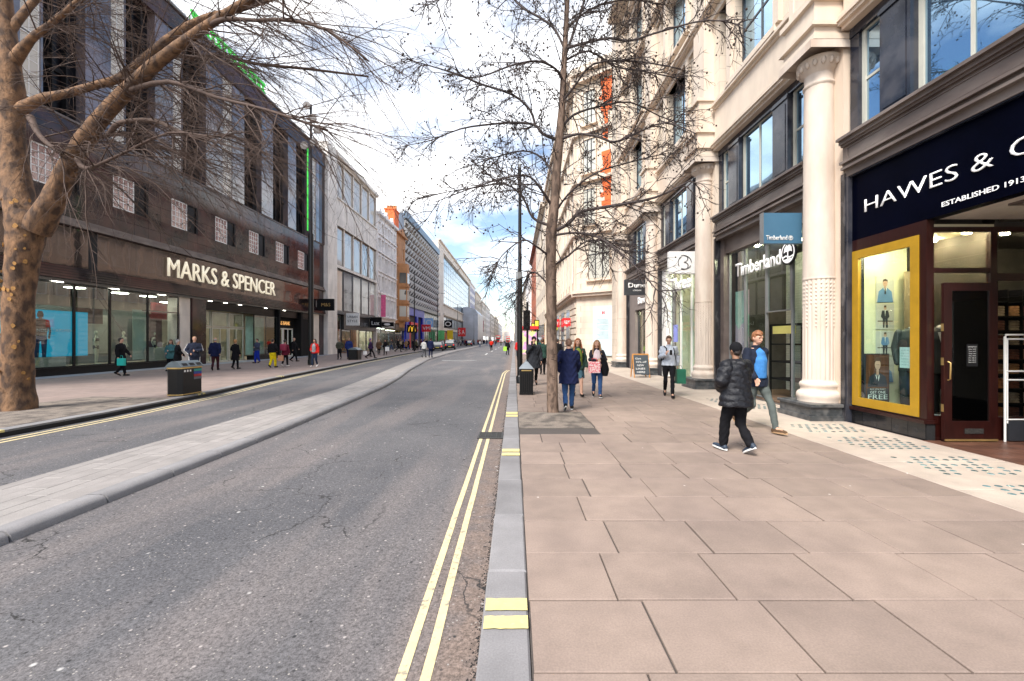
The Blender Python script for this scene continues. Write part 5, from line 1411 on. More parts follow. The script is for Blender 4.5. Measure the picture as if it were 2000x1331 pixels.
for (x, y) in ((8.4, 7.45), (9.0, 7.4), (9.7, 7.5), (9.8, 6.2)): piece('spot_lamp', SPOT, hs_, (x, y, 3.45))
# shelves of folded shirts and ties
shv = thing('shelf_unit', 'dark shelves stacked with brown and orange folded ties and shirts inside the doorway', 'shelves', (9.3, 6, 0))
b = MB(); b.box(8.05, 9.9, 8.1, 8.14, .02, 2.55)
for k in range(9): b.box(8.05, 9.9, 7.78, 8.1, .24 + k * .26, .26 + k * .26)
for k in range(8): b.box(8.05 + k * .262, 8.065 + k * .262, 7.79, 8.1, .02, 2.55)
b.build('shelf', M_blackmatt, shv)
fs = [mat('folded_%d' % i, c, .8, var=.4, scale=12, rnd=.5) for i, c in enumerate(((.36, .13, .04), (.45, .22, .10), (.16, .05, .03), (.40, .30, .22)))]
fo = MB(); [fo.slab(0, .17, 0, .26, .0 + q * .045, .04 + q * .045, .012) for q in range(4)]
FOLD = [fo.mesh('folded_shirts', m) for m in fs]
rf = random.Random(2)
for k in range(8):
    for j in range(7): piece('folded_shirts', rf.choice(FOLD), shv, (8.10 + j * .262, 7.80, .262 + k * .26))
rk = thing('clothes_rack', 'white tubular clothes rack standing at the shop doorway', 'rack', (8.4, 7.03, 0))
b = MB()
for x in (7.93, 8.9): b.tube([(x, 7.03, .0), (x, 7.03, 1.70), (x + (.04 if x < 8 else -.04), 7.03, 1.73)], .016, 8)
b.tube([(7.97, 7.03, .3), (7.97, 7.03, 1.66)], .010, 8)
for z in (1.73, 1.66, 1.14, 1.0, .36): b.tube([(7.94, 7.03, z), (8.89, 7.03, z)], .013, 8)
b.build('rack_frame', M_whiteframe, rk)
b = MB(); b.box(7.98, 8.86, 7.01, 7.08, .02, .34); b.build('base_panel', M_darkframe, rk)
# the open door, standing square to the street
dr = thing('door', 'open mahogany shop door with dark glass and brass hinges, standing out over the step', 'door', (7.79, 7.05, 0))
X0, X1, YD = 6.92, 7.79, 7.03
b = MB(); b.box(X0, X0 + .13, YD - .025, YD + .025, .03, 2.57); b.box(X1 - .13, X1, YD - .025, YD + .025, .03, 2.57); b.box(X0 + .13, X1 - .13, YD - .025, YD + .025, 2.44, 2.57); b.box(X0 + .13, X1 - .13, YD - .025, YD + .025, .03, .34)
b.build('door_frame', M_mahog, dr)
b = MB(); b.box(X0 + .13, X1 - .13, YD - .005, YD + .005, .34, 2.44); b.build('door_glass', glass_clear('dark_door_glass', (.16, .15, .14), .05), dr)
b = MB(); b.box(X0 + .01, X1 - .01, YD - .04, YD - .025, .02, .05); b.build('kick_strip', M_brass, dr)
hb = MB(); hb.box(-.006, .0, -.02, .02, -.06, .06); HB = hb.mesh('hinge', M_brass)
for z in (.55, 1.3, 1.85): piece('hinge', HB, dr, (X0 + .0, YD, z))
b = MB(); b.tube([(X0 + .06, YD - .03, 1.0), (X0 + .06, YD - .07, 1.02), (X0 + .06, YD - .07, 1.28), (X0 + .06, YD - .03, 1.3)], .012, 8); b.build('handle', M_brass, dr)
b = MB(); b.box(7.25, 7.55, YD - .035, YD - .026, .14, .22); b.build('letter_plate', M_iron, dr)
b = MB(); b.box(7.30, 7.48, YD - .012, YD - .007, 1.22, 1.58); b.build('hours_board', M_blackmatt, dr)
text('opening hours', dr, (7.32, YD - .013, 1.53), .14, .018, 'C', M_whiteprint, .0005, False, name='lettering')
for k in range(7): text(('Mon', 'Tue', 'Wed', 'Thu', 'Fri', 'Sat', 'Sun')[k] + ' 10-7', dr, (7.33, YD - .013, 1.49 - k * .035), .12, .014, 'C', M_whiteprint, .0005, False, name='lettering')
# posters and suits in the gold window
def printed_man(parent, x, yc, z0, w, h, bg, suit, facing_x=True, bw=False):
    """small portrait print on the window side wall; flat"""
    pass
M_photo = mat('photo_grey', (.52, .50, .48), .5, var=.08); M_ink = mat('print_ink', (.03, .035, .05), .6); M_skinp = mat('print_face', (.55, .34, .26), .6); M_hairp = mat('print_hair', (.08, .045, .03), .6); M_blueshirt = mat('print_blue', (.12, .24, .45), .6)
def portrait(x0, x1, y, z0, z1, label, style):
    t = thing('window_photo', label, 'poster', ((x0 + x1) / 2, y, z0)); w = x1 - x0; h = z1 - z0
    b = MB(); b.box(x0, x1, y, y + .012, z0, z1); b.build('sheet', M_photo if style != 'poster' else mat('brown_curtain_print', (.10, .035, .015), .6, var=.6, scale=14, stretch=(1, 1, .1)), t)
    b = MB()
    def P(pts, m, k): b.add([(x0 + w * a, y - .0008 * k, z0 + h * c) for a, c in pts], [tuple(range(len(pts)))], m)
    def E(cx, cz, rx, rz_, m, k): P([(cx + rx * math.cos(q * PI / 8), cz + rz_ * math.sin(q * PI / 8)) for q in range(16)], m, k)
    if style in ('bust', 'poster'):
        P([(.05, 0 if style == 'bust' else .3), (.95, 0 if style == 'bust' else .3), (.86, .42 if style == 'bust' else .52), (.62, .56 if style == 'bust' else .6), (.38, .56 if style == 'bust' else .6), (.14, .42 if style == 'bust' else .52)], 3 if style == 'bust' else 0, 1)
        P([(.40, .56), (.60, .56), (.52, .36)], 4, 2); P([(.48, .54), (.52, .54), (.55, .34), (.5, .3), (.45, .34)], 0, 3)
        zc = .74 if style == 'bust' else .78
        E(.5, zc, .13, .14 if style == 'bust' else .11, 1, 3); P([(.44, .52), (.56, .52), (.55, zc - .05), (.45, zc - .05)], 1, 2); P([(.36, zc + .02), (.38, zc + .13), (.5, zc + .17), (.63, zc + .13), (.64, zc + .02), (.6, zc + .08), (.42, zc + .08)], 2, 4)
        b.add([(x0 + w * a, y - .005, z0 + h * c) for a, c in ((.45, zc), (.47, zc + .01), (.49, zc), (.47, zc - .01))], [(0, 1, 2, 3)], 0); b.add([(x0 + w * a, y - .005, z0 + h * c) for a, c in ((.52, zc), (.54, zc + .01), (.56, zc), (.54, zc - .01))], [(0, 1, 2, 3)], 0)
    else:
        E(.5, .84, .08, .08, 1, 3); P([(.43, .86), (.57, .86), (.56, .94), (.44, .94)], 2, 4)
        P([(.33, .74), (.67, .74), (.66, .42), (.34, .42)], 0 if style == 'sit' else 3, 1); P([(.47, .75), (.53, .75), (.5, .5)], 4, 2)
        P([(.33, .74), (.26, .5), (.34, .42), (.38, .55)], 0 if style == 'sit' else 3, 2); P([(.67, .74), (.74, .5), (.66, .42), (.62, .55)], 0 if style == 'sit' else 3, 2)
        P([(.36, .42), (.50, .42), (.46, .06), (.38, .06)], 0, 2); P([(.50, .42), (.64, .42), (.66 if style == 'sit' else .60, .06), (.54, .06)], 0, 2)
        P([(.08, .34), (.92, .34), (.92, .30), (.08, .30)], 2, 1)
    b.build('print', [M_ink, M_skinp, M_hairp, M_blueshirt, M_whiteprint], t)
    return t
portrait(7.27, 7.63, 8.738, 2.40, 2.92, 'top photograph in the window strip: young man looking down in a blue jacket', 'bust')
portrait(7.27, 7.63, 8.738, 1.86, 2.37, 'second photograph in the window strip: man seated in a dark suit', 'sit')
portrait(7.27, 7.63, 8.738, 1.33, 1.83, 'third photograph in the window strip: man in a blue shirt before a bench', 'stand')
portrait(7.27, 7.63, 8.738, .80, 1.30, 'lowest photograph in the window strip, half hidden behind the dark poster', 'bust')
pt = portrait(6.88, 7.32, 8.50, .46, 1.36, 'dark poster of a man in a dinner jacket reading GET ONE FREE', 'poster')
b = MB(); b.box(6.86, 7.34, 8.512, 8.53, .34, 1.38); b.box(6.89, 7.31, 8.495, 8.499, .46, .70); b.build('poster_frame', M_ink, pt)
text('BUY ONE SHIRT', pt, (6.95, 8.492, .675), .30, .022, 'C', M_whiteprint, .0005, False, name='lettering')
text('GET ONE', pt, (6.95, 8.492, .60), .30, .05, 'C', M_whiteprint, .0005, False, name='lettering')
text('FREE', pt, (6.91, 8.492, .49), .38, .09, 'C', M_whiteprint, .0005, False, name='lettering')
t = thing('notice', 'white paper notice taped inside the gold framed window', 'notice', (6.8, 7.6, 1.1)); b = MB(); b.box(6.788, 6.792, 7.46, 7.66, 1.16, 1.52); b.build('sheet', mat('notice_paper', (.55, .65, .68), .7), t)
for k in range(6): text('we are open for returns', t, (6.787, 7.64, 1.46 - k * .05), .16, .015, 'R', M_ink, .0005, False, name='lettering')
b = MB(); b.box(7.72, 8.15, 8.60, 8.62, .5, 3.0); o = b.build('banner', mat('linen_banner', (.34, .25, .16), .8, var=.15, scale=10, stretch=(1, 1, .2), bump=.2), None, loc=(8, 7.6, .5)); tag(o, 'brown linen hanging panel behind the suits in the gold framed window', 'banner')
def suit(x, y, label, rz, m=None):
    t = thing('suit_form', label, 'mannequin', (x, y, .33), rz)
    b = MB(); b.loft([(0, 0, .72, .21, .13), (0, 0, .95, .20, .13), (0, 0, 1.12, .18, .12), (0, 0, 1.35, .22, .13), (0, 0, 1.48, .21, .10), (0, 0, 1.54, .08, .07)], 20)
    for s in (-1, 1): b.limb([(s * .2, 0, 1.45), (s * .26, -.01, 1.18), (s * .25, .06, .88)], [.07, .062, .05])
    vox(b, .016, 3, 'jacket', m or M_manqd, t)
    b = MB(); b.add([(-.07, .135, 1.45), (.07, .135, 1.45), (0, .15, 1.1)], [(0, 1, 2)]); b.ball((0, .03, 1.53), (.07, .07, .05)); b.build('shirt', M_whiteprint, t, local=True)
    b = MB(); b.add([(-.015, .152, 1.45), (.015, .152, 1.45), (.03, .158, 1.2), (0, .16, 1.14), (-.03, .158, 1.2)], [(0, 1, 2, 3, 4)]); b.build('tie', M_darkprint, t, local=True)
    b = MB(); 
    for s in (-1, 1): b.limb([(s * .1, 0, .75), (s * .1, 0, .1)], [.10, .075])
    vox(b, .02, 3, 'trousers', m or M_manqd, t)
    b = MB(); b.lathe([(.17, 0), (.17, .02), (.02, .03)], (0, 0), 14); b.tube([(0, 0, .02), (0, 0, .8)], .015, 6); b.build('stand', M_steel, t, local=True)
suit(7.50, 8.20, 'dark suit on a dress form, left one behind the gold window', R(160))
suit(7.47, 7.62, 'dark suit with white shirt on a dress form beside the doorway glass', R(150))
fw_ = thing('dried_flowers', 'bunch of orange dried flowers in the dark doorway', 'flowers', (7.55, 7.35, .33))
b = MB(); rfw = random.Random(9)
for k in range(60): b.ball((7.55 + rfw.gauss(0, .09), 7.35 + rfw.gauss(0, .05), 1.75 + rfw.gauss(0, .1)), .016, 5, 3)
b.build('blossoms', mat('orange_flower', (.45, .16, .05), .8), fw_, kind='stuff'); b = MB(); b.tube([(7.55, 7.35, .33), (7.55, 7.35, 1.7)], .006, 5); b.lathe([(.06, .33), (.08, .5), (.05, .62)], (7.55, 7.35), 12); b.build('vase', M_darkpier, fw_)

# ------------------------------------------------------------------ outdoor clothing shop (second bay)
s2 = thing('shopfront', 'glass shopfront in a dark bronze frame between the two nearest columns', 'shopfront', (6.9, 12, 0))
FS = Front(7.0, 'R')
b = MB(); b.box(6.84, 7.05, 9.95, 10.14, 0, 4.92); b.box(6.84, 7.05, 14.2, 14.42, 0, 4.92); b.box(6.9, 7.1, 10.14, 14.2, 4.45, 4.92); b.build('outer_frame', M_bronze, s2)
for (a, c) in ((10.16, 11.0), (12.1, 13.2), (13.22, 14.18)): FS.window(s2, a, c, .03, 4.45, 0, 1, 1, M_greyframe, G_shop_green, .03, name='glass_sheet')
FS.window(s2, 11.02, 12.08, 2.4, 4.45, 0, 1, 1, M_greyframe, G_shop_green, .03, name='glass_sheet')
b = MB(); b.box(10.6, 10.7, 9.6, 14.9, 0, 4.9); b.box(7.05, 10.6, 14.42, 14.5, 0, 4.9); b.box(7.05, 10.6, 9.85, 9.93, 0, 4.9); b.build('interior_wall', M_interior_dark, s2)
b = MB(); b.box(6.95, 10.6, 9.93, 14.42, -.05, .015); b.build('interior_floor', mat('shop_wood', (.14, .09, .06), .5, var=.3, scale=4), s2)
b = MB(); b.box(7.05, 10.6, 9.93, 14.42, 4.6, 4.7); b.build('ceiling', mat('pale_ceiling', (.35, .36, .36), .7), s2)
b = MB(); b.box(9.0, 9.06, 13.0, 14.4, 0, 4.4); b.build('white_brick_wall', stone_courses('white_brick', (.62, .62, .58), .08, .25), s2)
for (x, y) in ((7.6, 13.6), (7.8, 13.0), (7.6, 12.3), (8.4, 12.8), (8.2, 11.4), (9, 10.8), (9.3, 12.2)): piece('spot_lamp', SPOT, s2, (x, y, 4.56))
b = MB(); b.box(7.2, 7.24, 13.4, 14.15, 1.2, 3.2); o = b.build('colour_panel', mat('rainbow_panel', (.45, .6, .55), .6, var=.3, scale=1, tint=(.65, .45, .6), tintscale=1.1, tint_lo=.48, tint_hi=.52), None, loc=(7.2, 13.8, 1.2)); tag(o, 'pastel striped display panel leaning in the glass shopfront', 'display panel')
sh2 = thing('shelf_unit', 'lit wooden shelves with boots inside the glass shopfront', 'shelves', (8.6, 12, 0))
b = MB()
for z in (.5, 1.0, 1.5, 2.0, 2.5): b.box(8.6, 9.0, 10.3, 13.0, z, z + .04)
b.box(9.0, 9.03, 10.3, 13, .3, 2.9); b.build('shelf', mat('shelf_wood', (.28, .14, .06), .5, var=.3), sh2)
bt = MB(); bt.slab(0, .28, 0, .11, 0, .07, .02); bt.slab(0, .12, 0, .10, .07, .2, .02); BOOT = [bt.mesh('boot', m) for m in (mat('tan_boot', (.42, .20, .06), .7), mat('dark_boot', (.08, .05, .04), .7), mat('red_boot', (.35, .06, .04), .7))]
for z in (.54, 1.04, 1.54, 2.04): 
    for j in range(13): piece('boot', rf.choice(BOOT), sh2, (8.62, 10.4 + j * .195, z))
t = thing('display_stand', 'dark display stand with yellow sign lettering inside the glass shopfront', 'display stand', (7.9, 12, 0)); b = MB()
for (x, y) in ((7.6, 11.5), (7.6, 12.9), (8.2, 11.5), (8.2, 12.9)): b.box(x, x + .04, y, y + .04, 0.015, 2.1)
for z in (.5, 1.0, 1.5, 2.06): b.box(7.6, 8.24, 11.5, 12.94, z, z + .04)
b.build('frame', M_blackmatt, t); b = MB(); b.box(7.55, 7.58, 11.7, 12.7, 1.82, 2.04); b.build('sign', mat('yellow_lit', (.4, .33, .08), .5, emit=(1, .85, .3), estr=.15), t)
sgt = thing('shop_sign', 'large white slab serif letters hung inside the glass shopfront', 'sign', (6.93, 13.5, 3.6))
text('Timberland', sgt, (6.945, 13.62, 3.62), 2.3, .38, 'R', M_whitelit, .02, bold=.014)
def emblem(parent, fn, m, r, n=24):
    """round tree mark: disc of strokes"""
    b = MB(); seg = []
    for k in range(n): seg.append((r * math.cos(2 * PI * k / n), r * math.sin(2 * PI * k / n)))
    ring_in = [(x * .86, y * .86) for x, y in seg]
    V = [fn(x, y, 0) for x, y in seg] + [fn(x, y, 0) for x, y in ring_in]
    b.add(V, [(i, (i + 1) % n, n + (i + 1) % n, n + i) for i in range(n)])
    b.add([fn(a * r, c * r, 0) for a, c in ((-.08, -.7), (.08, -.7), (.08, .1), (-.08, .1))], [(0, 1, 2, 3)])
    b.add([fn(a * r, c * r, 0) for a, c in ((-.62, .0), (-.5, .5), (-.15, .75), (0, .6), (.2, .78), (.55, .45), (.62, .0), (.3, .12), (0, .02), (-.3, .12))], [tuple(range(10))])
    b.add([fn(a * r, c * r, 0) for a, c in ((-.86, -.35), (-.3, -.22), (.3, -.4), (.84, -.28), (.80, -.42), (.3, -.55), (-.3, -.37), (-.80, -.5))], [tuple(range(8))])
    b.add([fn(a * r, c * r, 0) for a, c in ((-.7, -.62), (0, -.58), (.7, -.6), (.5, -.85), (0, -.98), (-.5, -.85))], [tuple(range(6))])
    return b.build('emblem', m, parent)
b = MB(); b.lathe([(.0, 0)], (0, 0), 3) if False else None
em = thing('shop_sign', 'white round tree emblem beside the large slab letters', 'sign', (6.93, 11.0, 3.8))
b = MB(); n = 28; b.prism([(11.02 + .32 * math.cos(2 * PI * k / n), 3.86 + .32 * math.sin(2 * PI * k / n)) for k in range(n)], 6.935, 6.965, 'x'); b.build('disc', M_blackmatt, em)
emblem(em, lambda a, c, d: (6.93, 11.02 - a, 3.86 + c), M_whitelit, .27)
pb2 = thing('projecting_sign', 'slate blue square projecting sign with white slab lettering, left of the first column', 'sign', (6.2, 10.0, 3.9))
b = MB(); b.box(5.72, 6.60, 9.98, 10.10, 3.86, 4.56); b.build('board', mat('slate_blue', (.06, .15, .24), .35, var=.05), pb2)
b = MB(); b.box(5.705, 5.72, 9.97, 10.11, 3.85, 4.57); b.build('edge', M_greyframe, pb2)
b = MB(); b.box(6.6, 6.9, 10.02, 10.06, 4.3, 4.34); b.build('bracket', M_iron, pb2)
text('Timberland', pb2, (5.78, 9.975, 3.94), .48, .10, 'C', M_white, .004, letters=False, bold=.02, name='lettering')
emblem(pb2, lambda a, c, d: (6.34 + a, 9.974, 3.985 + c), M_white, .055)

# ------------------------------------------------------------------ phone shop (third bay)
s3 = thing('shopfront', 'bright white phone shop with a tall glass front between the second and third columns', 'shopfront', (6.9, 18, 0))
b = MB(); b.box(6.84, 7.1, 15.6, 16.0, 0, 4.92); b.box(6.84, 7.1, 19.55, 20.12, 0, 4.92); b.build('white_frame', M_whiteframe, s3)
for (a, c) in ((16.02, 17.2), (17.22, 18.3), (18.32, 19.53)): FS.window(s3, a, c, .03, 4.85, 0, 1, 1, M_whiteframe, G_shop, .035, name='glass_sheet')
b = MB(); b.box(10.2, 10.3, 15.5, 20.2, 0, 4.9); b.box(7.1, 10.2, 20.13, 20.2, 0, 4.9); b.box(7.1, 10.2, 15.4, 15.55, 0, 4.9); b.build('interior_wall', mat('pale_interior', (.62, .58, .48), .6, var=.12), s3)
b = MB(); b.box(6.95, 10.2, 15.5, 20.2, -.05, .015); b.box(7.1, 10.2, 15.5, 20.2, 4.8, 4.88); b.build('interior_floor', mat('pale_wood', (.45, .36, .25), .5, var=.15), s3)
for (x, y) in ((7.7, 16.5), (7.7, 17.8), (7.7, 19), (8.8, 16.5), (8.8, 18.3)): piece('spot_lamp', SPOT, s3, (x, y, 4.76))
b = MB(); b.box(8.2, 8.3, 16.2, 19.2, 2.9, 4.3); b.build('screen_wall', mat('teal_screen', (.05, .12, .15), .3, var=.4), s3)
st = thing('shop_sign', 'white rounded letters hung inside the phone shop glass', 'sign', (6.9, 19, 3.8)); text('Three', st, (6.945, 19.2, 3.72), 2.1, .55, 'R', M_whitelit, .05, bold=.02)
for k in range(5): 
    pass
s3p = thing('projecting_sign', 'white projecting sign with a grey swirl numeral 3 beside the second column', 'sign', (6.2, 15.8, 4.0))
b = MB(); b.box(5.62, 6.75, 15.75, 15.95, 4.05, 4.85); b.build('board', M_white, s3p)
text('3', s3p, (6.0, 15.74, 4.16), .34, .58, 'C', mat('grey_print', (.12, .12, .13), .5), .005, letters=False, bold=-.03, name='lettering')
b = MB(); [b.tube([(6.17 + .24 * math.cos(a + q * 2.1), 15.735, 4.45 + .24 * math.sin(a + q * 2.1)) for a in np.linspace(0, 1.6, 8)], .012, 5) for q in range(3)]; b.build('swirl', M_ink, s3p)
b = MB(); b.box(7.0, 7.03, 18.7, 19.1, 1.55, 2.3); o = b.build('poster', mat('violet_poster', (.22, .26, .65), .5), None, loc=(7, 18.9, 1.5)); tag(o, 'violet blue poster stuck in the phone shop window', 'poster')
b = MB(); b.box(7.0, 7.03, 16.3, 16.6, 1.2, 1.9); o = b.build('poster', M_darkprint, None, loc=(7, 16.4, 1.2)); tag(o, 'dark vertical poster in the phone shop window near the second column', 'poster')

# ------------------------------------------------------------------ shoe shop (fourth bay)
s4 = thing('shopfront', 'dark grey shoe shopfront in the farthest bay of the column building', 'shopfront', (6.9, 23, 0))
b = MB(); b.box(6.84, 7.1, 21.3, 21.8, 0, 4.92); b.box(6.84, 7.1, 24.6, 25.8, 0, 4.92); b.box(6.84, 7.1, 21.8, 24.6, 3.3, 4.92); b.build('frame', mat('warm_grey_panel', (.20, .17, .16), .5, var=.1), s4)
for (a, c) in ((21.82, 23.2), (23.22, 24.58)): FS.window(s4, a, c, .03, 3.3, 0, 1, 1, M_darkframe, G_shop, .05, name='glass_sheet')
b = MB(); b.box(9.2, 9.3, 21.3, 25.8, 0, 3.4); b.build('interior_wall', mat('red_interior', (.30, .08, .05), .6, var=.4), s4); b = MB(); b.box(7.1, 9.2, 21.3, 25.8, 3.3, 3.38); b.build('ceiling', M_interior, s4)
for y in (22.2, 23.4, 24.4): piece('spot_lamp', SPOT, s4, (7.8, y, 3.26))
sd = thing('projecting_sign', 'dark grey projecting sign with white lettering beside the third column', 'sign', (6.2, 21.4, 3.9)); b = MB(); b.box(5.45, 6.6, 21.4, 21.6, 3.85, 4.6); b.build('board', M_darkframe, sd)
text('Dune', sd, (5.62, 21.39, 4.22), .85, .22, 'C', M_white, .005, False, bold=.03, name='lettering'); text('LONDON', sd, (5.85, 21.39, 4.04), .4, .07, 'C', M_white, .005, False, name='lettering')
sd = thing('shop_sign', 'white lettering on the grey shoe shop fascia', 'sign', (6.8, 23, 3.6)); text('Dune', sd, (6.83, 23.9, 3.6), 1.4, .35, 'R', M_whitelit, .04, False, bold=.02, name='lettering')

# ------------------------------------------------------------------ corner building beyond the side street
cn = thing('building', 'pale stone corner building with a chamfered face, arched windows and patches of bare orange brick', 'building', (5, 34, 0))
A = Vector((8.6, 30.0, 0)); B_ = Vector((4.75, 33.2, 0)); ZC = 22.0
dirc = (B_ - A).normalized(); nrm = Vector((-dirc.y, dirc.x, 0)); 
if nrm.y > 0: nrm = -nrm
LCH = (B_ - A).length
def chf(mbb, s0, s1, d0, d1, z0, z1):
    """box on the chamfered face: s along it, d outwards"""
    p = [A + dirc * s0 + nrm * d0, A + dirc * s1 + nrm * d0, A + dirc * s1 + nrm * d1, A + dirc * s0 + nrm * d1]
    mbb.add([(q.x, q.y, z0) for q in p] + [(q.x, q.y, z1) for q in p], [(0, 3, 2, 1), (4, 5, 6, 7), (0, 1, 5, 4), (1, 2, 6, 5), (2, 3, 7, 6), (3, 0, 4, 7)])
b = MB(); b.prism([(A.x, A.y), (B_.x, B_.y), (4.75, 62), (20, 62), (20, 30)], 0, ZC, 'z'); b.build('wall', M_cream, cn)
F7 = Front(4.74, 'R')
rowsC = [(6.2, 9.0), (10.3, 12.9), (14.2, 16.6), (17.8, 20.2)]
WC = [(2.2, 3.9)]
for (z0, z1) in rowsC:
    for (s0, s1) in ([(2.2, 3.9)] if z0 < 7 else [(3.35, 4.35)]):
        b = MB(); chf(b, s0, s1, .0, .03, z0, z1); w = b.build('pane', G_win, cn)
        b = MB(); chf(b, s0 - .1, s0, 0, .12, z0 - .1, z1 + .1); chf(b, s1, s1 + .1, 0, .12, z0 - .1, z1 + .1); chf(b, s0, s1, 0, .12, z1, z1 + .1); chf(b, s0 - .2, s1 + .2, 0, .25, z0 - .22, z0 - .1)
        b.build('window_surround', M_creamsmooth, cn)
        b = MB(); 
        for q in (1, 2): chf(b, s0 + (s1 - s0) * q / 3 - .03, s0 + (s1 - s0) * q / 3 + .03, .03, .07, z0, z1)
        chf(b, s0, s1, .03, .065, z0 + (z1 - z0) * .62, z0 + (z1 - z0) * .62 + .06); b.build('window_frame', M_darkframe, cn)
b = MB()
for (d, z0, z1) in ((.35, 4.9, 5.1), (.5, 5.1, 5.3), (.3, 9.5, 9.75), (.3, 13.4, 13.6), (.3, 17.0, 17.2), (.7, 21.4, 21.9), (.45, 20.9, 21.4)):
    chf(b, -.2, LCH + .15, 0, d, z0, z1); F7.b(b, 33.25, 62, 0, d, z0, z1)
b.build('cornice', M_creamsmooth, cn)
for k in range(13):
    a = 34.2 + 2.1 * k
    for (z0, z1) in rowsC: F7.window(cn, a, a + 1.15, z0, z1, .02, 1, 2, M_whiteframe, G_win, .08)
b = MB()
for k in range(14): F7.b(b, 33.4 + 2.1 * k, 33.75 + 2.1 * k, 0, .16, 5.3, 20.9)
b.build('pilasters', M_creamsmooth, cn)
b = MB()
for r in range(9): F7.b(b, 33.3, 62, .002, .10, .1 + r * .5, .5 + r * .5)
b.build('rusticated_courses', M_cream, cn)
for k in range(6): 
    bb = MB(); F7.b(bb, 36 + 4.2 * k, 38.4 + 4.2 * k, .1, .14, .3, 4.2); bb.build('shop_window', glass_dark('right_shop_glass', (.12, .12, .11), .15, pattern=.5, pat_col=(.5, .42, .3)), cn)
# poster door on the chamfer
pz = thing('door_poster', 'tall pale blue poster with fine text and a red logo covering the corner doorway', 'poster', (6, 32, 0))
b = MB(); chf(b, 1.9, 3.5, .06, .12, .5, 4.1); b.build('sheet', mat('pale_blue_poster', (.50, .62, .66), .5), pz)
b = MB(); 
for k in range(16): 
    if k not in (4, 9): chf(b, 2.25, 3.15 - .1 * (k % 3), .12, .123, 3.1 - k * .09, 3.13 - k * .09)
b.build('text_lines', mat('grey_text', (.25, .32, .36), .6), pz)
b = MB(); chf(b, 2.55, 2.62, .12, .124, 3.5, 3.72); chf(b, 2.62, 2.68, .12, .124, 3.58, 3.63); chf(b, 2.68, 2.75, .12, .124, 3.5, 3.72); b.build('logo', M_red, pz)
# bare brick patches with toothed edges
for (s0, s1, z0, z1) in ((2.0, 3.05, 18.3, 20.6), (2.35, 2.85, 16.2, 18.2), (2.1, 2.95, 11.2, 15.3)):
    b = MB(); k = 0; z = z0
    while z < z1 - .01: 
        chf(b, s0, s1 - (.0 if k % 2 else .15) - .1 * ((k * 7) % 3), .0, .03 + .002 * (k % 3), z, z + .29); z += .3; k += 1
    b.build('brick_patch', M_brick, cn)
t = thing('projecting_sign', 'red square sign with white letters, nearer of the two on the corner building', 'sign', (4.2, 35, 3)); b = MB(); b.box(3.9, 4.55, 35, 35.12, 2.75, 3.4); b.build('board', M_red, t); text('H&M', t, (4.0, 34.99, 2.92), .46, .3, 'C', M_white, .01, False, shear=.3, name='lettering')
t = thing('projecting_sign', 'red square sign with white letters, farther of the two on the corner building', 'sign', (4.2, 41, 3)); b = MB(); b.box(3.8, 4.55, 43.5, 43.65, 2.9, 3.7); b.build('board', M_red, t); text('H&M', t, (3.92, 43.49, 3.1), .5, .36, 'C', M_white, .01, False, shear=.3, name='lettering')
for (y, l) in ((62, 'yellow vertical pill sign, nearer of the pair far down the right pavement'), (74, 'yellow vertical pill sign, farther of the pair far down the right pavement')):
    t = thing('projecting_sign', l, 'sign', (3.5, y, 3)); b = MB(); b.slab(2.9, 3.6, y, y + .3, 2.9, 4.5, .0); b.build('board', M_blackmatt, t); b = MB(); b.box(3.02, 3.48, y - .02, y, 3.05, 4.35); b.build('face', mat('yellow_face', (.65, .55, .03), .5, emit=(.9, .8, .1), estr=.25), t); b = MB(); b.box(3.6, 4.74, y + .1, y + .2, 3.6, 3.7); b.build('bracket', M_iron, t)
# further right row
labs = ['cream block with bays right of the young tree, beyond the corner building', 'red brick block with white windows in the middle of the right row', 'ochre brick block in the right row', 'pale stone block with a roof terrace in the right row', 'far cream block in the right row', 'far white block in the right row', 'last hazy block closing the right row']
yy = 62.0
for i, (L, h, m, dx) in enumerate(((26, 21, M_cream, .3), (30, 22, mat('brick_red_front', (.36, .12, .07), .8, var=.15, scale=1), .0), (34, 20, M_ornate, .5), (48, 22, M_cream, .2), (60, 21, M_pale, .6), (110, 20, M_ornate, .4), (200, 21, M_cream, .8))):
    F = Front(4.74 - dx, 'R'); nf = int((h - 6) / 3.6)
    rows = [(6 + 3.6 * k, 6 + 3.6 * k + 2.2) for k in range(nf)]
    t = grid_building('building', labs[i], F, yy, yy + L, h, m, rows, max(3, int(L / 3.6)), M_whiteframe, G_win, depth=15, gap=1.5, base=0, cornice=.7)
    b = MB(); F.b(b, yy + .5, yy + L - .5, 0, .08, .3, 4); b.build('shopfront', glass_dark('far_shop_glass', (.08, .07, .06), .1), t)
    yy += L
# the end of the street
t = thing('building', 'pale tower far away at the vanishing point of the street', 'building', (-22, 700, 0)); b = MB(); b.box(-29, -19, 690, 705, 0, 36); b.prism([(-26.5, 36), (-21.5, 36), (-24, 48)], 694, 701, 'y'); b.build('wall', M_pale, t)
t = thing('building', 'low pale building closing the street at the vanishing point', 'building', (0, 720, 0)); b = MB(); b.box(-60, 40, 720, 740, 0, 16); b.build('wall', M_pale, t)
for i, (x, h) in enumerate(((-45, 24), (-8, 14), (12, 19))):
    b = MB(); b.box(x - 8, x + 8, 712, 719, 0, h); o = b.build('building', M_portland, None, loc=(x, 712, 0)); tag(o, ('tall', 'small', 'middle-sized')[i] + ' hazy building among those closing the street', 'building')
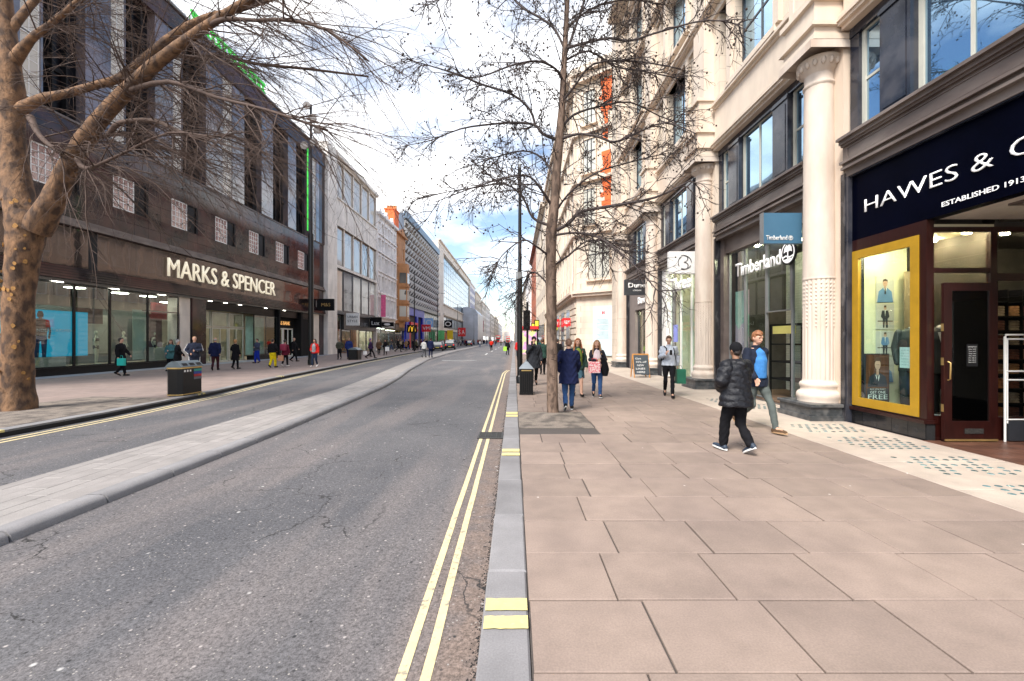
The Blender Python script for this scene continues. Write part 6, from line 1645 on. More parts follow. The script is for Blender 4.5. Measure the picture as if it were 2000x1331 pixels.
# ------------------------------------------------------------------ trees
rt = random.Random(21)
def wander(p, d, L, n, droop, jit):
    pts = [Vector(p)]; d = Vector(d).normalized()
    for i in range(n):
        d = (d + Vector((rt.gauss(0, jit), rt.gauss(0, jit), rt.gauss(0, jit) + droop))).normalized()
        pts.append(pts[-1] + d * (L / n))
    return pts
def tree_twigs(mb, seeds, pts, r0, level, side_len, n_side, droop, jit, sides=4):
    """side shoots along a branch, shorter and thinner each level"""
    n = len(pts)
    for k in range(n_side):
        t = rt.uniform(0.12, 1.0) * (n - 1); i = min(int(t), n - 2); f = t - i
        p = pts[i].lerp(pts[i + 1], f); base = (pts[i + 1] - pts[i]).normalized()
        rnd = Vector((rt.gauss(0, 1), rt.gauss(0, 1), rt.gauss(0, .6))); rnd = (rnd - base * rnd.dot(base)).normalized()
        d = (base * rt.uniform(.35, 1.1) + rnd * rt.uniform(.5, 1.0)).normalized()
        L = side_len * rt.uniform(.45, 1.15) * (1 - .45 * t / n)
        m = 5 if level > 1 else 4
        q = wander(p, d, L, m, droop, jit)
        r = r0 * rt.uniform(.75, 1.1)
        mb.tube(q, [r * (1 - .6 * j / m) for j in range(m + 1)], sides if level > 1 else 3, cap=False)
        if level > 1: tree_twigs(mb, seeds, q, r * .68, level - 1, side_len * .48, max(2, int(n_side_of(level))), droop, jit, 3)
        elif seeds is not None and rt.random() < .8:
            seeds.append(q[-1] + Vector((0, 0, -.01)))
            if rt.random() < .5: seeds.append(q[2] + Vector((0, 0, -.012)))
NS = 5
def n_side_of(level): return NS
def smooth_pts(pts, sub=3):
    out = []
    P = [pts[0]] + pts + [pts[-1]]
    for i in range(1, len(P) - 2):
        for k in range(sub):
            t = k / sub
            out.append(0.5 * ((2 * P[i]) + (P[i + 1] - P[i - 1]) * t + (2 * P[i - 1] - 5 * P[i] + 4 * P[i + 1] - P[i + 2]) * t * t + (3 * P[i] - P[i - 1] - 3 * P[i + 1] + P[i + 2]) * t ** 3))
    out.append(pts[-1]); return out
def knobbly(mb, pts, rad, n=20, amp=.06, fr=2.2):
    """a trunk or limb with an uneven skin"""
    vs = []; u = None
    for i, p in enumerate(pts):
        a = (pts[min(i + 1, len(pts) - 1)] - pts[max(i - 1, 0)]).normalized()
        if u is None: u = a.cross(Vector((0, 1, 0.1))).normalized()
        u = (u - a * u.dot(a)).normalized(); w = a.cross(u)
        for k in range(n):
            t = 2 * PI * k / n; d = u * math.cos(t) + w * math.sin(t)
            q = p + d * rad[i]
            rr_ = rad[i] * (1 + amp * noise.noise(q * fr) * 2 + amp * .6 * noise.noise(q * fr * 4))
            vs.append(tuple(p + d * rr_))
    fs = [(i * n + k, i * n + (k + 1) % n, (i + 1) * n + (k + 1) % n, (i + 1) * n + k) for i in range(len(pts) - 1) for k in range(n)]
    fs.append(tuple((len(pts) - 1) * n + k for k in range(n)))
    return mb.add(vs, fs, 0, True)

# large plane tree on the left
YT = 10.3
pt_ = thing('plane_tree', 'huge bare plane tree with patchy brown and ochre bark on the left pavement', 'tree', tuple(Vector((-11.75, YT, 0))))
def limb_px(spec, sub=3):
    """spec rows: u, v, radius in pixels, depth offset"""
    pts = [px(u, v, YT + dy) for (u, v, r, dy) in spec]; rad = [r * (YT + dy) / 850 / math.hypot(1, (u - 1004) / 850) * .87 for (u, v, r, dy) in spec]
    sp = smooth_pts(pts, sub); sr = list(np.interp(np.linspace(0, len(rad) - 1, len(sp)), range(len(rad)), rad))
    return sp, sr
tr_spec = [(28, 822, 68, 0), (30, 795, 52, 0), (32, 760, 43, 0), (34, 690, 40, 0), (36, 600, 39, 0), (44, 510, 41, 0), (52, 440, 50, 0), (38, 390, 42, .05), (28, 320, 34, .1), (22, 240, 33, .1), (22, 190, 36, .1), (16, 120, 32, .1), (6, 40, 30, .2), (-6, -60, 27, .3), (-20, -220, 22, .4), (-10, -420, 16, .5)]
b = MB(); sp, sr = limb_px(tr_spec, 4); knobbly(b, sp, sr, 26, .07, 2.5); b.build('trunk', M_bark, pt_)
L1 = [(70, 450, 40, 0), (102, 395, 34, -.05), (128, 340, 28, -.1), (155, 290, 26, -.2), (190, 240, 23, -.3), (245, 180, 20, -.5), (305, 125, 17, -.7), (370, 75, 13, -.9), (440, 28, 11, -1.1), (520, -20, 9, -1.3), (640, -90, 6, -1.5)]
L2 = [(40, 215, 20, .1), (75, 195, 15, .1), (130, 183, 12, .2), (190, 166, 11, .3), (240, 150, 12, .4), (290, 108, 12, .5), (345, 66, 11, .6), (400, 36, 9, .7), (470, 18, 7, .8), (560, -10, 5, .9), (660, -30, 3, 1.0)]
L3 = [(20, 130, 22, .1), (60, 78, 12, 0), (95, 50, 9, -.1), (130, 22, 8, -.2), (170, -10, 7, -.3), (250, -60, 5, -.4)]
L4 = [(60, 230, 12, .1), (75, 262, 8, -.2), (98, 285, 7, -.4), (122, 300, 5, -.5)]
L5 = [(215, 262, 9, -.4), (235, 240, 7, -.6), (300, 236, 6, -.8), (350, 258, 6, -1.0), (395, 271, 5, -1.1), (450, 264, 3.4, -1.2), (520, 300, 2.2, -1.3)]
L6 = [(195, 268, 7, -.2), (230, 262, 6, -.1), (270, 268, 6, 0), (300, 287, 5, .1), (322, 290, 6, .1), (350, 300, 3, .2), (430, 325, 2, .3)]
L7 = [(405, 52, 7, -1.0), (440, 38, 6, -1.2), (500, 40, 4.5, -1.5), (560, 40, 4, -1.7), (640, 60, 3, -2.0), (720, 120, 2, -2.2)]
L8 = [(330, 108, 6, .5), (380, 112, 5, .8), (440, 110, 4.5, 1.2), (500, 125, 4, 1.6), (600, 135, 3, 2.0), (720, 150, 2, 2.4)]
L9 = [(150, 310, 9, -.2), (170, 330, 6, -1.0), (240, 300, 4, -1.8), (330, 260, 3, -2.4), (420, 270, 2, -3)]
L10 = [(20, 60, 15, .2), (90, -20, 9, .6), (200, -90, 7, 1.0), (350, -120, 5, 1.4), (520, -100, 3, 1.8)]
L11 = [(250, 178, 8, -.5), (330, 160, 6, -1.4), (420, 190, 4.5, -2.2), (520, 215, 3.5, -3.0), (640, 255, 2.4, -3.6)]
tw = MB(); fine_b = []
for spec in (L1, L2, L3, L4, L5, L6, L7, L8, L9, L10, L11):
    sp, sr = limb_px(spec, 3); b = MB(); knobbly(b, sp, sr, 16 if sr[0] > .15 else 10, .06, 4)
    b.build('branch', M_bark if sr[0] > .1 else M_twig, pt_); fine_b.append((sp, sr))
def grow_left():
    # long sweeping shoots towards the street, falling slightly
    for (sp, sr) in fine_b:
        n = len(sp); L = sum((sp[i + 1] - sp[i]).length for i in range(n - 1))
        cntb = max(6, int(L * 8))
        for k in range(cntb):
            t = rt.uniform(.18, 1) * (n - 1); i = min(int(t), n - 2)
            p = sp[i].lerp(sp[i + 1], t - i); base = (sp[i + 1] - sp[i]).normalized()
            d = (base * .5 + Vector((rt.gauss(.5, .45), rt.gauss(0, .75), rt.gauss(-.12, .45)))).normalized()
            ln = rt.uniform(1.0, 3.4)
            q = wander(p, d, ln, 8, -.045, .07); r = min(sr[i] * .5, rt.uniform(.009, .02))
            tw.tube(q, [r * (1 - .8 * j / 8) for j in range(9)], 4, cap=False)
            for m in range(rt.randint(5, 9)):
                tt = rt.uniform(.15, .98) * 8; ii = min(int(tt), 7)
                pp = q[ii].lerp(q[ii + 1], tt - ii); bb_ = (q[ii + 1] - q[ii]).normalized()
                dd = (bb_ + Vector((rt.gauss(0, .6), rt.gauss(0, .6), rt.gauss(-.15, .45)))).normalized()
                q2 = wander(pp, dd, rt.uniform(.3, 1.3), 4, -.06, .09); r2 = r * .5 * (1 - .5 * tt / 8)
                tw.tube(q2, [r2 * (1 - .75 * j / 4) for j in range(5)], 3, cap=False)
                for m2 in range(2):
                    jj = rt.randint(1, 3); q3 = wander(q2[jj], (q2[jj] - q2[jj - 1]) + Vector((rt.gauss(0, .12), rt.gauss(0, .12), rt.gauss(-.03, .1))), rt.uniform(.15, .5), 3, -.05, .1)
                    tw.tube(q3, [r2 * .5, r2 * .4, r2 * .3, r2 * .15], 3, cap=False)
grow_left()
tw.build('twigs', M_twig, pt_, kind='stuff')
# loose plates of ochre bark
b = MB()
for k in range(38):
    z = rt.uniform(.3, 5.2); i = k % 7
    v = 664 - (z - 1.65) * 850 / YT; cu = np.interp(v, [190, 320, 440, 600, 795], [22, 28, 52, 36, 30]); ru = np.interp(v, [190, 320, 440, 600, 700, 795], [36, 34, 50, 39, 40, 52])
    a = rt.uniform(-PI, 0); c = px(cu, v, YT); rd = ru * YT / 850 * .60
    s = rt.uniform(.02, .05); q = Vector((c.x + rd * math.cos(a), c.y + rd * math.sin(a), c.z)); tn = Vector((-math.sin(a), math.cos(a), 0)); up = Vector((0, 0, 1)); nn = Vector((math.cos(a), math.sin(a), 0))
    poly = [q + nn * .012 + tn * s * math.cos(w_) * rt.uniform(.7, 1.2) + up * s * 1.3 * math.sin(w_) * rt.uniform(.7, 1.2) for w_ in np.linspace(0, 2 * PI, 8)[:-1]]
    b.add([tuple(v_) for v_ in poly] + [tuple(q - nn * .05)], [tuple(range(7))] + [(i_, (i_ + 1) % 7, 7) for i_ in range(7)])
b.build('bark_patches', M_barkplate, pt_, kind='stuff')

# young tree on the right pavement
YT2 = 9.6
yt = thing('young_tree', 'slender bare tree hung with dark seed balls in a square gravel pit beside the kerb', 'tree', (0.86, YT2, 0))
ts = [(1080, 824, 17), (1080, 806, 14.5), (1079, 780, 13.5), (1078, 700, 13), (1077, 600, 13), (1076, 520, 12.5), (1077, 450, 13), (1083, 400, 11.5), (1087, 340, 10.5), (1092, 280, 10), (1098, 200, 8), (1102, 120, 7), (1106, 40, 6), (1110, -40, 5.4), (1112, -140, 4.5), (1110, -260, 3), (1114, -360, 1.5)]
sp = smooth_pts([px(u, v, YT2) for u, v, r in ts], 4); sr = list(np.interp(np.linspace(0, len(ts) - 1, len(sp)), range(len(ts)), [r * .80 * YT2 / 850 for u, v, r in ts]))
b = MB(); knobbly(b, sp, sr, 18, .05, 7); b.build('trunk', M_bark2, yt)
b = MB()
for k in range(30):
    z = rt.uniform(.3, 3.6); a = rt.uniform(-PI, 0); v = 664 - (z - 1.65) * 850 / YT2; c = px(1078, v, YT2); rd = 10.2 * YT2 / 850
    b.tube([(c.x + rd * .98 * math.cos(a + q * .25), c.y + rd * .98 * math.sin(a + q * .25), z + .004 * math.sin(q * 3)) for q in range(4)], [.004, .01, .009, .003], 5)
b.build('bark_rings', M_twig, yt, kind='stuff')
BR = [[(1088, 450, 7.5, 0), (1112, 436, 7, -.2), (1135, 414, 6.5, -.4), (1200, 402, 5.4, -.8), (1280, 386, 4, -1.2), (1350, 352, 2.4, -1.6)],
      [(1070, 440, 6, 0), (1040, 425, 5, .3), (1020, 385, 4, .5), (985, 360, 4, .7), (920, 368, 3, .9), (860, 378, 2, 1.1), (800, 392, 1.2, 1.3)],
      [(1076, 400, 6, 0), (1058, 372, 4.5, -.3), (1035, 346, 4, -.5), (1000, 345, 3.5, -.7), (930, 365, 2.5, -1.0), (850, 395, 1.4, -1.3)],
      [(1092, 275, 7, 0), (1060, 262, 6, .2), (1045, 245, 5.5, .3), (1010, 240, 5, .5), (960, 243, 4, .8), (900, 252, 3, 1.1), (840, 275, 2, 1.4), (790, 285, 1.2, 1.6)],
      [(1045, 245, 5, .3), (1035, 215, 5, .3), (1000, 185, 4.5, .2), (940, 165, 4, 0), (900, 148, 3.5, -.2), (850, 132, 2.4, -.4), (800, 118, 1.5, -.6)],
      [(1095, 272, 6, 0), (1130, 262, 5, -.3), (1170, 268, 4.5, -.6), (1200, 278, 4, -.8), (1240, 262, 3.5, -1.0), (1300, 240, 2.5, -1.2), (1360, 262, 1.4, -1.4)],
      [(1098, 250, 5, 0), (1120, 225, 4.5, .3), (1165, 210, 4, .6), (1230, 200, 3.5, .9), (1290, 228, 2.4, 1.2), (1350, 245, 1.5, 1.4)],
      [(1100, 160, 6, 0), (1085, 135, 4.5, -.3), (1050, 120, 4, -.6), (1000, 128, 3.5, -.9), (940, 150, 2.5, -1.2), (900, 150, 1.6, -1.5)],
      [(1104, 100, 5, 0), (1085, 60, 5, .2), (1060, 38, 4.5, .4), (1020, 15, 4, .6), (990, -15, 3.5, .8), (940, -60, 2.4, 1.0)],
      [(1106, 105, 6, 0), (1125, 50, 5, .1), (1145, -10, 4, .2), (1165, -80, 3, .3)],
      [(1106, 95, 5.5, 0), (1140, 85, 5, -.4), (1190, 75, 4.5, -.8), (1230, 80, 4, -1.1), (1290, 62, 3.4, -1.5), (1380, 40, 2.4, -2.0), (1450, 50, 1.5, -2.3)],
      [(1102, 120, 4.5, 0), (1150, 100, 4, .5), (1200, 130, 3.5, 1.0), (1260, 140, 3, 1.4), (1330, 155, 2, 1.8)],
      [(1098, 200, 5, 0), (1125, 165, 4, -.3), (1160, 125, 3.5, -.5), (1240, 120, 3, -.8), (1330, 135, 2, -1.1)],
      [(1082, 420, 5, 0), (1110, 380, 4, .4), (1160, 340, 3.4, .8), (1220, 320, 3, 1.1), (1300, 300, 2, 1.5)],
      [(1080, 520, 5, 0), (1110, 500, 4, .5), (1150, 470, 3, .9), (1200, 480, 2.4, 1.3), (1260, 520, 1.5, 1.6)],
      [(1072, 500, 5, 0), (1045, 480, 3.5, -.4), (1020, 470, 3, -.7), (980, 500, 2, -1.0), (960, 540, 1.4, -1.2)],
      [(1074, 560, 4, 0), (1050, 535, 3.5, .3), (1035, 535, 3, .5), (1020, 560, 2, .8), (1000, 600, 1.4, 1.0)],
      [(1082, 460, 5, 0), (1130, 455, 4, -.6), (1180, 470, 3.2, -1.2), (1240, 520, 2.4, -1.8), (1290, 575, 1.5, -2.2)],
      [(1084, 350, 5, 0), (1060, 310, 4, .5), (1020, 295, 3.4, 1.0), (960, 310, 2.6, 1.5), (900, 330, 1.6, 2)],
      [(1104, 60, 5, 0), (1150, 20, 4, .5), (1220, 0, 3, 1.0), (1300, 10, 2, 1.5)],
      [(1108, -20, 5, 0), (1060, -60, 4, -.3), (980, -80, 3, -.6), (900, -40, 2, -.9), (840, 20, 1.3, -1.1)],
      [(1110, -60, 5, 0), (1180, -90, 4, .3), (1280, -70, 3, .6), (1380, -30, 2, .9)]]
tw2 = MB(); seeds = []
for spec in BR:
    pts = [px(u, v, YT2 + dy * .8) for u, v, r, dy in spec]; rad = [r * .50 * YT2 / 850 for u, v, r, dy in spec]
    s_p = smooth_pts(pts, 3); s_r = list(np.interp(np.linspace(0, len(rad) - 1, len(s_p)), range(len(rad)), rad))
    b = MB(); knobbly(b, s_p, s_r, 9, .08, 9); b.build('branch', M_twig2, yt)
    L = sum((s_p[i + 1] - s_p[i]).length for i in range(len(s_p) - 1))
    NS = 4
    tree_twigs(tw2, seeds, s_p, .0135, 3, 1.25, int(7 + L * 5.5), -.04, .15)
tree_twigs(tw2, seeds, sp[int(len(sp) * .42):], .0135, 3, 1.3, 40, -.05, .12)
tw2.build('twigs', M_twig2, yt, kind='stuff')
# keep the balls out of the low, clear part of the crown
sb = MB()
for q in seeds:
    if q.z > 3.6 and rt.random() < .26: sb.ball(q, rt.uniform(.014, .024), 6, 4)
sb.build('seed_balls', M_seed, yt, kind='stuff')
# ------------------------------------------------------------------ street furniture
lb_ = thing('litter_bin', 'long black litter bin with humped grey lid and coloured labels, left pavement', 'litter bin', (-9.88, 13.05, 0))
b = MB(); x0, x1, y0, y1 = -10.12, -9.66, 12.6, 13.55; c = .10
def oct_(e=0): return [(x0 - e + c, y0 - e), (x1 + e - c, y0 - e), (x1 + e, y0 - e + c), (x1 + e, y1 + e - c), (x1 + e - c, y1 + e), (x0 - e + c, y1 + e), (x0 - e, y1 + e - c), (x0 - e, y0 - e + c)]
b.prism(oct_(), 0.03, .80, 'z'); b.prism(oct_(-.02), 0, .03, 'z'); b.build('body', M_black, lb_)
b = MB(); b.prism(oct_(.015), .80, .84, 'z'); b.prism(oct_(.008), .03, .06, 'z'); b.build('trim_band', M_brass, lb_)
xm = (x0 + x1) / 2
b = MB(); b.prism([(x0 - .01, .84), (x1 + .01, .84), (x1 + .01, .86), (x1 - .09, .97), (xm + .05, 1.02), (xm - .05, 1.02), (x0 + .09, .97), (x0 - .01, .86)], y0 + .02, y1 - .02, 'y'); b.build('lid', mat('bin_lid', (.10, .13, .15), .35, var=.2), lb_)
b = MB()
for k in range(3): b.add([(x1 - .005, y0 + .12 + k * .28, .885), (x1 - .005, y0 + .32 + k * .28, .885), (x1 - .07, y0 + .32 + k * .28, .96), (x1 - .07, y0 + .12 + k * .28, .96)], [(0, 1, 2, 3)])
b.build('apertures', M_dullblack, lb_)
for k, (cc, z) in enumerate((((.02, .30, .26), .70), ((.02, .06, .32), .62), ((.42, .02, .03), .54), ((.12, .13, .16), .46))):
    b = MB(); b.box(x1 + .001, x1 + .005, y1 - .42, y1 - .1, z - .0, z + .072); b.build('label', mat('bin_label_%s' % 'abcd'[k], cc, .5), lb_)
b = MB(); [b.box(x1 + .001, x1 + .004, y0 + .14 + k * .11, y0 + .20 + k * .11, .70, .76) for k in range(3)]; b.build('icons', M_whiteprint, lb_)

sb_ = thing('litter_bin', 'tall square black litter bin with grey pyramid top on the right kerb', 'litter bin', (.37, 13.2, 0))
b = MB(); b.box(.17, .57, 13.0, 13.4, .04, .78); b.build('body', M_black, sb_)
rb_ = MB(); rb_.box(-.008, .008, -.012, 0, .1, .66); RIB = rb_.mesh('rib', M_blackmatt)
for k in range(6): piece('rib', RIB, sb_, (.21 + k * .064, 13.0, 0))
b = MB(); b.box(.155, .585, 12.985, 13.415, .70, .76); b.box(.16, .58, 12.99, 13.41, 0, .06); b.build('trim', M_black, sb_)
b = MB(); b.box(.22, .52, 12.982, 12.985, .715, .745); b.build('gold_lettering', M_brass, sb_); 
b = MB(); b.add([(.15, 12.98, .78), (.59, 12.98, .78), (.59, 13.42, .78), (.15, 13.42, .78), (.33, 13.16, .99), (.41, 13.16, .99), (.41, 13.24, .99), (.33, 13.24, .99)], [(0, 1, 5, 4), (1, 2, 6, 5), (2, 3, 7, 6), (3, 0, 4, 7), (4, 5, 6, 7), (0, 1, 2, 3)]); b.tube([(.37, 13.2, .98), (.37, 13.2, 1.05)], .022, 8); b.build('lid', mat('grey_lid', (.24, .27, .30), .4, var=.15), sb_)
ds = thing('litter_bin', 'dark litter bin standing before the white stone block on the left kerb', 'litter bin', (-13.2, 36, 0))
b = MB(); b.prism([(-13.5, 35.6), (-12.9, 35.6), (-12.8, 35.7), (-12.8, 36.5), (-12.9, 36.6), (-13.5, 36.6), (-13.6, 36.5), (-13.6, 35.7)], 0, .82, 'z'); b.build('body', M_black, ds)
b = MB(); b.prism([(-13.62, .82), (-12.78, .82), (-12.95, .95), (-13.2, 1.02), (-13.45, .95)], 35.6, 36.6, 'y'); b.build('lid', mat('bin_lid', (.1, .1, .1)), ds)

lp_ = thing('lamp_post', 'very tall black mast with round floodlights near its top, before the granite store', 'lamp post', (-13.35, 28.6, 0))
LX, LY = -13.35, 28.6
b = MB(); b.tube([(LX, LY, 0), (LX, LY, 8.6)], [.17, .165], 16); b.lathe([(.2, 0), (.2, .3), (.17, .36)], (LX, LY), 16); b.tube([(LX, LY, 8.6), (LX, LY, 8.7), (LX, LY, 17.1)], [.13, .11, .07], 14); b.build('mast', M_black, lp_)
for (dx, dz) in ((-.15, 16.9), (.25, 16.1), (.55, 15.3), (.3, 14.5), (-.3, 14.3)):
    b = MB(); b.tube([(LX + dx, LY - .3, dz), (LX + dx, LY - .02, dz)], [.26, .14], 14); b.build('floodlight', mat('floodlight_grey', (.14, .13, .13), .4, var=.1), lp_)
    b = MB(); b.tube([(LX, LY, dz - .1), (LX + dx, LY, dz)], .035, 6); b.build('bracket', M_black, lp_)
b = MB(); b.tube([(LX - .16, LY - .1, 8.8), (LX - .16, LY - .1, 14.2)], .05, 8); b.build('green_strip', M_green, lp_)
rp = thing('lamp_post', 'slim dark lamp post on the right kerb behind the square bin', 'lamp post', (.22, 16.5, 0))
b = MB(); b.tube([(.22, 16.5, 0), (.22, 16.5, 4.0)], [.105, .10], 14); b.tube([(.22, 16.5, 4.0), (.22, 16.5, 4.05), (.22, 16.5, 8.15)], [.09, .072, .055], 12); b.lathe([(.14, 0), (.14, .25), (.105, .3)], (.22, 16.5), 14); b.build('post', M_black, rp)
b = MB(); b.box(.12, .32, 16.36, 16.4, 3.95, 4.2); b.build('plate', M_greyframe, rp)
b = MB(); b.tube([(.22, 16.5, 8.1), (.22, 16.5, 8.3)], .05, 10); b.build('cap', M_greyframe, rp)
tg = thing('traffic_light', 'black traffic signal seen from behind on its own pole by the right kerb', 'traffic light', (.55, 20, 0))
b = MB(); b.tube([(.62, 20.2, 0), (.62, 20.2, 3.4)], .055, 10); b.build('post', M_black, tg)
b = MB(); b.box(.42, .74, 19.95, 20.15, 2.1, 3.0); b.build('head', M_black, tg)
for z in (2.25, 2.55, 2.85): 
    b = MB(); b.tube([(.58, 19.95, z), (.58, 19.72, z - .02)], [.12, .13], 12, cap=False); b.tube([(.58, 20.15, z), (.58, 20.35, z)], [.11, .12], 12); b.build('hood', M_black, tg)
for i, (x, y, h, lab) in enumerate(((-14.2, 62, 11.5, 'dark lamp post before the ornate white front on the left'), (-14.8, 84, 10.5, 'dark lamp post before the faceted block on the left'), (-14.9, 115, 11, 'grey lamp post before the cream curtain-wall block'), (-15.2, 165, 11, 'thin lamp post far down the left pavement'), (.25, 44, 8.5, 'thin grey lamp post on the right kerb beyond the traffic signal'), (.3, 84, 9, 'thin lamp post on the right kerb far down the street'), (.3, 140, 9, 'farthest thin lamp post on the right kerb'))):
    t = thing('lamp_post', lab, 'lamp post', (x, y, 0))
    b = MB(); b.tube([(x, y, 0), (x, y, h * .4), (x, y, h)], [.12, .09, .05], 8); b.build('post', M_black if i < 2 else M_greyframe, t)
    b = MB(); b.tube([(x, y, h), (x + .5, y, h + .12), (x + 1.0, y, h + .1)], .04, 6); b.box(x + .8, x + 1.4, y - .12, y + .12, h + .02, h + .14); b.build('lantern', M_greyframe, t)
# bus shelter and advert beyond the signal
bs_ = thing('bus_shelter', 'bus shelter with a red roof edge behind the lamp post on the right pavement', 'bus shelter', (.9, 30, 0))
b = MB(); b.box(.25, 1.6, 28.5, 34, 2.35, 2.55); b.build('roof', M_red, bs_)
b = MB(); [b.box(x, x + .08, y, y + .08, 0, 2.35) for x in (.3, 1.5) for y in (28.6, 31.2, 33.8)]; b.build('posts', M_blackmatt, bs_)
b = MB(); b.box(.4, 1.48, 28.62, 28.66, .7, 2.2); b.build('advert_panel', mat('pink_advert', (.70, .35, .62), .5, var=.3, scale=3, tint=(.6, .68, .3), tintscale=1.5, tint_lo=.5, tint_hi=.55), bs_)
b = MB(); b.box(1.5, 1.53, 28.7, 33.8, .4, 2.2); b.build('side_glass', G_shop, bs_)
# A-board
ab = thing('a_board', 'wooden A-frame chalkboard with white handwriting before the third column', 'sign board', (5.5, 19.1, 0))
b = MB()
def leg(xa, ya, xb, yb): b.tube([(xa, ya, 0), (xb, yb, 1.02)], .028, 4)
for x in (5.22, 5.88): leg(x, 18.85, x, 19.12); leg(x, 19.45, x, 19.16)
b.box(5.22, 5.88, 19.11, 19.15, .96, 1.04)
b.build('frame', mat('orange_wood', (.48, .22, .06), .6, var=.2, scale=8), ab)
b = MB(); b.add([(5.22, 18.855, .14), (5.88, 18.855, .14), (5.88, 19.09, .98), (5.22, 19.09, .98), (5.22, 18.885, .14), (5.88, 18.885, .14), (5.88, 19.12, .98), (5.22, 19.12, .98)], [(0, 1, 2, 3), (4, 5, 6, 7), (0, 1, 5, 4), (1, 2, 6, 5), (2, 3, 7, 6), (3, 0, 4, 7)]); b.build('chalkboard', mat('slate', (.035, .045, .055), .7, var=.3, scale=8), ab)
for i, (s, w) in enumerate((('Get', .25), ('15% off', .45), ('NEW', .3), ('LINES', .4), ('HERE', .36))):
    z = .84 - i * .145; yb = 18.85 + (z - .14) / .84 * .235
    text(s, ab, (5.3 + .03 * (i % 3), yb - .012, z - .05), w, .075, 'C', M_whiteprint, .0005, False, name='chalk_lettering')

# ------------------------------------------------------------------ cars and bus
def car(label, x, y, rz, L, W, H, paint, glassm, taxi=False, kind='parked_car'):
    t = thing(kind, label, 'taxi' if taxi else 'car', (x, y, ZR), rz)
    # side profile (y forward, z), local: nose towards +y
    h = H; prof = [(-L / 2, .35), (-L / 2 - .02, .75), (-L / 2 + .08, h * .62), (-L / 2 + .35, h * .93), (-L / 2 + .9, h), (L * .12, h * .98), (L * .27, h * .66), (L / 2 - .25, h * .55), (L / 2, h * .42), (L / 2, .32)]
    b = MB(); n = len(prof); cols = [(-W / 2, .9), (-W / 2 + .06, 1.0), (W / 2 - .06, 1.0), (W / 2, .9)]
    vs = []
    for (xx, k) in cols:
        for (yy_, zz) in prof:
            tum = max(0, (zz / h - .6)) * .55 if zz > h * .6 else 0
            vs.append((xx * (1 - tum), yy_ * (k * .1 + .9), zz if k == 1 else .02 + zz * .985))
    fs = [(c_ * n + i, c_ * n + (i + 1) % n, (c_ + 1) * n + (i + 1) % n, (c_ + 1) * n + i) for c_ in range(3) for i in range(n)]
    fs += [tuple(range(n)), tuple(3 * n + i for i in range(n))]
    b.add(vs, fs, 0); b.build('body', paint, t, local=True)
    b = MB(); b.add([(-W * .38, -L / 2 + .03, h * .66), (W * .38, -L / 2 + .03, h * .66), (W * .33, -L / 2 + .30, h * .92), (-W * .33, -L / 2 + .30, h * .92)], [(0, 1, 2, 3)]); 
    b.build('rear_window', glassm, t, local=True)
    for s in (-1, 1):
        b = MB(); b.add([(s * (W / 2 + .004), -L / 2 + .7, h * .64), (s * (W / 2 + .004), L * .2, h * .64), (s * (W / 2 * .86 + .012), L * .1, h * .93), (s * (W / 2 * .86 + .012), -L / 2 + .9, h * .93)], [(0, 1, 2, 3)]); b.build('side_window', glassm, t, local=True)
        for yy_ in (-L * .32, L * .31):
            b = MB(); b.tube([(s * (W / 2 - .2), yy_, .33), (s * (W / 2 + .01), yy_, .33)], .33, 18); w_ = b.build('wheel', M_blackmatt, t, local=True)
            b = MB(); b.tube([(s * (W / 2 + .01), yy_, .33), (s * (W / 2 + .02), yy_, .33)], .2, 12); b.build('rim', M_steel, w_, local=True)
        b = MB(); b.box(s * W * .36 - .1, s * W * .36 + .1, -L / 2 - .035, -L / 2 - .0, h * .42, h * .56); b.build('tail_light', mat('tail_light', (.5, .02, .02), .3, emit=(1, .05, .03), estr=.4), t, local=True)
    b = MB(); b.box(-.26, .26, -L / 2 - .04, -L / 2 - .02, .5, .62); b.build('number_plate', mat('plate_yellow', (.6, .5, .08), .5), t, local=True)
    b = MB(); b.box(-W / 2 + .05, W / 2 - .05, -L / 2 - .05, -L / 2 + .1, .25, .45); b.build('bumper', M_blackmatt, t, local=True)
    if taxi:
        b = MB(); b.slab(-.2, .2, .2, .4, h - .01, h + .14, .03); b.build('roof_sign', mat('taxi_sign', (.7, .45, .1), .5, emit=(1, .6, .1), estr=.3), t, local=True)
    return t
M_car1 = mat('black_car_paint', (.02, .02, .022), .2, coat=.8, var=.05); M_car2 = mat('silver_car_paint', (.06, .065, .07), .3, metal=.4, coat=.8, var=.05)
car('black cab seen from behind in the left lane beside the pavers', -11.6, 79, R(6), 4.7, 1.9, 1.78, M_car1, G_win, True)
car('silver grey hatchback in the left lane behind the walking couple', -12.2, 70, R(6), 4.2, 1.8, 1.5, M_car2, G_win)
car('dark car farther down the left lane among the crowd', -12.4, 120, R(5), 4.4, 1.8, 1.5, M_car1, G_win)
car('small white van far down the street near the vanishing point', -6.6, 230, R(0), 4.8, 1.95, 2.1, mat('white_van', (.7, .7, .7), .3), G_win)
bu = thing('double_decker_bus', 'red double-decker bus far down the middle of the street', 'bus', (-9.6, 260, ZR))
b = MB(); b.slab(-10.9, -8.3, 258, 268, ZR + .3, ZR + 4.4, .15); b.build('body', M_red, bu)
for z in (1.4, 3.1): b = MB(); b.box(-10.7, -8.5, 257.9, 258.0, ZR + z, ZR + z + 1.0); b.build('window', G_win, bu)
for x in (-10.6, -8.6): b = MB(); b.tube([(x - .12, 259.6, ZR + .45), (x + .12, 259.6, ZR + .45)], .45, 14); b.build('wheel', M_blackmatt, bu)
b = MB(); b.box(-10.95, -10.9, 259.5, 267, ZR + 1.2, ZR + 2.2); b.build('side_window', G_win, bu)
bu = thing('double_decker_bus', 'second red double-decker bus at the vanishing end of the street', 'bus', (-4.5, 330, ZR))
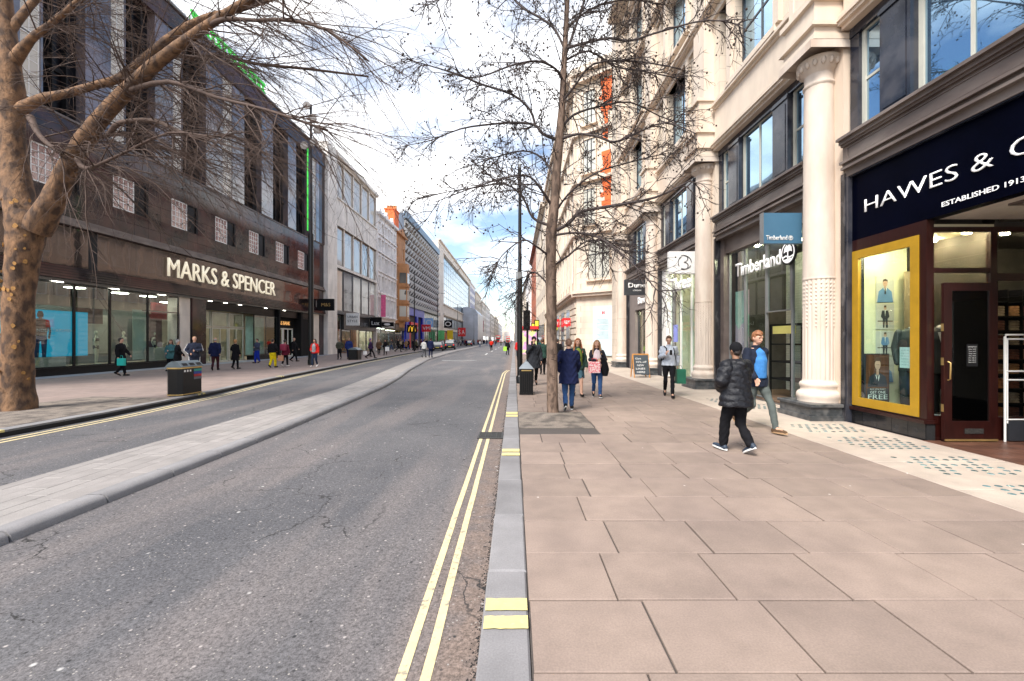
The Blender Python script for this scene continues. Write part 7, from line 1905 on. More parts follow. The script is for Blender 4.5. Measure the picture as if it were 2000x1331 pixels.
b = MB(); b.slab(-5.8, -3.2, 328, 338, ZR + .3, ZR + 4.4, .15); b.build('body', M_red, bu)
for z in (1.4, 3.1): b = MB(); b.box(-5.6, -3.4, 327.9, 328.0, ZR + z, ZR + z + 1.0); b.build('window', G_win, bu)
# ------------------------------------------------------------------ people
M_skin = mat('skin', (.52, .30, .21), .55, var=.06, scale=12); M_skin2 = mat('brown_skin', (.24, .125, .075), .55, var=.06, scale=12)
def cloth(name, col, rough=.9, bump=.6, bscale=12, **k): return mat('cloth_' + name, col, rough, var=.25, scale=7, bump=bump, bscale=bscale, spec=.2, **k)
def hairm(name, col): return mat('hair_' + name, col, .55, var=.45, scale=40, bump=.6, bscale=70, stretch=(1, 1, .25))
ARMS = {  # elbow, wrist, hand direction; x is multiplied by the side
    'down': ((.245, -.02, 1.14), (.265, .05, .89), (.0, .1, -1)),
    'fwd': ((.235, .07, 1.15), (.22, .24, .95), (0, .5, -.9)),
    'back': ((.25, -.14, 1.16), (.25, -.18, .91), (0, .0, -1)),
    'phone': ((.235, .03, 1.15), (.10, .27, 1.21), (-.3, .3, .8)),
    'mouth': ((.24, .10, 1.20), (.09, .21, 1.42), (-.4, .1, .9)),
    'pocket': ((.29, -.09, 1.16), (.21, .05, .97), (-.2, .4, -.9)),
    'fold': ((.23, .06, 1.15), (.02, .21, 1.13), (-1, .1, .1)),
    'hip': ((.28, -.02, 1.16), (.17, .17, 1.02), (-.6, .4, -.4)),
}
def person(label, x, y, face, h=1.75, arms=('down', 'down'), step=.30, lead=1, top=None, hem=.86, bulk=.03, trousers=None, skirt=None, leg_r=1.0, shoes=None,
           sole=None, hair=None, hair_style='short', skin=None, near=True, hood=False, hat=None, inner=None, quilt=False, group=None, z=0.0, sleeve=True, female=False, vneck=None, lean=0, tilt=0):
    """one walker: body (continuous, fused), hair, clothes and shoes as its parts. face = compass heading in degrees, 0 = away from the camera"""
    skin = skin or M_skin; s = h / 1.75
    t = thing('person', label, 'person', (x, y, z), R(-face), group)
    def S(p): return (p[0] * s, p[1] * s, p[2] * s)
    vx = .0085 if near else .02
    w = .93 if female else 1.0
    drop = -.02 if step > .2 else 0
    hip = {}; knee = {}; ank = {}; toe = {}; heel = {}
    for sd in (-1, 1):
        f = (sd == lead)
        hip[sd] = (sd * .09, 0, .90 + drop)
        if step == 0: knee[sd] = (sd * .10, .02, .48); ank[sd] = (sd * .11, -.01, .09); heel[sd] = (sd * .115, -.05, .035); toe[sd] = (sd * .14, .17, .03)
        elif f: knee[sd] = (sd * .085, step * .72, .49 + drop); ank[sd] = (sd * .075, step * 1.0, .10); heel[sd] = (sd * .08, step * 1.0 - .05, .045); toe[sd] = (sd * .10, step + .18, .06)
        else: knee[sd] = (sd * .09, step * .05, .46); ank[sd] = (sd * .085, -step * 1.05, .17); heel[sd] = (sd * .085, -step * 1.05 - .06, .145); toe[sd] = (sd * .10, -step * 1.05 + .15, .035)
    b = MB()
    # torso, neck, head
    b.loft([S(q[:3]) + (q[3] * s, q[4] * s) for q in ((0, 0, .83, .13 * w, .09), (0, 0, .92, .16, .105), (0, .0, 1.08, .135 * w, .09), (0, .01, 1.28, .16 * w, .105), (0, .0, 1.40, .155 * w, .085), (0, 0, 1.46, .09, .06))], 20)
    b.limb([S((0, -.005, 1.42)), S((0, .01, 1.54))], [.058 * s * w, .052 * s * w])
    ty = math.sin(R(tilt))
    def HD(px_, py_, pz_):     # head coordinates with a forward tilt about the neck
        c_, s_ = math.cos(R(tilt)), math.sin(R(tilt)); yy_, zz = py_, pz_ - 1.55
        return S((px_, yy_ * c_ + zz * s_ + .012, 1.55 + zz * c_ - yy_ * s_))
    b.ball(HD(0, .005, 1.645), (.074 * s, .092 * s, .098 * s), 20, 14)
    b.ball(HD(0, .03, 1.60), (.056 * s, .062 * s, .068 * s), 16, 10)
    b.ball(HD(0, .055, 1.562), (.030 * s, .030 * s, .022 * s), 12, 8)
    if near:
        b.limb([HD(0, .088, 1.655), HD(0, .112, 1.618)], [.008 * s, .014 * s], 8)
        b.limb([HD(-.018, .092, 1.590), HD(0, .097, 1.589), HD(.018, .092, 1.590)], [.006 * s, .008 * s, .006 * s], 8)
        b.limb([HD(-.045, .082, 1.668), HD(-.018, .094, 1.672)], [.007 * s, .007 * s], 8); b.limb([HD(.045, .082, 1.668), HD(.018, .094, 1.672)], [.007 * s, .007 * s], 8)
        for sd in (-1, 1): b.ball(HD(sd * .077, -.005, 1.632), (.010 * s, .020 * s, .032 * s), 8, 8)
    for sd in (-1, 1):
        e, wr, hd = ARMS[arms[0 if sd < 0 else 1]]
        sh = (sd * .175 * w, -.005, 1.405); e = (sd * e[0] * (w if w < 1 else 1), e[1], e[2]); wr = (sd * wr[0], wr[1], wr[2]); hd = Vector((sd * hd[0], hd[1], hd[2])).normalized()
        b.limb([S(sh), S(e), S(wr)], [.045 * s * w, .037 * s * w, .026 * s * w])
        W_ = Vector(wr)
        if near:
            side_ = hd.cross(Vector((sd, .2, 0))).normalized(); nrm_ = side_.cross(hd).normalized()
            for k in range(4): 
                o = (k - 1.5) * .021; b0 = W_ + hd * .025 + side_ * o * .7; b1 = W_ + hd * .09 + side_ * o * 1.05
                b.limb([S(b0), S(b1)], [.016 * s, .0125 * s], 8)
                ln = (.062, .074, .070, .054)[k]; cur = nrm_ * (-.022 if arms[0 if sd < 0 else 1] in ('down', 'fwd', 'back', 'pocket') else .03) * -sd
                b.limb([S(b1), S(b1 + hd * ln * .5 + cur * .4), S(b1 + hd * ln * .85 + cur * 1.2)], [.0105 * s, .0095 * s, .008 * s], 8)
            tb_ = W_ + hd * .03 - side_ * .03
            b.limb([S(tb_), S(tb_ + hd * .035 - side_ * .025), S(tb_ + hd * .065 - side_ * .028)], [.014 * s, .012 * s, .009 * s], 8)
        else: b.ball(S(W_ + hd * .06), (.035 * s, .035 * s, .06 * s), 8, 6)
        b.limb([S(hip[sd]), S(knee[sd]), S(ank[sd])], [.082 * s, .055 * s, .038 * s]); b.limb([S(ank[sd]), S(toe[sd])], [.036 * s, .026 * s], 8)
    vox(b, vx * s if near else .02, 2 if near else 3, 'body', skin, t)
    # trousers
    if trousers:
        b = MB(); lr = leg_r
        b.loft([S(q[:3]) + (q[3] * s, q[4] * s) for q in ((0, 0, .80, .14, .11), (0, 0, .92, .172, .122), (0, 0, 1.05, .155, .11))], 18)
        for sd in (-1, 1):
            a = Vector(ank[sd]); k_ = Vector(knee[sd]); a2 = k_.lerp(a, .96)
            mid = k_.lerp(a2, .5)
            b.limb([S(hip[sd]), S(Vector(hip[sd]).lerp(k_, .5)), S(k_), S(mid), S(a2)], [.098 * s, .086 * s * (.6 + .4 * lr), .068 * s * (.3 + .7 * lr), .062 * s * lr, .052 * s * lr], 14)
        ph = (sum(map(ord, label)) % 10)
        def post(co, no, ph=ph, s=s):
            f = .004 * np.sin(co[:, 2] * 55 + 4 * np.sin(co[:, 0] * 30 + ph) + co[:, 1] * 20) * np.clip((1.0 - co[:, 2] / s), 0, 1)
            return co + no * f[:, None]
        vox(b, .014 if near else .022, 2, 'trousers', trousers, t, post)
    if skirt:
        b = MB(); b.loft([S((0, .0, .55)) + (.21 * s, .19 * s), S((0, 0, .72)) + (.195 * s, .165 * s), S((0, 0, .92)) + (.17 * s, .125 * s), S((0, 0, 1.04)) + (.15 * s, .11 * s)], 20); vox(b, .016, 2, 'skirt', skirt, t)
    # coat or top
    if top:
        k_ = bulk; b = MB()
        fl = max(0, (.95 - hem)) * .12
        secs = [(0, 0, hem, .165 + k_ + fl, .12 + k_ + fl), (0, 0, (hem + 1.0) / 2 if hem < .95 else hem + .02, .17 + k_ + fl * .4, .12 + k_ + fl * .4), (0, 0, 1.06, .145 * w + k_, .10 + k_), (0, .01, 1.28, .168 * w + k_, .115 + k_ * .8), (0, 0, 1.39, .165 * w + k_ * .7, .095 + k_ * .6), (0, -.002, 1.455, .085 + k_ * .4, .065 + k_ * .4)]
        secs = sorted(secs, key=lambda q: q[2]); b.loft([S(q[:3]) + (q[3] * s, q[4] * s) for q in secs], 22)
        b.lathe([((.06 + k_ * .25) * s, 1.44 * s), ((.068 + k_ * .25) * s, 1.49 * s), ((.062 + k_ * .2) * s, 1.51 * s), (.02 * s, 1.49 * s)], (0, 0), 16)
        for sd in (-1, 1):
            e, wr, hd = ARMS[arms[0 if sd < 0 else 1]]
            sh = (sd * .170 * w, -.005, 1.395); e = Vector((sd * e[0] * w, e[1], e[2])); wr = Vector((sd * wr[0], wr[1], wr[2])); wr2 = e.lerp(wr, .94 if sleeve else .3)
            b.limb([S(sh), S(Vector(sh).lerp(e, .5)), S(e), S(e.lerp(wr2, .5)), S(wr2)], [(.056 + k_ * .6) * s * w, (.052 + k_ * .7) * s * w, (.047 + k_ * .65) * s * w, (.043 + k_ * .6) * s * w, (.036 + k_ * .5) * s * w], 14)
        if hood: b.limb([S((-.09, -.07, 1.43)), S((0, -.12, 1.42)), S((.09, -.07, 1.43))], [.05 * s, .065 * s, .05 * s], 12); b.ball(S((0, -.10, 1.38)), (.11 * s, .06 * s, .10 * s), 14, 10)
        ph = (sum(map(ord, label)) % 7)
        def post(co, no, ph=ph, q=quilt, s=s):
            if q: f = .009 * np.abs(np.sin(co[:, 2] / s * 34 + .9 * np.sin(co[:, 0] * 17) + .8 * np.sin(co[:, 1] * 13 + ph))) ** .7 - .004 + .004 * np.sin(co[:, 0] * 33 + co[:, 2] * 41) + .003 * np.sin(co[:, 0] * 60 + co[:, 2] * 20)
            else: f = .0045 * np.sin(co[:, 2] * 38 + 5 * np.sin(co[:, 0] * 16 + ph) + co[:, 1] * 24) + .003 * np.sin(co[:, 0] * 45 + ph + co[:, 2] * 20)
            return co + no * f[:, None]
        vox(b, .013 if near else .022, 3, 'jacket', top, t, post)
    if inner:   # the open front shows another colour: a shirt panel standing proud of the chest
        b = MB(); b.loft([S((0, .052 + bulk * .6, .93)) + (.125 * s, .108 * s), S((0, .060 + bulk * .6, 1.25)) + (.13 * s, .115 * s), S((0, .045 + bulk * .5, 1.39)) + (.10 * s, .09 * s), S((0, .0, 1.475)) + (.05 * s, .06 * s)], 16); vox(b, .013, 2, 'shirt', inner, t)
    for sd in (-1, 1):
        b = MB(); hl, to = Vector(heel[sd]), Vector(toe[sd]); md = hl.lerp(to, .55)
        b.limb([S(hl + Vector((0, 0, .012))), S(md + Vector((0, 0, .012))), S(to)], [.043 * s, .045 * s, .030 * s], 12); b.limb([S(Vector(ank[sd])), S(hl + Vector((0, .02, .03)))], [.043 * s, .043 * s], 10)
        if near:
            shoe_name = 'shoe'; vox(b, .010, 2, 'shoe', shoes or M_blackmatt, t)
            if sole:
                b = MB(); n_ = 12; d_ = (to - hl).normalized(); sv = Vector((d_.y, -d_.x, 0)).normalized(); up = sv.cross(d_).normalized()
                if up.z < 0: up = -up
                ring = []
                for q in range(n_):
                    a_ = 2 * PI * q / n_; lo = (math.cos(a_) * .5 + .5); c_ = hl.lerp(to, lo) + d_ * (.045 * math.cos(a_) - .004) + sv * .046 * math.sin(a_) * (1 - .15 * lo) - up * .030
                    ring.append(c_)
                b.add([S(c_) for c_ in ring] + [S(c_ + up * .026) for c_ in ring], [tuple(range(n_)), tuple(n_ + q for q in range(n_))] + [(q, (q + 1) % n_, n_ + (q + 1) % n_, n_ + q) for q in range(n_)]); b.build('sole', sole, t, local=True)
        else: vox(b, .018, 1, 'shoe', shoes or M_blackmatt, t)
    if hair:
        b = MB()
        b.ball(HD(0, -.018, 1.668), (.083 * s, .094 * s, .098 * s), 18, 12)
        if hair_style == 'short': b.ball(HD(0, .035, 1.728), (.06 * s, .055 * s, .03 * s), 12, 8); b.ball(HD(0, -.04, 1.62), (.072 * s, .065 * s, .07 * s), 12, 8)
        if hair_style == 'curly':
            for q in range(26):
                a_ = rt.uniform(0, 2 * PI); el_ = rt.uniform(.2, 1.5); b.ball(HD(.075 * math.cos(a_) * math.cos(el_), -.01 + .09 * math.sin(a_) * math.cos(el_) + .012, 1.69 + .075 * math.sin(el_)), .019 * s, 8, 6)
            b.ball(HD(0, -.04, 1.62), (.072 * s, .065 * s, .07 * s), 12, 8)
        if hair_style == 'crop': b = MB(); b.ball(HD(0, -.012, 1.658), (.079 * s, .094 * s, .096 * s), 18, 12); b.ball(HD(0, -.04, 1.61), (.068 * s, .06 * s, .06 * s), 12, 8)
        if hair_style == 'long':
            for q in range(9):
                a_ = PI * (.03 + .94 * q / 8) + PI; r_ = .085; cx, cy = r_ * math.cos(a_), .105 * math.sin(a_) * .9 - .0
                b.limb([HD(cx * .9, cy * .8, 1.68), HD(cx * 1.12, cy, 1.58), S((cx * 1.35, cy * 1.1 + .02, 1.45)), S((cx * 1.55, cy * .9 + .03 + (.09 if abs(cx) > .06 else 0), 1.32))], [.026 * s, .03 * s, .032 * s, .018 * s], 8)
            b.ball(HD(0, .04, 1.722), (.066 * s, .05 * s, .03 * s), 12, 8)
        if hair_style == 'bald': b = MB(); b.ball(HD(0, -.02, 1.625), (.079 * s, .085 * s, .062 * s), 16, 10)
        def hp(co, no): return co + no * (.004 * np.sin(co[:, 0] * 160 + 3 * np.sin(co[:, 2] * 60)) * np.sin(co[:, 1] * 130))[:, None]
        vox(b, .011 if near else .02, 1, 'hair', hair, t, hp)
    if hat:
        b = MB(); b.ball(HD(0, -.008, 1.672), (.090 * s, .104 * s, .102 * s), 18, 12)
        vox(b, .012, 1, 'hat', hat, t)
    if 'white stripes' in label:
        b = MB()
        for sd in (-1, 1):
            e, wr, hd = ARMS[arms[0 if sd < 0 else 1]]; q = [Vector((sd * .23, 0, 1.43)), Vector((sd * (e[0] + .075), e[1], e[2])), Vector((sd * (wr[0] + .06), wr[1], wr[2] - .02))]
            b.tube([S(v) for v in q], .016 * s, 6); b.tube([S((sd * .195, 0, .9)), S(Vector(knee[sd]) + Vector((sd * .085, 0, 0))), S(Vector(ank[sd]) + Vector((sd * .075, 0, 0)))], .016 * s, 6)
        b.build('stripes', M_white, t, local=True)
    if near and 90 < (face % 360) < 270:
        b = MB()
        for sd in (-1, 1): b.ball(HD(sd * .030, .084, 1.652), (.012 * s, .007 * s, .007 * s), 8, 6)
        b.build('eyes', mat('eye_dark', (.03, .02, .018), .2), t, local=True)
        b = MB(); b.limb([HD(-.02, .103, 1.586), HD(0, .107, 1.585), HD(.02, .103, 1.586)], [.003 * s, .0045 * s, .003 * s], 6); b.build('mouth', mat('lips', (.33, .10, .08), .5), t, local=True)
        b = MB()
        for sd in (-1, 1): b.limb([HD(sd * .046, .090, 1.674), HD(sd * .016, .102, 1.676)], [.0035 * s, .0045 * s], 6)
        b.build('eyebrows', hair or M_blackmatt, t, local=True)
    return t
def W(x, y, face, p, s=1.0):
    """a point in a walker's own frame to the world"""
    a = R(-face); return Vector((x + (p[0] * math.cos(a) - p[1] * math.sin(a)) * s, y + (p[0] * math.sin(a) + p[1] * math.cos(a)) * s, p[2] * s))
C_black = cloth('black', (.006, .006, .008)); C_navy = cloth('navy', (.008, .012, .045)); C_jean = cloth('jeans', (.03, .075, .19)); C_puffer = mat('cloth_puffer', (.006, .007, .011), .55, var=.3, scale=10, bump=.9, bscale=22, spec=.4)
H_brown = hairm('brown', (.09, .042, .022)); H_dark = hairm('dark', (.02, .014, .012)); H_ginger = hairm('ginger', (.23, .09, .035)); H_fair = hairm('fair', (.30, .17, .08)); H_grey = hairm('grey', (.35, .33, .31))
# right pavement, near to far
person('person in a shiny black quilted jacket and black cap walking away on the right pavement', 3.24, 6.35, -14, 1.60, ('hip', 'fwd'), .20, -1, C_puffer, .75, .082, C_black, leg_r=1.3, shoes=mat('navy_trainer', (.02, .035, .06), .6), sole=M_white, hair=H_dark, hair_style='crop', hood=True, quilt=True, hat=C_black, skin=M_skin2)
person('man with curly ginger hair, bright blue sweater and dark open coat walking forward', 4.42, 7.95, 168, 1.80, ('back', 'fwd'), .36, -1, cloth('dark_coat', (.012, .016, .03)), .78, .035, cloth('grey_green', (.085, .10, .095)), leg_r=.95, shoes=cloth('brown_shoe', (.10, .06, .035)), sole=mat('tan_sole', (.35, .22, .12), .7), hair=H_ginger, hair_style='curly', inner=cloth('bright_blue', (.045, .18, .44)), tilt=14)
person('man in a dark navy coat and jeans walking away just right of the young tree', 1.27, 10.1, 4, 1.68, ('pocket', 'fwd'), .16, 1, C_navy, .66, .05, C_jean, leg_r=1.05, shoes=M_blackmatt, sole=M_white, hair=hairm('greybrown', (.16, .085, .055)), hair_style='crop', tilt=10)
person('young woman with long auburn hair, green top and dark green coat walking towards the camera', 1.86, 12.7, 178, 1.69, ('down', 'down'), .18, -1, cloth('green_coat', (.03, .06, .045)), .80, .03, cloth('black_tights', (.02, .017, .016)), leg_r=.66, shoes=M_blackmatt, hair=hairm('auburn', (.30, .10, .035)), hair_style='long', inner=cloth('olive', (.17, .22, .035)), skirt=cloth('denim_skirt', (.07, .14, .18)), female=True)
person('fair long-haired young woman in white top and blue jeans carrying a pink bag', 2.38, 12.5, 186, 1.64, ('hip', 'fold'), .22, -1, cloth('black_cardigan', (.02, .02, .03)), .96, .025, C_jean, leg_r=1.0, shoes=M_blackmatt, sole=M_white, hair=H_fair, hair_style='long', inner=cloth('pinkwhite', (.62, .52, .54)), female=True)
person('man in a pale grey sweatshirt and black trousers with a backpack looking at his phone', 4.48, 12.6, 196, 1.76, ('back', 'phone'), .34, -1, cloth('pale_grey', (.42, .46, .53)), .90, .03, C_black, leg_r=.92, shoes=M_blackmatt, sole=M_blackmatt, hair=H_brown, hair_style='short', tilt=18)
person('man in black beanie and long coat, phone at his mouth, by the square bin', .72, 15.8, 176, 1.76, ('down', 'mouth'), .14, 1, cloth('charcoal', (.022, .024, .03)), .62, .045, C_black, leg_r=1.0, hair=H_dark, hair_style='crop', hat=C_black)
# things they carry
t = thing('handbag', 'pink and red chequered shopping bag held by the fair-haired woman', 'bag', (2.30, 12.28, .95)); b = MB(); b.slab(2.10, 2.42, 12.20, 12.32, .72, 1.03, .02); b.build('body', mat('pink_check', (.75, .16, .20), .7, var=.1, scale=30, tint=(.8, .62, .6), tintscale=24, tint_lo=.49, tint_hi=.51), t); b = MB(); b.tube([(2.18, 12.26, 1.0), (2.2, 12.26, 1.12), (2.32, 12.26, 1.12), (2.34, 12.26, 1.0)], .01, 6); b.build('handle', M_red, t)
t = thing('jacket', 'dark jacket slung over the arm of the fair-haired woman', 'jacket', (2.55, 12.35, .9)); b = MB(); b.loft([(2.58, 12.33, .62, .07, .06), (2.58, 12.33, .8, .12, .08), (2.55, 12.32, 1.0, .10, .08), (2.5, 12.3, 1.14, .07, .07)], 14); vox(b, .014, 2, 'cloth', C_black, t)
t['category'] = 'jacket'
t.location = (0, 0, 0); ORI[t.name] = (0, 0, 0)
t = thing('backpack', 'black backpack worn by the man looking at his phone', 'bag', (4.48, 12.78, 1.2)); b = MB(); b.slab(4.34, 4.66, 12.74, 12.90, 1.0, 1.42, .04); b.build('body', C_black, t)
b = MB()
for dx in (-.11, .11): b.tube([(4.48 + dx - .03, 12.74, 1.42), (4.48 + dx - .02, 12.62, 1.462), (4.48 + dx * .95 - .0, 12.485, 1.40), (4.48 + dx * 1.05, 12.46, 1.25), (4.48 + dx * 1.6, 12.56, 1.08)], .017, 6)
b.build('strap', C_black, t)
t = thing('shopping_bag', 'dark green shopping bag carried by the man with the backpack', 'bag', (4.72, 12.55, .45)); b = MB(); b.slab(4.70, 4.96, 12.55, 12.72, .38, .80, .02); b.build('body', mat('green_bag', (.01, .12, .07), .5, var=.2), t); b = MB(); b.tube([(4.76, 12.64, .79), (4.80, 12.66, .9), (4.86, 12.66, .9), (4.9, 12.64, .79)], .006, 5); b.build('handle', M_blackmatt, t)
t = thing('phone', 'black phone held by the man with the backpack', 'phone', (4.42, 12.28, 1.28)); b = MB(); b.slab(4.385, 4.455, 12.25, 12.262, 1.22, 1.36, .002); b.build('case', M_black, t)
t = thing('phone', 'phone held to the mouth of the man in the beanie', 'phone', (.60, 15.5, 1.5)); b = MB(); b.slab(.60, .67, 15.50, 15.515, 1.46, 1.6, .002); b.build('case', M_black, t)
# left pavement
MID = [
 ('person in a long black coat holding a small turquoise bag in front of the mannequins', -17.8, 19.7, 80, 1.74, ('fwd', 'down'), .22, C_black, .55, C_black, H_dark, 'short', False),
 ('woman in teal beside the store entrance, left of the long bin', -17.9, 22.7, 170, 1.66, ('fold', 'hip'), .12, cloth('teal', (.05, .14, .15)), .70, C_black, H_brown, 'long', True),
 ('elderly woman with white hair in a black coat behind the long bin', -16.0, 20.7, 60, 1.64, ('fwd', 'hip'), .14, C_black, .72, C_black, H_grey, 'curly', True),
 ('man in a dark tracksuit with white stripes looking down behind the long bin', -14.1, 19.2, 140, 1.80, ('fold', 'hip'), .12, cloth('tracksuit', (.02, .025, .045)), .86, cloth('tracksuit', (.02, .025, .045)), H_fair, 'crop', False),
 ('grey-haired person in a navy coat walking towards the store doors', -16.0, 23.3, -20, 1.78, ('down', 'back'), .18, C_navy, .74, cloth('maroon', (.05, .015, .02)), H_grey, 'bald', False),
 ('woman with reddish blonde hair in a long black coat walking away', -15.5, 24.2, 10, 1.66, ('hip', 'down'), .10, C_black, .55, C_black, hairm('strawberry', (.42, .22, .08)), 'short', True),
 ('person in a grey top and bright blue wide trousers near the store doors', -18.0, 30.5, 200, 1.72, ('fold', 'down'), .10, cloth('slate', (.05, .06, .10)), .90, cloth('royal', (.01, .03, .32)), H_dark, 'short', False),
 ('person in a black top and bright yellow trousers walking away on the left pavement', -14.2, 25.6, 5, 1.70, ('down', 'hip'), .16, C_black, .92, cloth('yellow', (.72, .56, .01)), H_dark, 'crop', False),
 ('person in a maroon jacket with a raspberry backpack walking away', -13.9, 26.4, 0, 1.66, ('hip', 'down'), .16, cloth('raspberry', (.12, .012, .03)), .76, C_black, H_dark, 'short', True),
 ('man in a long dark coat striding by the pale double doors', -16.6, 32.8, 90, 1.80, ('fwd', 'down'), .26, C_black, .60, C_black, H_grey, 'bald', False),
 ('woman in a bright red open jacket and jeans walking towards the camera by the mast', -12.0, 26.2, 185, 1.70, ('down', 'hip'), .14, cloth('scarlet', (.55, .02, .015)), .86, cloth('dark_jean', (.02, .03, .06)), H_dark, 'long', True),
 ('man in a green-grey jacket and black trousers before the white stone block', -14.6, 36.4, 175, 1.72, ('pocket', 'pocket'), .12, cloth('khaki', (.06, .06, .045)), .88, C_black, H_dark, 'short', False),
 ('man in a royal navy suit next to the distant dark bin', -14.0, 36.9, 165, 1.82, ('down', 'down'), .14, cloth('suit_blue', (.015, .03, .14)), .80, C_navy, H_fair, 'short', False),
 ('person in purple and black with a backpack striding by the distant dark bin', -12.6, 38.2, 70, 1.76, ('fwd', 'back'), .36, cloth('purple_black', (.04, .02, .07)), .84, C_black, hairm('purple', (.08, .03, .2)), 'short', True),
 ('person in a bright green jacket behind the distant dark bin', -13.9, 42.0, 100, 1.66, ('hip', 'down'), .14, cloth('green', (.06, .36, .05)), .86, C_black, H_ginger, 'short', True),
 ('person in a brown coat before the dark shop of the white stone block', -14.6, 47.0, 160, 1.70, ('hip', 'down'), .14, cloth('brown', (.13, .07, .04)), .70, C_black, H_brown, 'short', False),
 ('woman in black carrying a pale bag before the white stone block', -13.6, 46.0, 190, 1.68, ('down', 'down'), .14, C_black, .70, C_black, H_dark, 'long', True),
 ('man in a white-grey jacket crossing on the pale pavers', -8.6, 41.5, 20, 1.74, ('hip', 'down'), .18, cloth('offwhite', (.48, .48, .47)), .82, cloth('grey', (.10, .10, .11)), H_dark, 'short', False),
 ('man in a navy coat crossing on the pale pavers beside his companion', -7.9, 41.2, 10, 1.88, ('down', 'down'), .12, C_navy, .76, C_navy, H_dark, 'crop', False),
 ('person in bright red walking along the roadway', -3.6, 69, 5, 1.80, ('hip', 'hip'), .12, cloth('bright_red', (.50, .02, .01)), .90, C_black, H_dark, 'short', False),
 ('person in a dark jacket with a lime green bag at the right gutter', -.75, 50.5, 15, 1.72, ('down', 'down'), .18, C_black, .82, C_black, H_dark, 'short', False),
 ('person in black striding past the grey fascia of the ornate front', -15.6, 58.5, 80, 1.76, ('fwd', 'back'), .38, C_black, .84, C_black, H_dark, 'crop', False),
 ('person in a tan coat before the ornate front shops', -14.9, 60.0, 180, 1.72, ('hip', 'hip'), .14, cloth('tan', (.25, .15, .08)), .70, C_black, H_brown, 'short', True),
 ('person in teal and blue walking away beyond the tree trunk on the right', 1.9, 34.0, 0, 1.70, ('down', 'down'), .18, cloth('tealblue', (.03, .17, .20)), .84, cloth('bluejean', (.03, .10, .32)), H_dark, 'short', True),
 ('person in black just behind the beanie man on the right pavement', 1.35, 20.5, 0, 1.72, ('hip', 'down'), .14, cloth('darkgreen', (.02, .05, .04)), .80, C_black, H_brown, 'short', False),
 ('person in red at the right kerb behind the dark lamp post', -.0 + .35, 36.0, 180, 1.72, ('hip', 'down'), .12, cloth('red', (.45, .02, .02)), .80, C_black, H_dark, 'short', True),
 ('person in a dark hooded jacket between the tree and the man in navy, farther off', 2.6, 26.0, 0, 1.70, ('hip', 'down'), .12, C_black, .84, cloth('stone', (.25, .22, .2)), H_dark, 'short', False),
]
for (lab, x, y, f, h, ar, st, tp, hem, tr_, hr, hs2, fem) in MID:
    onroad = ZM if abs(x + 8.2) < 1 else (ZR if -9 < x < -.3 else 0)
    person(lab, x, y, f, h, ar, st, 1, tp, hem, .035, tr_, leg_r=1.25 if 'wide' in lab or 'yellow' in lab else 1.0, hair=hr, hair_style=hs2, near=False, female=fem, z=onroad, inner=cloth('greytop', (.3, .3, .32)) if 'open jacket' in lab else None,
           shoes=M_white if 'maroon' in lab or 'red open' in lab or 'tracksuit' in lab else None)
def bag(label, x, y, z, m, w=.3, hh=.32):
    t = thing('shopping_bag', label, 'bag', (x, y, z)); b = MB(); b.slab(x - w / 2, x + w / 2, y - .06, y + .06, z, z + hh, .01); b.build('body', m, t); b = MB(); b.tube([(x - .06, y, z + hh), (x - .04, y, z + hh + .12), (x + .04, y, z + hh + .12), (x + .06, y, z + hh)], .008, 5); b.build('handle', m, t)
bag('small turquoise carrier bag held by the person in the long black coat', -17.52, 19.42, .50, mat('turquoise_bag', (.02, .50, .42), .5))
bag('lime green bag carried at the right gutter far off', -1.05, 50.4, .35, mat('lime_bag', (.35, .65, .06), .5), .4, .5)
bag('pale bag carried by the woman in black before the white stone block', -13.35, 45.8, .45, M_whiteprint, .4, .45)
bag('orange paper bag held beside the yellow trousers', -13.78, 25.7, .40, mat('paper_bag', (.45, .22, .12), .6))
bag('white carrier bag swinging by the distant dark bin', -13.0, 38.0, .35, M_whiteprint)
t = thing('backpack', 'raspberry backpack on the person in the maroon jacket', 'bag', (-13.9, 26.2, 1.1)); b = MB(); b.slab(-14.06, -13.74, 26.14, 26.30, 1.0, 1.40, .04); b.build('body', mat('raspberry_bag', (.22, .015, .05), .6), t)
# stripes on the tracksuit are left to its cloth; crowd far off: four shared figures, copied
run_vox()
def crowd_proto(hem, w, stepv):
    b = MB(); b.loft([(0, 0, hem, .2, .16), (0, 0, 1.0, .19, .14), (0, 0, 1.35, .21, .13), (0, 0, 1.45, .09, .07)], 10)
    for sd in (-1, 1): b.tube([(sd * .18, 0, 1.38), (sd * .25, .02, 1.12), (sd * .24, .08, .88)], [.07, .06, .045], 6)
    top = b.mesh('jacket', C_black)
    b = MB()
    for i, sd in enumerate((-1, 1)): 
        f = stepv if i else -stepv
        b.tube([(sd * .09, 0, .95), (sd * .1, f * .4 + .03, .5), (sd * .09, f, .06)], [.10, .07, .055], 7); b.box(sd * .09 - .05, sd * .09 + .05, f - .07, f + .18, 0, .08)
    leg = b.mesh('trousers', C_black)
    b = MB(); b.ball((0, .01, 1.62), (.08, .095, .12), 10, 8); b.tube([(0, 0, 1.42), (0, 0, 1.55)], .05, 6); head = b.mesh('head', M_skin)
    b = MB(); b.ball((0, -.015, 1.655), (.088, .1, .1), 10, 7); hr = b.mesh('hair', H_dark)
    return top, leg, head, hr
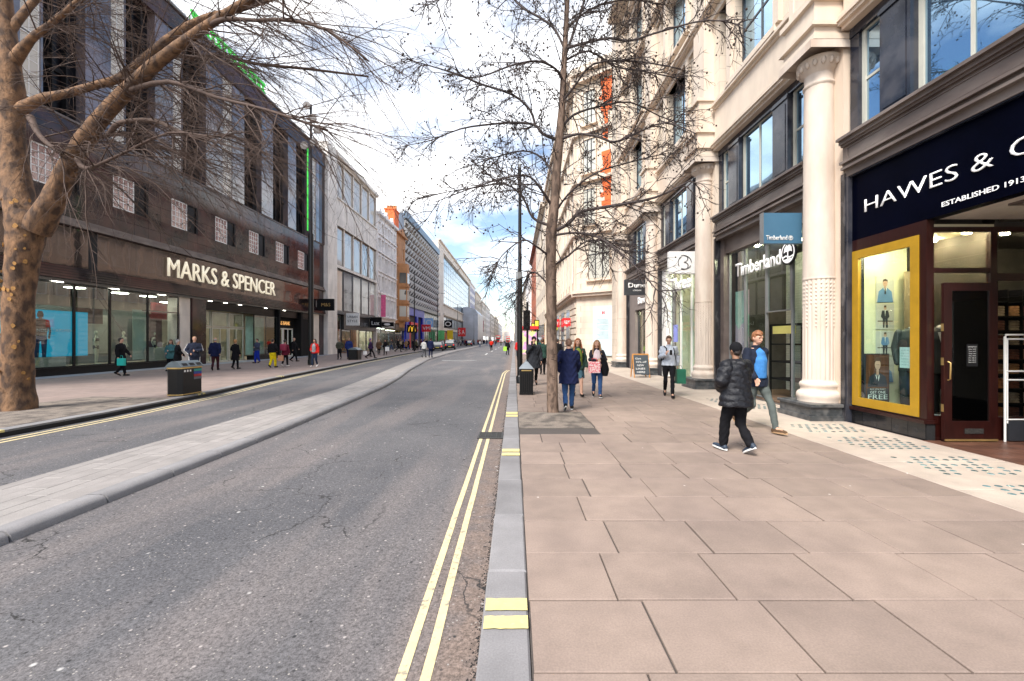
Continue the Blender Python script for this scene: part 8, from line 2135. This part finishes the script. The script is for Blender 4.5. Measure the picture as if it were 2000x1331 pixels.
PROT = [crowd_proto(.55, 1, .12), crowd_proto(.85, 1, .25), crowd_proto(.8, 1, .06), crowd_proto(.68, 1, .2)]
C_pal = [C_black, C_black, C_navy, C_black, cloth('maroon2', (.10, .015, .02)), cloth('greycoat', (.10, .10, .11)), cloth('beige', (.30, .24, .18)), cloth('redcoat', (.35, .02, .02)), cloth('whitecoat', (.5, .5, .5)), C_navy, cloth('olivecoat', (.07, .07, .04))]
rc = random.Random(8)
CN = {'cloth_black': 'black-coated', 'cloth_navy': 'navy-coated', 'cloth_maroon2': 'maroon-coated', 'cloth_greycoat': 'grey-coated', 'cloth_beige': 'beige-coated', 'cloth_redcoat': 'red-coated', 'cloth_whitecoat': 'white-coated', 'cloth_olivecoat': 'olive-coated'}
def crowd(x, y, label, group, z=0):
    pr = rc.choice(PROT); t = thing('person', label, 'person', (x, y, z), rc.uniform(0, 6.28), group); s = rc.uniform(.93, 1.04); t.scale = (s, s, s)
    cm = rc.choice(C_pal); t['label'] = CN.get(cm.name, 'dark') + ' ' + label
    for me, m in zip(pr, (cm, rc.choice([C_black, C_black, C_jean, C_navy]), rc.choice([M_skin, M_skin, M_skin2]), rc.choice([H_dark, H_brown, H_fair, H_dark]))):
        o = bpy.data.objects.new(me.name.split('.')[0], me); COL.objects.link(o); o.parent = t; o.material_slots[0].link = 'OBJECT'; o.material_slots[0].material = m
for k in range(34): y = rc.uniform(64, 118); crowd(rc.uniform(-20, -14.6), y, 'walker in the loose crowd on the left pavement before the faceted block', 'walkers before the faceted block')
for k in range(80): y = 110 + rc.random() ** 1.3 * 140; crowd(rc.uniform(-19.5, -11.8), y, 'walker in the dense crowd on the left pavement far down the street', 'distant crowd on the left')
for k in range(26): y = rc.uniform(95, 300); crowd(rc.uniform(-9, -1), y, 'figure crossing the roadway near the vanishing point', 'distant figures on the road', ZR)
for k in range(34): y = rc.uniform(40, 230); crowd(rc.uniform(.8, 4.0), y, 'walker on the right pavement far beyond the young tree', 'distant walkers on the right')
run_texts()
